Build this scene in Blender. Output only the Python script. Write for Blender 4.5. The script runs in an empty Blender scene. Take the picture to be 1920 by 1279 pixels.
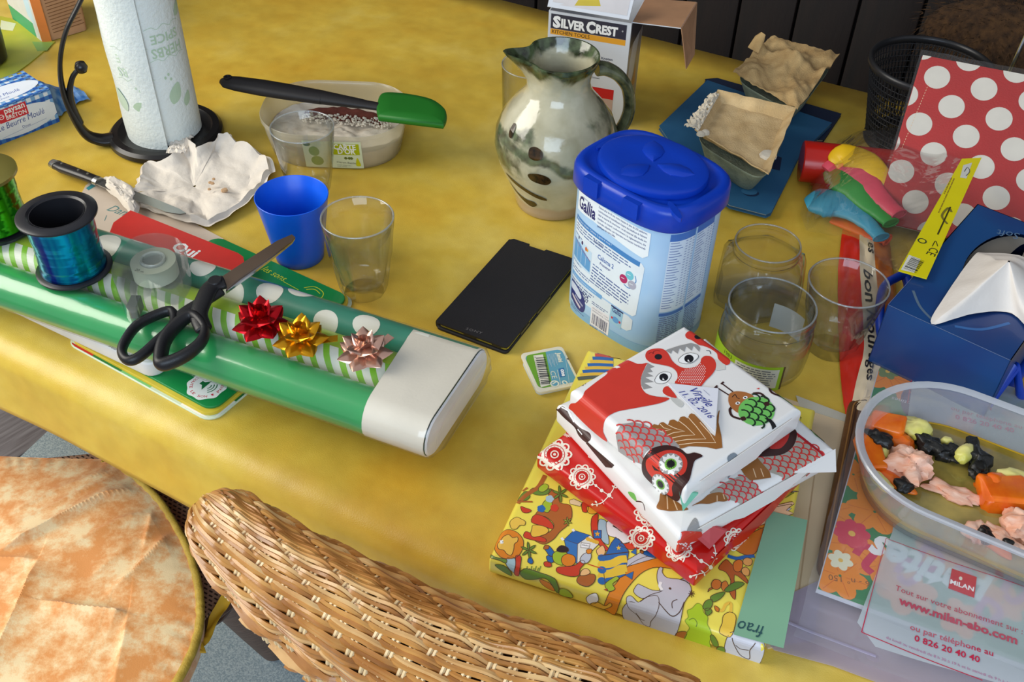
import bpy, bmesh, math, random
from math import sin, cos, pi, radians, sqrt, atan2, exp
from mathutils import Vector, Matrix, noise
from mathutils.geometry import tessellate_polygon
random.seed(7)
SC = bpy.context.scene
COL = SC.collection
TZ = 0.75            # table top above the floor
H = 0.64             # camera above the table top
F = 1920.0           # focal length, in pixels of a 1920 wide frame
TH, RO = radians(42), radians(1.7)
FWD = Vector((0, cos(TH), -sin(TH)))
_up = Vector((0, sin(TH), cos(TH)))
RT = Vector((1, 0, 0)) * cos(RO) + _up * sin(RO)
UP = Vector((1, 0, 0)) * -sin(RO) + _up * cos(RO)
cd = bpy.data.cameras.new('camera'); cam = bpy.data.objects.new('camera', cd); COL.objects.link(cam)
cd.sensor_width = 36; cd.lens = 36 * F / 1920; cd.clip_start = .01
cam.matrix_world = Matrix(((RT.x, UP.x, -FWD.x, 0), (RT.y, UP.y, -FWD.y, 0), (RT.z, UP.z, -FWD.z, TZ + H), (0, 0, 0, 1)))
SC.camera = cam
SC.view_settings.view_transform = 'Standard'; SC.view_settings.look = 'None'
SC.view_settings.gamma = 1; SC.view_settings.use_curve_mapping = False
SC.view_settings.exposure = 0.27
w = bpy.data.worlds.new('world'); SC.world = w; w.use_nodes = True
w.node_tree.nodes['Background'].inputs[0].default_value = (.86, .9, 1.0, 1)
w.node_tree.nodes['Background'].inputs[1].default_value = .42
def area(name, loc, target, sx, sy, col, power):
    l = bpy.data.lights.new(name, 'AREA'); l.shape = 'RECTANGLE'; l.size = sx; l.size_y = sy; l.color = col; l.energy = power
    o = bpy.data.objects.new(name, l); COL.objects.link(o); o.location = loc
    o.rotation_euler = (Vector(target) - Vector(loc)).to_track_quat('-Z', 'Y').to_euler(); return o
area('window_light_left', (-1.9, .75, TZ + 1.15), (0, .8, TZ), 1.3, 1.3, (1, .95, .85), 36)
area('window_light_front', (-.2, -1.3, TZ + .95), (0, .6, TZ), 1.7, 1.0, (.64, .81, 1), 25)

# ---------------------------------------------------------------- projection helpers
def ray(x, y): return FWD + RT * ((x - 960) / F) - UP * ((y - 639.5) / F)
def P(x, y, h=0.0):
    d = ray(x, y); t = (h - H) / d.z
    return Vector((d.x * t, d.y * t, h))
class Fr:
    """a plane with origin o and axes ex, ey (table-relative); uv() gives where the ray of a photo point meets it"""
    def __init__(s, o, ex, ey=None):
        s.o = Vector(o); s.ex = Vector(ex).normalized()
        ey = Vector(ey) if ey is not None else Vector((-s.ex.y, s.ex.x, 0))
        s.ez = s.ex.cross(ey).normalized(); s.ey = s.ez.cross(s.ex)
    def uv(s, x, y, h=0.0):
        d = ray(x, y); q = s.o + s.ez * h - Vector((0, 0, H))
        p = d * (q.dot(s.ez) / d.dot(s.ez)) + Vector((0, 0, H)) - s.o
        return (p.dot(s.ex), p.dot(s.ey))
    def mat(s):
        m = Matrix((s.ex, s.ey, s.ez)).transposed().to_4x4(); m.translation = s.o + Vector((0, 0, TZ)); return m

# ---------------------------------------------------------------- materials
def lin(c):
    c = [x / 255 for x in c]
    return tuple((x / 12.92 if x <= .04045 else ((x + .055) / 1.055) ** 2.4) for x in c) + (1,)
_mc = {}
def M(name, rgb=None, r=.5, metal=0, var=.12, scale=30, bump=0, bscale=300, spec=.5, trans=0, ior=1.45, coat=0, rgb2=None, sub=0, det=3, stretch=None, lo=.35, hi=.65):
    if name in _mc: return _mc[name]
    m = bpy.data.materials.new(name); m.use_nodes = True; N = m.node_tree.nodes; L = m.node_tree.links
    b = N['Principled BSDF']; c = lin(rgb)
    b.inputs['Roughness'].default_value = r; b.inputs['Metallic'].default_value = metal
    b.inputs['Specular IOR Level'].default_value = spec
    b.inputs['Transmission Weight'].default_value = trans; b.inputs['IOR'].default_value = ior
    b.inputs['Coat Weight'].default_value = coat; b.inputs['Coat Roughness'].default_value = .08
    if sub: b.inputs['Subsurface Weight'].default_value = sub; b.inputs['Subsurface Radius'].default_value = (.01, .006, .004)
    tc = N.new('ShaderNodeTexCoord'); src = tc.outputs['Object']
    if stretch:
        mp = N.new('ShaderNodeMapping'); mp.inputs['Scale'].default_value = stretch; L.new(src, mp.inputs[0]); src = mp.outputs[0]
    nz = N.new('ShaderNodeTexNoise'); nz.inputs['Scale'].default_value = scale; nz.inputs['Detail'].default_value = det; L.new(src, nz.inputs[0])
    rp = N.new('ShaderNodeValToRGB'); rp.color_ramp.elements[0].position = lo; rp.color_ramp.elements[1].position = hi
    c2 = lin(rgb2) if rgb2 else tuple(x * (1 - var) for x in c[:3]) + (1,)
    rp.color_ramp.elements[0].color = c2; rp.color_ramp.elements[1].color = c
    L.new(nz.outputs[0], rp.inputs[0]); L.new(rp.outputs[0], b.inputs['Base Color'])
    if bump:
        n2 = N.new('ShaderNodeTexNoise'); n2.inputs['Scale'].default_value = bscale; n2.inputs['Detail'].default_value = 3; L.new(src, n2.inputs[0])
        bp = N.new('ShaderNodeBump'); bp.inputs['Strength'].default_value = bump; bp.inputs['Distance'].default_value = .001
        L.new(n2.outputs[0], bp.inputs['Height']); L.new(bp.outputs[0], b.inputs['Normal'])
    _mc[name] = m; return m
def FILM(name, rgb=(255, 255, 255), dif=.04, gl=.6, r=.05, bump=0, bscale=30):
    """clear plastic film: see-through, a little milky, with sharp highlights"""
    if name in _mc: return _mc[name]
    m = bpy.data.materials.new(name); m.use_nodes = True; N = m.node_tree.nodes; L = m.node_tree.links
    N.remove(N['Principled BSDF']); out = N['Material Output']
    t = N.new('ShaderNodeBsdfTransparent'); g = N.new('ShaderNodeBsdfGlossy'); g.inputs['Roughness'].default_value = r
    d = N.new('ShaderNodeBsdfDiffuse'); d.inputs[0].default_value = lin(rgb)
    tl = N.new('ShaderNodeBsdfTranslucent'); tl.inputs[0].default_value = lin(rgb)
    dd = N.new('ShaderNodeMixShader'); dd.inputs[0].default_value = .4; L.new(d.outputs[0], dd.inputs[1]); L.new(tl.outputs[0], dd.inputs[2])
    fr = N.new('ShaderNodeLayerWeight'); fr.inputs[0].default_value = .5
    pw = N.new('ShaderNodeMath'); pw.operation = 'POWER'; pw.inputs[1].default_value = 3.2
    mu = N.new('ShaderNodeMath'); mu.operation = 'MULTIPLY_ADD'; mu.inputs[1].default_value = gl; mu.inputs[2].default_value = .05; mu.use_clamp = True
    m1 = N.new('ShaderNodeMixShader'); m2 = N.new('ShaderNodeMixShader'); m1.inputs[0].default_value = dif
    L.new(t.outputs[0], m1.inputs[1]); L.new(dd.outputs[0], m1.inputs[2])
    L.new(fr.outputs['Facing'], pw.inputs[0]); L.new(pw.outputs[0], mu.inputs[0]); L.new(mu.outputs[0], m2.inputs[0]); L.new(m1.outputs[0], m2.inputs[1]); L.new(g.outputs[0], m2.inputs[2])
    L.new(m2.outputs[0], out.inputs[0])
    tc = N.new('ShaderNodeTexCoord'); n2 = N.new('ShaderNodeTexNoise'); n2.inputs['Scale'].default_value = bscale; L.new(tc.outputs['Object'], n2.inputs[0])
    bp = N.new('ShaderNodeBump'); bp.inputs['Strength'].default_value = bump; bp.inputs['Distance'].default_value = .004
    L.new(n2.outputs[0], bp.inputs['Height'])
    for s in (g, fr): L.new(bp.outputs[0], s.inputs['Normal'])
    _mc[name] = m; return m
def GLASS(name, rgb=(245, 250, 245)):
    m = FILM(name, rgb, dif=.012, gl=.85, r=.02); N = m.node_tree.nodes; L = m.node_tree.links
    if 'edge_tint' in N: return m
    lw = N.new('ShaderNodeLayerWeight'); lw.name = 'edge_tint'; pw = N.new('ShaderNodeMath'); pw.operation = 'POWER'; pw.inputs[1].default_value = 3.4
    mx = N.new('ShaderNodeMix'); mx.data_type = 'RGBA'; mx.inputs[6].default_value = (.97, .975, .97, 1); mx.inputs[7].default_value = (.52, .56, .52, 1)
    L.new(lw.outputs['Facing'], pw.inputs[0]); L.new(pw.outputs[0], mx.inputs[0]); L.new(mx.outputs[2], N['Transparent BSDF'].inputs[0]); return m
_ink = {}
def INK(c, r=.45, metal=0):
    k = (tuple(c), r, metal)
    if k not in _ink: _ink[k] = M('ink_%02x%02x%02x_%d_%d' % (int(c[0]), int(c[1]), int(c[2]), int(r * 100), int(metal * 10)), c, r=r, metal=metal, var=.05, scale=60)
    return _ink[k]

# ---------------------------------------------------------------- geometry helpers: every one returns (verts, faces)
def box(x0, y0, z0, x1, y1, z1):
    v = [(x, y, z) for z in (z0, z1) for y in (y0, y1) for x in (x0, x1)]
    return v, [(0, 2, 3, 1), (4, 5, 7, 6), (0, 1, 5, 4), (2, 6, 7, 3), (0, 4, 6, 2), (1, 3, 7, 5)]
def stack(rings, cap0=True, cap1=True, closed=True):
    n = len(rings[0]); v = [tuple(p) for r in rings for p in r]; f = []
    for i in range(len(rings) - 1):
        for j in range(n if closed else n - 1):
            k = (j + 1) % n
            f.append((i * n + j, i * n + k, (i + 1) * n + k, (i + 1) * n + j))
    if cap0: f.append(tuple(range(n - 1, -1, -1)))
    if cap1: f.append(tuple((len(rings) - 1) * n + j for j in range(n)))
    return v, f
def rr(sx, sy, rc, z=0, n=6, cx=0, cy=0):
    rc = min(rc, sx * .499, sy * .499); o = []
    for q, (a, b) in enumerate(((1, 1), (-1, 1), (-1, -1), (1, -1))):
        for i in range(n + 1):
            t = q * pi / 2 + i * pi / 2 / n
            o.append((cx + a * (sx / 2 - rc) + rc * cos(t), cy + b * (sy / 2 - rc) + rc * sin(t), z))
    return o
def rbox(sx, sy, z0, z1, rc=.004, r=.002, n=5, seg=3):
    R = []
    for i in range(seg + 1):
        a = i * pi / 2 / seg; d = r * (1 - sin(a)); R.append(rr(sx - 2 * d, sy - 2 * d, max(rc - d, .0002), z0 + r * (1 - cos(a)), n))
    for i in range(seg + 1):
        a = i * pi / 2 / seg; d = r * (1 - cos(a)); R.append(rr(sx - 2 * d, sy - 2 * d, max(rc - d, .0002), z1 - r * (1 - sin(a)), n))
    return stack(R)
def circ(r, z, n=32, cx=0, cy=0, sx=1, sy=1):
    return [(cx + r * sx * cos(2 * pi * i / n), cy + r * sy * sin(2 * pi * i / n), z) for i in range(n)]
def lathe(prof, n=40, closed=False, cap0=False, cap1=False):
    """prof: list of (r, z); closed joins last ring to first (a shell)"""
    rings = [circ(max(r, 1e-5), z, n) for r, z in prof]
    if closed: rings.append(rings[0])
    return stack(rings, cap0, cap1)
def frames(path):
    path = [Vector(p) for p in path]; T = []
    for i in range(len(path)):
        a = path[max(i - 1, 0)]; b = path[min(i + 1, len(path) - 1)]; T.append((b - a).normalized())
    up = Vector((0, 0, 1)) if abs(T[0].z) < .9 else Vector((1, 0, 0)); out = []
    nrm = (up - T[0] * up.dot(T[0])).normalized()
    for t in T:
        nrm = (nrm - t * nrm.dot(t))
        nrm = nrm.normalized() if nrm.length > 1e-6 else Vector((1, 0, 0))
        out.append((t, nrm, t.cross(nrm)))
    return path, out
def tube(path, r, n=8, fa=1, fb=1, cap=True, closed=False):
    """fa scales the section along the 'up' normal, fb across; r may be a list"""
    path, fr = frames(path); rings = []
    for i, p in enumerate(path):
        t, a, b = fr[i]; q = r[i] if isinstance(r, (list, tuple)) else r
        A = fa[i] if isinstance(fa, (list, tuple)) else fa; B = fb[i] if isinstance(fb, (list, tuple)) else fb
        rings.append([p + a * (cos(2 * pi * k / n) * q * A) + b * (sin(2 * pi * k / n) * q * B) for k in range(n)])
    if closed: rings.append(rings[0])
    return stack(rings, cap and not closed, cap and not closed)
def grid(fn, nu, nv, th=0):
    """a sheet fn(i/nu, j/nv); th > 0 gives it that thickness downwards"""
    v = [tuple(fn(i / nu, j / nv)) for j in range(nv + 1) for i in range(nu + 1)]
    f = [(j * (nu + 1) + i, j * (nu + 1) + i + 1, (j + 1) * (nu + 1) + i + 1, (j + 1) * (nu + 1) + i) for j in range(nv) for i in range(nu)]
    if th:
        n = len(v); v += [(a, b, c - th) for a, b, c in v]; f += [tuple(n + k for k in reversed(q)) for q in list(f)]
        rim = [i for i in range(nu + 1)] + [j * (nu + 1) + nu for j in range(1, nv + 1)] + [nv * (nu + 1) + i for i in range(nu - 1, -1, -1)] + [j * (nu + 1) for j in range(nv - 1, 0, -1)]
        for a, b in zip(rim, rim[1:] + rim[:1]): f.append((b, a, n + a, n + b))
    return v, f
def prism(pts, z0, z1):
    return stack([[(p[0], p[1], z0) for p in pts], [(p[0], p[1], z1) for p in pts]])
def ccw(pts):
    a = sum(pts[i - 1][0] * pts[i][1] - pts[i][0] * pts[i - 1][1] for i in range(len(pts)))
    return pts if a > 0 else pts[::-1]
def spline(pts, n=8, closed=False):
    pts = [Vector(p) for p in pts]; o = []; m = len(pts)
    for i in range(m if closed else m - 1):
        g = lambda k: pts[k % m] if closed else pts[min(max(k, 0), m - 1)]
        a, b, c, d = g(i - 1), g(i), g(i + 1), g(i + 2)
        for j in range(n):
            t = j / n
            o.append(.5 * ((2 * b) + (c - a) * t + (2 * a - 5 * b + 4 * c - d) * t * t + (3 * b - a - 3 * c + d) * t ** 3))
    if not closed: o.append(pts[-1])
    return o
def lerp(a, b, t): return a + (b - a) * t
def fb(x, y=0, z=0): return noise.noise(Vector((x, y, z)))
class G:
    def __init__(s): s.v = []; s.f = []; s.m = []
    def add(s, g, mi=0, T=None):
        v, f = g; n = len(s.v)
        s.v += [tuple(T @ Vector(p)) if T else tuple(p) for p in v]; s.f += [tuple(n + k for k in q) for q in f]; s.m += [mi] * len(f); return s
    def build(s, name, mats, parent=None, smooth=35, sub=0, recalc=True):
        me = bpy.data.meshes.new(name); me.from_pydata(s.v, [], s.f)
        for m in (mats if isinstance(mats, (list, tuple)) else [mats]): me.materials.append(m)
        me.polygons.foreach_set('material_index', s.m)
        if recalc:
            b = bmesh.new(); b.from_mesh(me); bmesh.ops.recalc_face_normals(b, faces=b.faces); b.to_mesh(me); b.free()
        if smooth:
            me.polygons.foreach_set('use_smooth', [True] * len(me.polygons)); me.set_sharp_from_angle(angle=radians(smooth))
        me.update()
        o = bpy.data.objects.new(name, me); COL.objects.link(o)
        if parent: o.parent = parent
        if sub: md = o.modifiers.new('subdivision', 'SUBSURF'); md.levels = sub; md.render_levels = sub
        return o
def mk(name, g, mats, parent=None, smooth=35, sub=0, recalc=True):
    return G().add(g).build(name, mats, parent, smooth, sub, recalc)
def tag(o, label=None, cat=None, group=None, kind=None):
    if label: o['label'] = label
    if cat: o['category'] = cat
    if group: o['group'] = group
    if kind: o['kind'] = kind
    return o
def thing(name, label, cat, fr=None, group=None):
    """an Empty at the thing's base; fr is a Fr, a point (table-relative) or None"""
    o = bpy.data.objects.new(name, None); COL.objects.link(o); o.empty_display_size = .02
    if isinstance(fr, Fr): o.matrix_world = fr.mat()
    else: o.location = Vector(fr or (0, 0, 0)) + Vector((0, 0, TZ))
    return tag(o, label, cat, group)

# ---------------------------------------------------------------- flat print: polygons and lettering laid on a surface fn(u, v, lift)
_tx = {}
def text2d(t, bold=0, shear=0, space=1):
    k = (t, bold, shear, space)
    if k not in _tx:
        c = bpy.data.curves.new('t', 'FONT'); c.body = t; c.size = 1; c.resolution_u = 2; c.offset = bold; c.shear = shear; c.space_character = space
        o = bpy.data.objects.new('t', c); COL.objects.link(o); bpy.context.view_layer.update()
        me = o.evaluated_get(bpy.context.evaluated_depsgraph_get()).to_mesh()
        v = [(p.co.x, p.co.y) for p in me.vertices]; f = [tuple(p.vertices) for p in me.polygons]
        bpy.data.objects.remove(o); bpy.data.curves.remove(c)
        x0 = min(p[0] for p in v); x1 = max(p[0] for p in v)
        _tx[k] = ([(a - x0, b) for a, b in v], f, x1 - x0)
    return _tx[k]
EPS = .00004
class Art:
    def __init__(s, fn, clip=None, cu=(), cv=(), r=.45, lift=.00012):
        s.fn = fn; s.clip = clip; s.cu = cu; s.cv = cv; s.it = []; s.r = r; s.lift = lift
    def poly(s, pts, c, l=0):
        pts = [tuple(p)[:2] for p in pts]
        tr = tessellate_polygon([[Vector((p[0], p[1], 0)) for p in pts]])
        s.it.append((pts, [tuple(t) for t in tr], c, l)); return s
    def rect(s, u0, v0, u1, v1, c, l=0, rc=0):
        if rc: return s.poly([(p[0], p[1]) for p in rr(abs(u1 - u0), abs(v1 - v0), rc, 0, 4, (u0 + u1) / 2, (v0 + v1) / 2)], c, l)
        return s.poly([(u0, v0), (u1, v0), (u1, v1), (u0, v1)], c, l)
    def ell(s, cx, cy, rx, ry, c, l=0, rot=0, n=20, a0=0, a1=2 * pi):
        pts = []
        full = abs(a1 - a0 - 2 * pi) < 1e-6
        for i in range(n if full else n + 1):
            a = a0 + (a1 - a0) * i / n; x, y = rx * cos(a), ry * sin(a)
            pts.append((cx + x * cos(rot) - y * sin(rot), cy + x * sin(rot) + y * cos(rot)))
        return s.poly(pts, c, l)
    def line(s, pts, wd, c, l=0, closed=False):
        pts = [Vector(p[:2]) for p in pts]
        if closed: pts.append(pts[0])
        v = []; f = []
        for i, p in enumerate(pts):
            a = pts[max(i - 1, 0)]; b = pts[min(i + 1, len(pts) - 1)]
            if closed and i in (0, len(pts) - 1): a = pts[-2]; b = pts[1]
            d = (b - a); d = d.normalized() if d.length > 1e-9 else Vector((1, 0)); nn = Vector((-d.y, d.x)) * wd / 2
            v += [tuple(p - nn), tuple(p + nn)]
            if i: f.append((2 * i - 2, 2 * i, 2 * i + 1, 2 * i - 1))
        s.it.append((v, f, c, l)); return s
    def curve(s, pts, wd, c, l=0, n=5, closed=False):
        q = [(p.x, p.y) for p in spline([(p[0], p[1], 0) for p in pts], n, closed)]
        return s.line(q, wd, c, l, closed)
    def blob(s, pts, c, l=0, n=4):
        return s.poly([(p.x, p.y) for p in spline([(p[0], p[1], 0) for p in pts], n, True)], c, l)
    def text(s, t, a, b, c, l=1, hk=1.0, bold=0, shear=0, space=1, height=None):
        """lettering whose first glyph starts at a and whose last ends at b; hk stretches its height"""
        v, f, wd = text2d(t, bold, shear, space); a = Vector(a[:2]); b = Vector(b[:2]); d = b - a; k = d.length / wd; d.normalize(); e = Vector((-d.y, d.x))
        hh = height if height else k * hk
        s.it.append(([tuple(a + d * (x * k) + e * (y * hh)) for x, y in v], f, c, l)); return s
    def bars(s, a, b, h, c, l=1, seed=1, n=30):
        """a barcode from a to b, bars h long"""
        rd = random.Random(seed); a = Vector(a[:2]); b = Vector(b[:2]); d = (b - a); L_ = d.length; d.normalize(); e = Vector((-d.y, d.x)) * h
        ws = [rd.choice((1, 1, 2, 3)) for _ in range(2 * n)]; k = L_ / sum(ws); x = 0
        for i, w_ in enumerate(ws):
            if i % 2 == 0:
                p = a + d * x; q = a + d * (x + w_ * k); s.poly([p, q, q + e, p + e], c, l)
            x += w_ * k
        return s
    def small(s, a, b, lines, lh, c, l=1, seed=1, fill=.55, gap=.25):
        """print too small to read: rows of little word-long dashes"""
        rd = random.Random(seed); a = Vector(a[:2]); b = Vector(b[:2]); d = (b - a); L_ = d.length; d.normalize(); e = Vector((-d.y, d.x))
        for k in range(lines):
            x = 0; end = L_ * rd.uniform(.8, 1) if k < lines - 1 else L_ * rd.uniform(.4, .8)
            while x < end:
                w_ = lh * rd.uniform(.8, 3.2); w_ = min(w_, end - x); p = a + d * x - e * (k * lh)
                s.poly([p, p + d * w_, p + d * w_ - e * lh * fill * .7, p - e * lh * fill * .7], c, l); x += w_ + lh * gap * 1.6
        return s
    def build(s, name, parent, mats=None, label=None):
        b = bmesh.new(); cols = []
        lc_ = {}
        for v, f, c, l in s.it:
            lc_[l] = lc_.get(l, -1) + 1
            key = c if isinstance(c, bpy.types.Material) else tuple(c)
            if key not in cols: cols.append(key)
            mi = cols.index(key); bv = [b.verts.new((p[0], p[1], l * EPS + (lc_[l] % 19) * 2e-6)) for p in v]
            for q in f:
                if len(set(q)) < 3: continue
                try:
                    fc = b.faces.new([bv[k] for k in q]); fc.material_index = mi
                except ValueError: pass
        def cut(p, nrm, clear=False):
            bmesh.ops.bisect_plane(b, geom=b.verts[:] + b.edges[:] + b.faces[:], plane_co=p, plane_no=nrm, clear_outer=clear, dist=1e-7)
        if s.clip:
            cp = ccw([tuple(p)[:2] for p in s.clip])
            for i in range(len(cp)):
                p = Vector((*cp[i - 1], 0)); q = Vector((*cp[i], 0)); d = q - p; cut(p, Vector((d.y, -d.x, 0)), True)
        for u in s.cu: cut((u, 0, 0), (1, 0, 0))
        for v in s.cv: cut((0, v, 0), (0, 1, 0))
        loose = [v for v in b.verts if not v.link_faces]; bmesh.ops.delete(b, geom=loose, context='VERTS')
        for f in b.faces:
            f.normal_update()
            if f.normal.z < 0: f.normal_flip()
        for v in b.verts: v.co = Vector(s.fn(v.co.x, v.co.y, v.co.z + s.lift))
        me = bpy.data.meshes.new(name); b.to_mesh(me); b.free()
        for k in cols: me.materials.append(k if isinstance(k, bpy.types.Material) else INK(k, s.r))
        o = bpy.data.objects.new(name, me); COL.objects.link(o); o.parent = parent
        if label: o['label'] = label
        return o
def flat(z): return lambda u, v, o: (u, v, z + o)
def wrapfn(A, B, T, r):
    """surface of a box of half sizes A, B and height T with edge radius r, unrolled from its top"""
    def one(u, A):
        s = 1 if u >= 0 else -1; d = abs(u) - (A - r)
        if d <= 0: return u, 0, 0, 1
        a = d / r
        if a < pi / 2: return s * (A - r + r * sin(a)), -r * (1 - cos(a)), s * sin(a), cos(a)
        return s * A, -r - (d - r * pi / 2), s, 0
    def fn(u, v, o):
        x, zu, nx, cx = one(u, A); y, zv, ny, cy = one(v, B)
        return (x + nx * o, y + ny * o, T + zu + zv + o * min(cx, cy))
    return fn
def wrapcuts(A, r, T):
    a = [A - r + r * pi / 2 * k / 4 for k in range(5)]
    return [x for x in a] + [-x for x in a]
def glassrim(t, r, z):
    mk('rim', tube([(r * cos(a), r * sin(a), z) for a in [2 * pi * k / 56 for k in range(56)]], .0009, 8, closed=True), FILM('glass_rim', (226, 236, 240), dif=.22, gl=1.3, r=.05), t, 60)
W_ = (240, 240, 238); K_ = (25, 24, 28)
# ================================================================ the setting
tdir = Vector((.886, -.463, 0)); ndir = Vector((.463, .886, 0))
def TN(t, n, z=0): return tdir * t + ndir * n + Vector((0, 0, z))
NEAR, FAR, TL, TR = .385, 1.284, -1.6, 1.0
tb = Fr((0, 0, 0), tdir)      # u along the table, v away from the camera, origin below the camera
m_plank = M('dark_stained_wood', (30, 19, 14), r=.6, rgb2=(17, 11, 9), scale=6, stretch=(6, 6, .6), bump=.3, bscale=60)
wl = Fr((0, 0, 0), tdir)
wall = thing('wall_back', None, None, Fr((0, 0, -TZ), tdir)); tag(wall, kind='structure')
WN = 1.62
mk('backing', box(-2.6, WN + .012, 0, 1.6, WN + .05, 2.4), M('wall_backing', (22, 15, 12), r=.8), wall)
random.seed(3); x = -2.6; pm = None
while x < 1.55:
    wd = .094
    if pm is None: pm = rbox(wd - .004, .018, 0, 2.4, .003, .001, 2, 1)
    o = mk('plank', pm, m_plank, wall); o.location = (x + wd / 2, WN + random.uniform(-.0015, .0015), 0); x += wd
wl_ = mk('wall_left', box(-2.66, -1.6, -TZ, -2.6, WN, 2.4 - TZ), M('wall_paint', (196, 188, 172), r=.9, var=.03)); wl_.matrix_world = tb.mat() @ Matrix.Translation((0, 0, 0)); tag(wl_, kind='structure')
# floor: grey wood boards, each its own piece
fl = thing('floor', None, None, Fr((0, 0, -TZ), Vector((.62, .785, 0)))); tag(fl, kind='structure')
mk('subfloor', box(-3.0, -2.4, -.06, 3.4, 3.4, -.012), M('subfloor', (70, 66, 64), r=.9), fl)
fm = [M('grey_oak_%d' % i, c, r=.5, rgb2=c2, scale=9, stretch=(1, 14, 14), bump=.3, bscale=90, det=6) for i, (c, c2) in enumerate([((158, 152, 152), (122, 114, 114)), ((168, 166, 162), (134, 130, 128)), ((160, 150, 146), (124, 114, 110))])]
bl = rbox(1.196, .146, -.012, 0, .001, .001, 1, 1)
bm_ = []
for k in range(3):
    bm_.append(mk('board', bl, fm[k], fl))
k = 0; first = [True] * 3
for j in range(-15, 22):
    for i in range(-2, 3):
        q = (j * 2 + i * 5 + j * j) % 3
        if first[q]: o = bm_[q]; first[q] = False
        else: o = bm_[q].copy(); COL.objects.link(o)
        o.location = (i * 1.2 + (j % 3) * .4, j * .15, 0)
rug = thing('rug', 'pale blue woven rug on the floor under the wicker chair', 'rug', Fr(P(41, 860, -TZ), (.924, -.383, 0)))
def rugf(u, v): return (1.7 * u, -1.1 + 1.8 * v, .006 + .001 * fb(u * 12, v * 12))
m_rug = M('blue_woven_rug', (206, 218, 216), r=.95, rgb2=(160, 178, 184), scale=420, bump=.8, bscale=420, det=1)
mk('rug_cloth', grid(rugf, 40, 30, .005), m_rug, rug)

# ================================================================ table
tab = thing('dining_table', 'wooden dining table hidden under the yellow oilcloth', 'table', Fr((0, 0, -TZ), tdir))
m_wood = M('table_wood', (120, 78, 44), r=.5, scale=8, stretch=(1, 10, 10))
mk('tabletop', box(TL + .01, NEAR + .015, TZ - .035, TR - .01, FAR - .01, TZ - .0035), m_wood, tab)
for a, b in ((TL + .1, NEAR + .12), (TL + .1, FAR - .12), (TR - .1, NEAR + .12), (TR - .1, FAR - .12)):
    mk('leg', tube([(a, b, 0), (a, b, TZ - .036)], [.03, .04], 12), m_wood, tab)
cl = bpy.data.materials.new('yellow_oilcloth'); cl.use_nodes = True; N = cl.node_tree.nodes; L = cl.node_tree.links
b = N['Principled BSDF']; b.inputs['Roughness'].default_value = .36; b.inputs['Specular IOR Level'].default_value = .42
tc = N.new('ShaderNodeTexCoord')
def nz_(sc, det, rg=.5):
    n = N.new('ShaderNodeTexNoise'); n.inputs['Scale'].default_value = sc; n.inputs['Detail'].default_value = det; n.inputs['Roughness'].default_value = rg; L.new(tc.outputs['Object'], n.inputs[0]); return n
n1 = nz_(3.6, 6, .62); n1.inputs['Distortion'].default_value = .15
r1 = N.new('ShaderNodeValToRGB'); e = r1.color_ramp.elements
e[0].position = .3; e[0].color = lin((206, 158, 44)); e[1].position = .72; e[1].color = lin((226, 204, 112))
x_ = e.new(.5); x_.color = lin((215, 182, 70))
n2 = nz_(38, 4); r2 = N.new('ShaderNodeValToRGB'); r2.color_ramp.elements[0].position = .3; r2.color_ramp.elements[0].color = (.86, .84, .8, 1); r2.color_ramp.elements[1].position = .7; r2.color_ramp.elements[1].color = (1, 1, 1, 1)
mx = N.new('ShaderNodeMix'); mx.data_type = 'RGBA'; mx.blend_type = 'MULTIPLY'; mx.inputs[0].default_value = 1
L.new(n1.outputs[0], r1.inputs[0]); L.new(n2.outputs[0], r2.inputs[0]); L.new(r1.outputs[0], mx.inputs[6]); L.new(r2.outputs[0], mx.inputs[7]); L.new(mx.outputs[2], b.inputs['Base Color'])
n3 = nz_(900, 2); bp = N.new('ShaderNodeBump'); bp.inputs['Strength'].default_value = .25; bp.inputs['Distance'].default_value = .0006; L.new(n3.outputs[0], bp.inputs['Height'])
n4 = nz_(7, 3); bq = N.new('ShaderNodeBump'); bq.inputs['Strength'].default_value = .6; bq.inputs['Distance'].default_value = .01; L.new(n4.outputs[0], bq.inputs['Height']); L.new(bp.outputs[0], bq.inputs['Normal']); L.new(bq.outputs[0], b.inputs['Normal'])
# cloth: flat top, rolled over the near edge, short drop
def clothf(u, v):
    x = lerp(TL, TR, u)
    R_ = .022; drop = .058; L1 = FAR - (NEAR + R_); arc = R_ * pi / 2
    # v parametrised so that bends get most rows
    if v < .25: s_ = drop * (1 - v / .25); y = NEAR - .0045 - .006 * s_ / drop + .004 * fb(x * 9, s_ * 8) * s_ / drop; return (x, y, -R_ - s_ + .0)
    if v < .55:
        a = pi / 2 * (v - .25) / .3; return (x, NEAR - .0045 + (R_ + .0045) * (1 - cos(a)) , -R_ + R_ * sin(a))
    t = (v - .55) / .45; y = NEAR + R_ + L1 * t
    return (x, y, .0)
o = mk('tablecloth', grid(clothf, 160, 40, 0), cl)
o.matrix_world = tb.mat(); sm = o.modifiers.new('thickness', 'SOLIDIFY'); sm.thickness = .0015; sm.offset = -1
tag(o, 'yellow mottled oilcloth covering the dining table', 'tablecloth')
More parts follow.
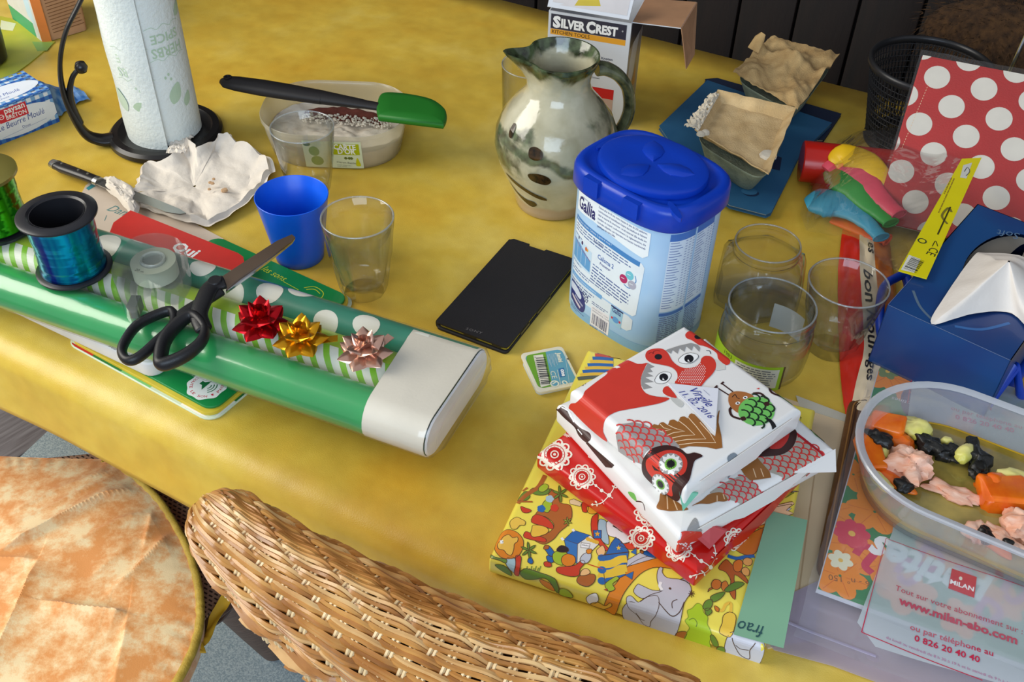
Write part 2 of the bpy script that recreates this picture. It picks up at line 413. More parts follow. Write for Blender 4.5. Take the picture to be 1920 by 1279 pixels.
# ================================================================ books, case and the pack of wrapping rolls
m_card = M('white_card', (226, 224, 220), r=.5, bump=.1)
gb = Fr(P(398, 797, 0), P(398, 797, 0) - P(132, 650, 0))
t = thing('sound_book', 'green board picture book under the gift wrap rolls, nearest to the table edge', 'book', gb)
mk('back_cover', rbox(.186, .196, 0, .0022, .014, .0008), M('book_white', (214, 224, 196), r=.4), t).location = (-.093, .098, 0)
mk('pages', rbox(.180, .190, .0022, .0058, .012, .0004), M('book_pages', (214, 190, 60), r=.5, rgb2=(196, 170, 40)), t).location = (-.093, .098, 0)
o = mk('front_cover', rbox(.176, .184, .0058, .0085, .012, .0008), M('green_board', (22, 132, 66), r=.35, var=.08), t); o.location = (-.093, .099, 0)
A = Art(flat(.0022), clip=rr(.184, .194, .013, 0, 4, -.093, .098))
for k, c in enumerate([(200, 40, 40), (30, 120, 60), (120, 190, 120), (200, 214, 190), (238, 236, 230)]):
    A.rect(-.186 + k * .037, 0, -.186 + (k + 1) * .037, .0032, c)
A.rect(-.0032, .03, 0, .06, (30, 120, 60)); A.rect(-.0032, 0, 0, .03, W_)
A.build('cover_border_print', t)
A = Art(flat(.0085), clip=rr(.174, .182, .012, 0, 4, -.093, .099)); U = lambda x, y: gb.uv(x, y, .0085)
c0 = Vector(U(388, 723)); A.blob([(c0.x + (.0165 + .0016 * (k % 2)) * cos(k * pi / 8), c0.y + (.0165 + .0016 * (k % 2)) * sin(k * pi / 8)) for k in range(16)], W_, 0)
for k, ch in enumerate("ÉCOUTE LE SON ! PAGE - "):
    a = radians(115) - 0 + k * radians(14.4) * 1.0
    a = radians(160) + k * radians(12.5); p = c0 + Vector((cos(a), sin(a))) * .0148
    if ch != ' ':
        dr = Vector((-sin(a), cos(a))); wd = .0026; A.text(ch, p - dr * wd / 2, p + dr * wd / 2, (200, 30, 60), 1, height=.0036, bold=.01)
A.poly([c0 + Vector(q) for q in ((-.007, -.002), (-.004, -.002), (0, -.0065), (0, .0065), (-.004, .002), (-.007, .002))], (20, 110, 60), 1)
for k in range(3):
    A.curve([c0 + Vector((cos(a), sin(a))) * (.0035 + .0025 * k) + Vector((.0005, 0)) for a in (-.8, -.4, 0, .4, .8)], .0009, (20, 110, 60), 1)
A.text('Père Castor', U(252, 694), U(286, 713), (190, 214, 150), 1, hk=1.1)
A.text('les sons', U(489, 506), U(531, 528), (196, 206, 40), 1, hk=1.2, shear=.3)
A.line([U(531, 528), U(560, 544)], .0006, (196, 206, 40), 1)
A.curve([U(570, 540), U(590, 538), U(606, 549), U(600, 560), U(580, 556)], .0008, (196, 206, 40), 1)
A.curve([U(574, 543), U(590, 543), U(600, 551)], .0008, (196, 206, 40), 1)
A.blob([U(270, 690), U(285, 678), U(300, 684), U(303, 695), U(288, 703)], (236, 206, 50), 1)
for q in (284, 291, 297): A.line([U(q, 692), U(q + 1, 699)], .0005, (60, 50, 20), 2)
A.rect(-.172, .001 + .007, -.166, .019, (200, 40, 40), 1)
A.build('cover_print', t)

cs = Fr(P(290, 714, .0085), P(290, 714, .0085) - P(26, 588, .0085))
t = thing('game_case', 'white flat case with rounded corners sticking out in front of the gift wrap rolls', 'case', cs)
mk('body', rbox(.188, .084, .0, .0165, .012, .0025), M('white_plastic', (216, 212, 208), r=.35, bump=.02), t).location = (-.094, .042, 0)
mk('lid_lip', rbox(.182, .078, .0165, .0175, .01, .0004), M('white_plastic'), t).location = (-.094, .042, 0)
A = Art(flat(.0175)); U = lambda x, y: cs.uv(x, y, .0175)
A.text('SEULE ENTRE', U(252, 668), U(208, 646), (90, 90, 92), 1, hk=1.0)
A.build('label_print', t)
pr = [P(x, y, .0245) for x, y in ((245, 395), (400, 457), (446, 475), (456, 482), (458, 491), (449, 505), (412, 545), (196, 462), (213, 418))]
ro = pr[0].copy(); ro.z = .0088; q = ccw([((p - ro).x, (p - ro).y) for p in pr])
t = thing('card_box', 'flat red card box with white edges behind the gift wrap rolls', 'box', ro)
mk('box_tray', prism(q, 0, .0150), M('white_plastic'), t); mk('red_lid', prism(q, .0150, .0162), M('red_label_card', (206, 44, 34), r=.45), t)
A = Art(flat(.0162)); U = lambda x, y: P(x, y, .0250) - ro
A.text('Qui', U(319, 466), U(362, 483), W_, 1, hk=.95, bold=.03); A.build('lid_print', t)
sh = Fr((0, 0, 0), (1, 0, 0))
pts = [P(162, 352), P(178, 340), P(345, 412), P(420, 452), P(330, 520), P(120, 430)]
t = thing('magazine', 'pale pinkish magazine page with handwritten teal word, under the knife and tissue', 'magazine', pts[0])
q = [(p - pts[0]) for p in pts]; mk('pages', prism(ccw([(p.x, p.y) for p in q]), .0002, .003), M('pink_page', (206, 190, 172), r=.5, var=.06), t)
A = Art(flat(.003)); U = lambda x, y: (P(x, y, .003) - pts[0])
A.poly([U(161, 353), U(178, 341), U(186, 345), U(166, 357)], (60, 140, 150), 0)
A.text('Dans', U(199, 394), U(240, 408), (96, 140, 138), 1, hk=1.1, shear=.3)
A.line([U(200, 404), U(196, 414)], .0007, (96, 140, 138), 1)
A.build('cover_print', t)

RB = .0274; RR = .0193; WX = .116
pk = Fr((P(798, 867, RB) + P(908, 648, RB + .036)) / 2 * 1.0, (.925, -.379, 0)); pk.o.z = RB
t = thing('gift_wrap_pack', 'shrink-wrapped pack of green gift wrap rolls with a white cardboard end band', 'gift wrap', pk)
GRN, LIME, TEAL = M('green_foil_paper', (20, 150, 74), r=.3, var=.1, coat=.3), M('lime_paper', (160, 190, 40), r=.3, var=.06), M('teal_paper', (36, 124, 98), r=.32, var=.08)
def rollmesh(v0, L0, L1, ra):
    prof = [circ(RR, 0, 36)]; 
    rg = []
    for x in (L0, L1): rg.append([(x, v0 + ra * cos(2 * pi * k / 90), RR + RR * sin(2 * pi * k / 90)) for k in range(90)])
    return stack(rg)
LB, LE = -.70, -.002
for v0, ra, m, nm, lb in ((-WX / 2 + RR, RR, GRN, 'gift_wrap_roll', 'shiny green roll'), (.0028, .0225, LIME, 'gift_wrap_roll', 'lime roll with green and white stripes'), (WX / 2 - .0168, .0166, TEAL, 'gift_wrap_roll', 'teal roll with white dots')):
    r_ = mk(nm, rollmesh(v0, LB, LE, ra), m, t); r_['label'] = lb
    def rf(u, s_, o, v0=v0, ra=ra):   # s_: arc length from the roll's crown towards +v
        a = s_ / RR; return (u, v0 + (ra + o) * sin(a), RR + (RR + o) * cos(a))
    arcs = [RR * k * pi / 30 for k in range(-25, 26)]
    if m is LIME:
        A = Art(rf, cv=arcs, r=.3, lift=.00025, clip=[(LB, -RR * 1.55), (-.05, -RR * 1.55), (-.05, -RR * .2), (LB, -RR * .2)])
        A.rect(LB, -.03, -.05, -RR * .05, (226, 226, 208), 0)
        u = LB
        while u < -.03:
            A.line([(u, .0), (u + .007, -.012), (u + .016, -.024), (u + .028, -.036)], .0052, (128, 190, 36), 1); u += .0145
        A.build('stripe_print', r_)
    if m is TEAL:
        A = Art(rf, cv=arcs, r=.3, lift=.00025, clip=[(LB, -RR * 1.5), (-.045, -RR * 1.5), (-.045, RR * 1.5), (LB, RR * 1.5)])
        fr2 = Fr(pk.o + Vector((0, 0, 2 * RR)), pk.ex)
        for (x, y, rx, ry) in ((787, 640, .0125, .0125), (686, 606, .0125, .0115), (606, 596, .012, .0125), (565, 543, .0125, .0105), (505, 545, .0125, .013), (428, 540, .013, .013),
                               (380, 500, .012, .012), (318, 455, .012, .012), (200, 455, .013, .014), (270, 440, .012, .012)):
            u, v = fr2.uv(x, y); A.ell(u, (v - v0) * 1.12, rx, ry, (222, 220, 206), 0)
        k = 0; u = -.40
        while u > LB: A.ell(u, (-.012, .014)[k % 2], .0125, .0125, (222, 220, 206), 0); u -= .034; k += 1
        A.build('dot_print', r_)
# white card band folded round the rolls' end, with its end face
def oval(z0, x, ex=0, n=10):
    pts = []
    for k in range(n + 1):
        a = -pi / 2 + pi * k / n; pts.append((x, WX / 2 - RR + (RR + ex) * cos(a), RR + (RR + ex) * sin(a)))
    for k in range(n + 1):
        a = pi / 2 + pi * k / n; pts.append((x, -WX / 2 + RR + (RR + ex) * cos(a), RR + (RR + ex) * sin(a)))
    return pts
band = stack([[(p[0] - .008 * p[1] / WX, p[1], p[2]) for p in oval(0, -.058, .0006)], oval(0, 0, .0006), oval(0, 0, -.0002), [(p[0], p[1], p[2]) for p in oval(0, -.05, -.0002)]], False, False)
mk('card_band', band, M('cream_card', (222, 214, 196), r=.45, var=.1, scale=20, bump=.15, bscale=400), t)
mk('end_face', stack([oval(0, .0008, -.0006), oval(0, .0022, -.002)]), M('white_card', (226, 224, 220)), t)
film = FILM('shrink_film', (240, 245, 240), dif=.04, gl=.35, r=.14, bump=.12, bscale=30)
ringsf = []
random.seed(5)
for x in [LB, -.5, -.4, -.3, -.2, -.12, -.065, -.05, -.035, -.02, -.008, .002, .008]:
    e = .0011 if x < -.07 else .0011 + .0011 * random.random()
    k_ = 0 if x < .004 else -.008
    ringsf.append([(p[0] + random.uniform(-.001, .001), p[1] + random.uniform(-.0005, .0005) * (x > -.07), p[2] + random.uniform(0, .0006) * (x > -.07)) for p in oval(0, x, e + k_, 14)])
mk('shrink_wrap', stack(ringsf, False, True), film, t, smooth=60)
sf = []
for k in range(9):  # torn frill of film at the end
    a = k / 8
    sf.append((0, 0))
TP = RB + 2 * RR + .0012   # top of the pack

# ---------------------------------------------------------------- ribbon spools
def spool(px, hw_t, col, colB, dark, h, label, rb, rt, capped=False):
    c = P(px[0], px[1], TP + .0012)
    t = thing('ribbon_spool', label, 'ribbon', c, 'curling ribbon spools')
    pl = M('black_spool_plastic', (34, 34, 38), r=.32)
    if capped:
        gold = M('spool_gold', (150, 140, 70), r=.3, metal=.6)
        mk('top_flange', lathe([(.0001, h - .001), (rt * .35, h - .001), (rt * .4, h + .001), (rt * .8, h + .0015), (rt, h), (rt, h - .003), (.001, h - .003)], 48), gold, t)
        mk('bottom_flange', lathe([(.0001, 0), (rb, 0), (rb, .0025), (.0001, .0025)], 48), pl, t)
    else:
        for nm, z, r in (('bottom_flange', 0, rb), ('top_flange', h - .004, rt)):
            mk(nm, lathe([(rt * .66, z + .0003), (r - .002, z), (r, z + .0015), (r, z + .003), (r - .0015, z + .004), (rt * .74, z + .0042), (rt * .66, z + .002)], 56, True), pl, t)
        mk('core', lathe([(rt * .66, .001), (rt * .68, .001), (rt * .68, h - .001), (rt * .66, h - .001)], 48, True), pl, t)
        mk('core_floor', lathe([(.0001, .002), (rt * .66, .002), (rt * .66, .004), (.0001, .004)], 32), pl, t)
    mt = bpy.data.materials.new('foil_ribbon'); mt.use_nodes = True; N = mt.node_tree.nodes; L = mt.node_tree.links
    b = N['Principled BSDF']; b.inputs['Metallic'].default_value = .9; b.inputs['Roughness'].default_value = .16
    tc = N.new('ShaderNodeTexCoord'); mp = N.new('ShaderNodeMapping'); mp.inputs['Scale'].default_value = (80, 80, 14); nz = N.new('ShaderNodeTexNoise'); nz.inputs['Scale'].default_value = 1.0
    L.new(tc.outputs['Object'], mp.inputs[0]); L.new(mp.outputs[0], nz.inputs[0])
    rp = N.new('ShaderNodeValToRGB'); rp.color_ramp.elements[0].position = .35; rp.color_ramp.elements[0].color = lin(colB); rp.color_ramp.elements[1].position = .62; rp.color_ramp.elements[1].color = lin(col)
    L.new(nz.outputs[0], rp.inputs[0]); L.new(rp.outputs[0], b.inputs['Base Color'])
    prof = [(rt * .69, .0045)]; n = 22; rd = random.Random(2)
    for k in range(n + 1):
        f_ = k / n; z = lerp(.0048, h - .0046, f_); rr_ = lerp(rb * .86, rt * .86, f_ ** .6) * (1 - .05 * (f_ * (1 - f_) * 4)) + rd.uniform(-.0003, .0003)
        prof += [(rr_, z), (rr_ + .0001, z + .0006)]
    prof.append((rt * .69, h - .0045))
    mk('ribbon', lathe(prof, 72, True), mt, t, smooth=50)
    return t
spool((141, 505), 72, (0, 160, 190), (4, 50, 150), 0, .062, 'open spool of metallic blue curling ribbon standing on the wrap rolls', .0325, .0335)
spool((-2, 425), 66, (70, 170, 30), (20, 110, 20), 0, .060, 'capped spool of metallic green ribbon cut by the left photo edge', .0325, .0325, True)

# ---------------------------------------------------------------- tape dispenser (clear plastic, on its side)
tf = Fr(P(288, 505, TP), (1, 0, 0))
t = thing('tape_dispenser', 'clear plastic dispenser with a roll of clear tape, left of the scissors', 'tape dispenser', tf)
clearp = FILM('clear_dispenser_plastic', (225, 235, 225), dif=.05, gl=.9, r=.05)
U = lambda x, y: tf.uv(x, y, .012)
out = [U(x, y) for x, y in ((222, 490), (238, 468), (262, 453), (300, 448), (335, 458), (350, 480), (355, 510), (345, 535), (325, 552), (298, 545), (278, 535), (262, 545), (258, 565), (262, 590), (248, 596), (232, 575), (222, 550), (212, 520))]
oc = ccw([(p.x, p.y) for p in spline([(a, b, 0) for a, b in out], 4, True)])
mk('side_plate', prism(oc, 0, .0012), clearp, t); mk('side_plate', prism(oc, .0175, .0187), clearp, t)
pa = [Vector((a, b, 0)) for a, b in oc]
mk('rim_wall', grid(lambda u, v: (lambda p: (p.x, p.y, .0012 + v * .0163))(pa[int(u * len(pa)) % len(pa)]), len(pa), 1), clearp, t)
tc0 = U(289, 497)
mk('hub', lathe([(.0100, .0012), (.0112, .0012), (.0112, .0185), (.0106, .0195), (.0088, .0190), (.008, .0165), (.0001, .0165), (.0001, .0155), (.0095, .0155)], 36, True), FILM('hub_plastic', (225, 232, 220), dif=.35, gl=.6), t).location = (tc0[0], tc0[1], 0)
mk('tape_roll', lathe([(.0113, .0015), (.0195, .0015), (.0195, .0168), (.0113, .0168)], 44, True), M('frosted_tape', (220, 226, 200), r=.35, trans=.35, var=.05), t).location = (tc0[0], tc0[1], 0)
bl = U(249, 578); b1 = U(243, 560)
mk('cutter_blade', box(bl[0] - .004, bl[1] - .003, .003, bl[0] + .004, b1[1], .016), M('dull_metal', (110, 120, 112), r=.35, metal=.7), t)
A = Art(flat(.0168)); A.text('20 m', (tc0[0] - .012, tc0[1] - .0145), (tc0[0] - .004, tc0[1] - .0175), (70, 80, 70), 0); A.build('tape_print', t)

# ---------------------------------------------------------------- scissors
sf_ = Fr(P(398, 548, TP + .004), (P(548, 449, TP + .010) - P(398, 548, TP + .004)).normalized() * 1.0)
sf_ = Fr(P(398, 548, TP + .008), P(548, 447, TP + .014) - P(398, 548, TP + .008))
t = thing('scissors', 'black-handled scissors lying open-handled across the gift wrap rolls', 'scissors', sf_)
U = lambda x, y, h=.0: sf_.uv(x, y, h)
steel = M('scissor_steel', (150, 128, 108), r=.28, metal=.9, var=.1); blk = M('black_handle', (24, 23, 25), r=.42, bump=.15, bscale=900)
a0 = U(398, 552); tip = U(552, 444)
up1 = [U(408, 528), U(470, 487), U(520, 455), U(548, 443), U(554, 448)]; lo1 = [U(548, 456), U(500, 490), U(450, 525), U(425, 545)]
mk('blade', prism(ccw(up1 + lo1), .001, .0022), steel, t)
ed = [U(424, 549), U(470, 516), U(520, 478), U(548, 455), U(553, 447)]
ed2 = [U(545, 452), U(500, 482), U(455, 513), U(424, 536)]
mk('blade', prism(ccw(ed + ed2), -.0012, .0009), M('bright_steel', (214, 220, 228), r=.16, metal=1), t)['label'] = 'bright ground edge of the lower blade'
mk('pivot_screw', lathe([(.0001, .0098), (.0055, .0098), (.0062, .0088), (.0062, .0045)], 24), blk, t).location = (U(407, 540)[0], U(407, 540)[1], 0)
# pivot shank, two handles with their rings
def bar(pts, rs, z, n=10, fa=.62):
    return tube([(a, b, c) for (a, b), c in zip([U(*p) for p in pts], z)], rs, n, fa=fa)
g = G().add(tube([p for p in spline([(*U(x, y), z) for (x, y), z in (((424, 535), .004), ((400, 545), .005), ((385, 570), .005), ((375, 598), .004), ((385, 625), .003))], 5)], [lerp(.0085, .0075, k / 20) for k in range(21)], 12, fa=.55))
ring = spline([(*U(x, y), z) for (x, y), z in (((385, 620), .003), ((378, 645), .002), ((345, 668), .0), ((305, 680), -.002), ((300, 668), -.002), ((308, 640), .0), ((330, 615), .002), ((362, 598), .004))], 6, True)
g.add(tube(ring, [.0042 + .0018 * abs(sin(pi * k / len(ring))) for k in range(len(ring))], 10, fa=1.25, closed=True))
g.build('handle', blk, t, 60, sub=1)
g = G().add(tube(spline([(*U(x, y), z) for (x, y), z in (((415, 545), .001), ((385, 565), .001), ((350, 585), .001), ((325, 603), .0))], 5), [lerp(.007, .0055, k / 15) for k in range(16)], 12, fa=.6))
ring = spline([(*U(x, y), z) for (x, y), z in (((322, 584), 0), ((290, 592), 0), ((255, 612), 0), ((232, 642), -.001), ((228, 660), -.002), ((240, 673), -.002), ((262, 667), -.001), ((295, 640), 0), ((325, 610), .0))], 6, True)
g.add(tube(ring, .0042, 10, fa=1.25, closed=True))
g.build('handle', blk, t, 60, sub=1)

# ---------------------------------------------------------------- gift bows
def bow(px, col, label, rad, seed, tail=None):
    rd = random.Random(seed)
    c = P(px[0], px[1], TP + .008); c.z = TP
    t = thing('gift_bow', label, 'bow', c, 'metallic gift bows on the rolls')
    m = M('foil_bow_%d' % seed, col, r=.24, metal=.85, var=.2, scale=60); md = M('foil_bow_back_%d' % seed, [x * .55 for x in col], r=.4, metal=.6)
    mk('base', lathe([(.0001, 0), (rad * .45, 0), (rad * .45, .001), (.0001, .0012)], 20), md, t)
    def loop(az, el, L_, wd, z0):
        # a ribbon loop folded to a pointed cone: starts at centre, goes out to a point and returns
        d = Vector((cos(az) * cos(el), sin(az) * cos(el), sin(el))); s_ = Vector((-sin(az), cos(az), 0)); n_ = s_.cross(d) * -1
        if n_.z < 0: n_ = -n_
        o0 = Vector((cos(az) * .002, sin(az) * .002, z0)); v = []; f = []
        K = 6
        for k in range(K + 1):
            q = k / K
            wdt = wd * (1 - q ** 2.3) * (.55 + .45 * min(1, q * 3)) + .0003; th = wd * .55 * (1 - q ** 2)
            for j in range(7):
                a = pi * j / 6
                v.append(o0 + d * (L_ * (.05 + .95 * q)) + s_ * (wdt * cos(a)) + n_ * (th * sin(a)))
        for k in range(K):
            for j in range(6): f.append((k * 7 + j, k * 7 + j + 1, (k + 1) * 7 + j + 1, (k + 1) * 7 + j))
            f.append((k * 7 + 6, k * 7, (k + 1) * 7, (k + 1) * 7 + 6))
        return v, f
    for k in range(7): mk('loop', loop(k * 2 * pi / 7 + rd.uniform(-.1, .1), radians(rd.uniform(6, 14)), rad, rad * .46, rad * .12), m, t, 25)
    for k in range(5): mk('loop', loop(k * 2 * pi / 5 + .35 + rd.uniform(-.12, .12), radians(rd.uniform(36, 46)), rad * .92, rad * .46, rad * .30), m, t, 25)
    for k in range(3): mk('loop', loop(k * 2 * pi / 3 + .9 + rd.uniform(-.2, .2), radians(rd.uniform(62, 70)), rad * .78, rad * .28, rad * .42), m, t, 25)
    mk('centre_curl', tube([(rad * .2 * cos(a), rad * .2 * sin(a), rad * .75) for a in [k * 2 * pi / 14 for k in range(15)]], rad * .15, 8, fa=1.7, fb=.12, cap=False), m, t, 40)
    if tail:
        a = tail; d = Vector((cos(a), sin(a), 0)); s_ = Vector((-sin(a), cos(a), 0))
        v = [d * q + s_ * e * rad * .17 + Vector((0, 0, .0015 + q * .1)) for q in (rad * .2, rad * 1.35) for e in (-1, 1)]
        g = G().add(([tuple(p) for p in v] + [tuple(p + Vector((0, 0, .0006))) for p in v], [(0, 1, 3, 2), (4, 6, 7, 5), (0, 2, 6, 4), (1, 5, 7, 3), (2, 3, 7, 6), (0, 4, 5, 1)])); g.build('ribbon_tail', m, t, 0)
bow((490, 603), (190, 20, 30), 'shiny red gift bow, closest to the scissors', .0235, 11, radians(-15))
bow((564, 633), (222, 160, 30), 'shiny gold gift bow between the red and the pale copper one', .022, 23, radians(8))
bow((683, 658), (226, 180, 158), 'pale copper gift bow nearest the white end band', .022, 35, radians(50))
# ================================================================ paper towel holder and roll
c0 = P(312, 247, .006); c0.z = 0
blkm = M('black_metal', (30, 28, 28), r=.3, var=.2)
t = thing('towel_holder', 'black metal paper towel holder with a curved side arm', 'paper towel holder', c0)
mk('base_disc', lathe([(.0001, .0), (.062, .0), (.0655, .003), (.065, .008), (.0615, .0115), (.054, .0118), (.051, .0098), (.03, .0098), (.0001, .0098)], 64), blkm, t)
mk('centre_rod', tube([(0, 0, .0098), (0, 0, .268)], .006, 12), blkm, t)
mk('rod_knob', lathe([(.0001, .266), (.012, .268), (.014, .276), (.01, .284), (.0001, .286)], 20), blkm, t)
ax = (P(160, 262, .01) - c0); ax.z = 0
af = Fr(c0, ax, (0, 0, 1))
def V3(u, z): p = af.ex * u; return (p.x, p.y, z)
ap = [af.uv(x, y) for x, y in ((215, 266), (188, 262), (160, 250), (135, 212), (117, 165), (113, 112), (124, 58), (148, 8), (172, -45), (188, -90))]
ap = [(a, max(b, .006)) for a, b in ap]
q = spline([V3(a, b) for a, b in ap], 6); n = len(q)
mk('side_arm', tube(q, [lerp(.0125, .0048, min(1, (k / n) * 1.9)) for k in range(n)], 12, fa=.55), blkm, t, 60)
ap = [af.uv(x, y) for x, y in ((150, 232), (136, 200), (131, 172), (136, 145), (147, 130))]
q = spline([V3(a, b) for a, b in ap], 5)
mk('tension_hook', tube(q, [lerp(.006, .0035, k / len(q)) for k in range(len(q))], 10, fa=.7), blkm, t, 60)
e = af.uv(152, 126); o = mk('hook_knob', lathe([(.0001, -.007), (.005, -.0055), (.0072, 0), (.005, .0055), (.0001, .007)], 16), blkm, t, 60); o.location = V3(*e)
tw = M('paper_towel', (226, 232, 226), r=.95, bump=.9, bscale=260, var=.03)
c1 = c0 + Vector((0, 0, .0102)); RT_ = .0415
t = thing('paper_towel_roll', 'white paper towel roll with faint green print on the black holder', 'paper towel', c1)
mk('roll', lathe([(.019, .004), (.02, .0), (RT_ - .001, .0), (RT_, .001), (RT_, .229), (RT_ - .001, .23), (.02, .23), (.019, .226)], 64, True), tw, t)
vd = Vector((0, 0)) - Vector((c0.x, c0.y)); va = atan2(vd.y, vd.x)
def cyl(R0):
    return lambda u, v, o: ((R0 + o) * cos(va + u / R0), (R0 + o) * sin(va + u / R0), v)
R1 = RT_ + .0012
def flapf(u, v):
    a = lerp(-1.75, -.05, u); z = lerp(-.0085 * max(0, (u - .3) / .7), .229, v); r = R1 + .0006 + .0045 * u ** 3 * (1 - v) + .0006 * sin(v * 16)
    return (r * cos(va + a), r * sin(va + a), z)
mk('loose_sheet', grid(flapf, 30, 20), tw, t, 60)
FG = (184, 206, 176); FG2 = (196, 214, 190)
A = Art(cyl(RT_), cu=[k * .003 for k in range(-20, 21)], r=.9, lift=.0003)
def leaf(A, u, v, L_, a, c):
    d = Vector((cos(a), sin(a))); e = Vector((-d.y, d.x)); A.blob([Vector((u, v)) + d * (L_ * x) + e * (L_ * y) for x, y in ((-.5, 0), (-.2, .26), (.2, .22), (.5, 0), (.2, -.22), (-.2, -.26))], c, 0)
def frame_txt(A, u, v, s_, c):
    A.text('HERBS', (u + .019 * s_, v + .0), (u - .019 * s_, v), c, 0, hk=1.15, bold=.015)
    A.text('SPICE', (u + .017 * s_, v + .015), (u - .017 * s_, v + .015), c, 0, hk=1.0, bold=.015)
    for dv in (-.014, .022): A.curve([(u - .022, v + dv), (u - .014, v + dv + .002), (u - .008, v + dv - .001), (u, v + dv + .003), (u + .008, v + dv - .001), (u + .014, v + dv + .002), (u + .022, v + dv)], .0005, c, 0)
frame_txt(A, .022, .118, 1, FG)
leaf(A, .020, .062, .026, 1.15, FG); leaf(A, .034, .050, .018, 1.1, FG)
for k, (a, b) in enumerate(((.012, .083), (.016, .086), (.018, .08))): A.ell(a, b, .0013, .0018, FG, 0)
leaf(A, .05, .15, .02, .6, FG)
A.build('green_print', t)
A = Art(lambda u, v, o: (lambda p: (p[0], p[1], v))(cyl(R1 + .0012)(u, v, o)), cu=[k * .003 for k in range(-30, 5)], r=.9, lift=.0004)
frame_txt(A, -.022, .098, .95, FG2); leaf(A, -.02, .052, .022, .1, FG); leaf(A, -.012, .034, .016, .8, FG2); leaf(A, -.047, .056, .028, 2.0, FG2)
for a, b in ((-.022, .075), (-.018, .072), (-.017, .078)): A.ell(a, b, .0013, .0016, FG2, 0)
A.build('sheet_print', t)

# ================================================================ knife and crumpled tissue
kd = P(345, 403, .0185) - P(98, 306, .0100); kf = Fr(P(98, 306, .010), kd)
t = thing('table_knife', 'knife with black riveted handle and steel end cap, half under the tissue', 'knife', kf)
L_ = kd.length
kb = M('knife_handle', (28, 26, 28), r=.3); ks = M('knife_steel', (176, 176, 170), r=.24, metal=.9)
mk('handle', tube([(.006, 0, 0), (.02, -.001, 0), (.05, 0, 0), (.072, .0, 0)], [.0062, .0072, .0066, .0062], 14, fa=.72), kb, t, 50)
mk('end_cap', tube([(-.002, 0, 0), (.0, 0, 0), (.008, 0, 0), (.010, -.001, 0)], [.003, .0058, .0068, .0066], 14, fa=.74), ks, t, 50)
mk('bolster', tube([(.0715, 0, 0), (.077, 0, 0)], [.0066, .0062], 14, fa=.74), ks, t, 50)
for u in (.018, .045, .06): mk('rivet', lathe([(.0001, .0012), (.0014, .001), (.0015, 0)], 10), ks, t).location = (u, 0, .0046)
bp_ = [(.077, -.0055), (.12, -.0065), (L_ - .02, -.006), (L_ - .004, -.0015), (L_, .003), (L_ - .012, .0055), (L_ - .04, .006), (.077, .0055)]
mk('blade', prism(ccw(bp_), -.0006, .0006), ks, t)
tsm = M('tissue_paper', (226, 216, 202), r=.9, var=.05, scale=40, bump=.5, bscale=220, sub=.0)
c = P(365, 352, 0)
t = thing('crumpled_tissue', 'crumpled white paper napkin with crumbs lying beside the knife', 'napkin', c)
outl = [(240, 375), (256, 392), (295, 402), (345, 422), (385, 427), (430, 410), (470, 382), (498, 352), (516, 322), (498, 300), (450, 276), (428, 264), (408, 278), (378, 296), (368, 290), (352, 276), (338, 300), (300, 312), (272, 312), (262, 335), (258, 350), (248, 362)]
ob = [Vector(p) - Vector(c) for p in [P(x, y, .004) for x, y in outl]]
sp = spline(ob, 8, True); m_ = len(sp)
def tis(u, v):
    p = sp[int(round(u * m_)) % m_]; k = .02 + .98 * v; x, y = p.x * k, p.y * k
    z = .005 + .012 * abs(fb(x * 26 + y * 10 + 3, y * 22, 1)) * 1.4 + .003 * abs(fb(x * 75, y * 60 + x * 30, 4))
    z *= .35 + .65 * v; z += .008 * max(0, v - .72) / .28 * (.6 + .8 * abs(fb(u * 22, 0, 2)))
    back = max(0, p.y) / .11; z += .008 * back * v ** 2
    if v > .95: z *= .55
    return (x + .004 * fb(u * 40, v * 3, 7) * v, y + .004 * fb(u * 40, v * 3, 9) * v, z)
mk('paper', grid(tis, m_, 26), tsm, t, 25)
wr = [(192, 332), (206, 326), (238, 340), (258, 362), (262, 378), (258, 395), (247, 402), (236, 388), (214, 364), (196, 350)]
ob2 = [Vector(P(x, y, .014)) - Vector(c) for x, y in wr]; cc = sum(ob2, Vector((0, 0, 0))) / len(ob2); sp2 = spline(ob2, 5, True)
def tis2(u, v):
    p = sp2[int(round(u * len(sp2))) % len(sp2)]; q_ = cc + (p - cc) * (.03 + .97 * v)
    return (q_.x, q_.y, .0172 + .003 * fb(q_.x * 90, q_.y * 90, 3) - .007 * max(0, v - .7) / .3 + .0035 * abs(fb(q_.x * 160, q_.y * 160)))
mk('paper_corner', grid(tis2, len(sp2), 8), tsm, t, 25)
rd = random.Random(4); cm = M('crumb', (198, 160, 120), r=.8)
for k in range(7):
    a = rd.uniform(0, 6.28); q_ = rd.uniform(.2, 1) * .026; s_ = rd.uniform(.0012, .004)
    g = lathe([(.0001, -s_ * .5), (s_, -s_ * .2), (s_ * .8, s_ * .4), (.0001, s_ * .5)], 6); o = mk('crumb', g, cm, t, 20); o.location = (.02 + cos(a) * q_, -.012 + sin(a) * q_ * .8, .0115)

c = P(338, 272, .0125)
t = thing('paper_scrap', 'small torn scrap of tissue on the towel holder base', 'paper scrap', Vector((c.x, c.y, .0122)))
mk('scrap', grid(lambda u, v: (.022 * (u - .5) + .003 * fb(v * 9), -.036 * (v - .45) + .003 * fb(u * 9, 3), .0006 + .007 * abs(fb(u * 4, v * 4, 2)) + .001), 12, 16, .0004), tsm, t, 30)

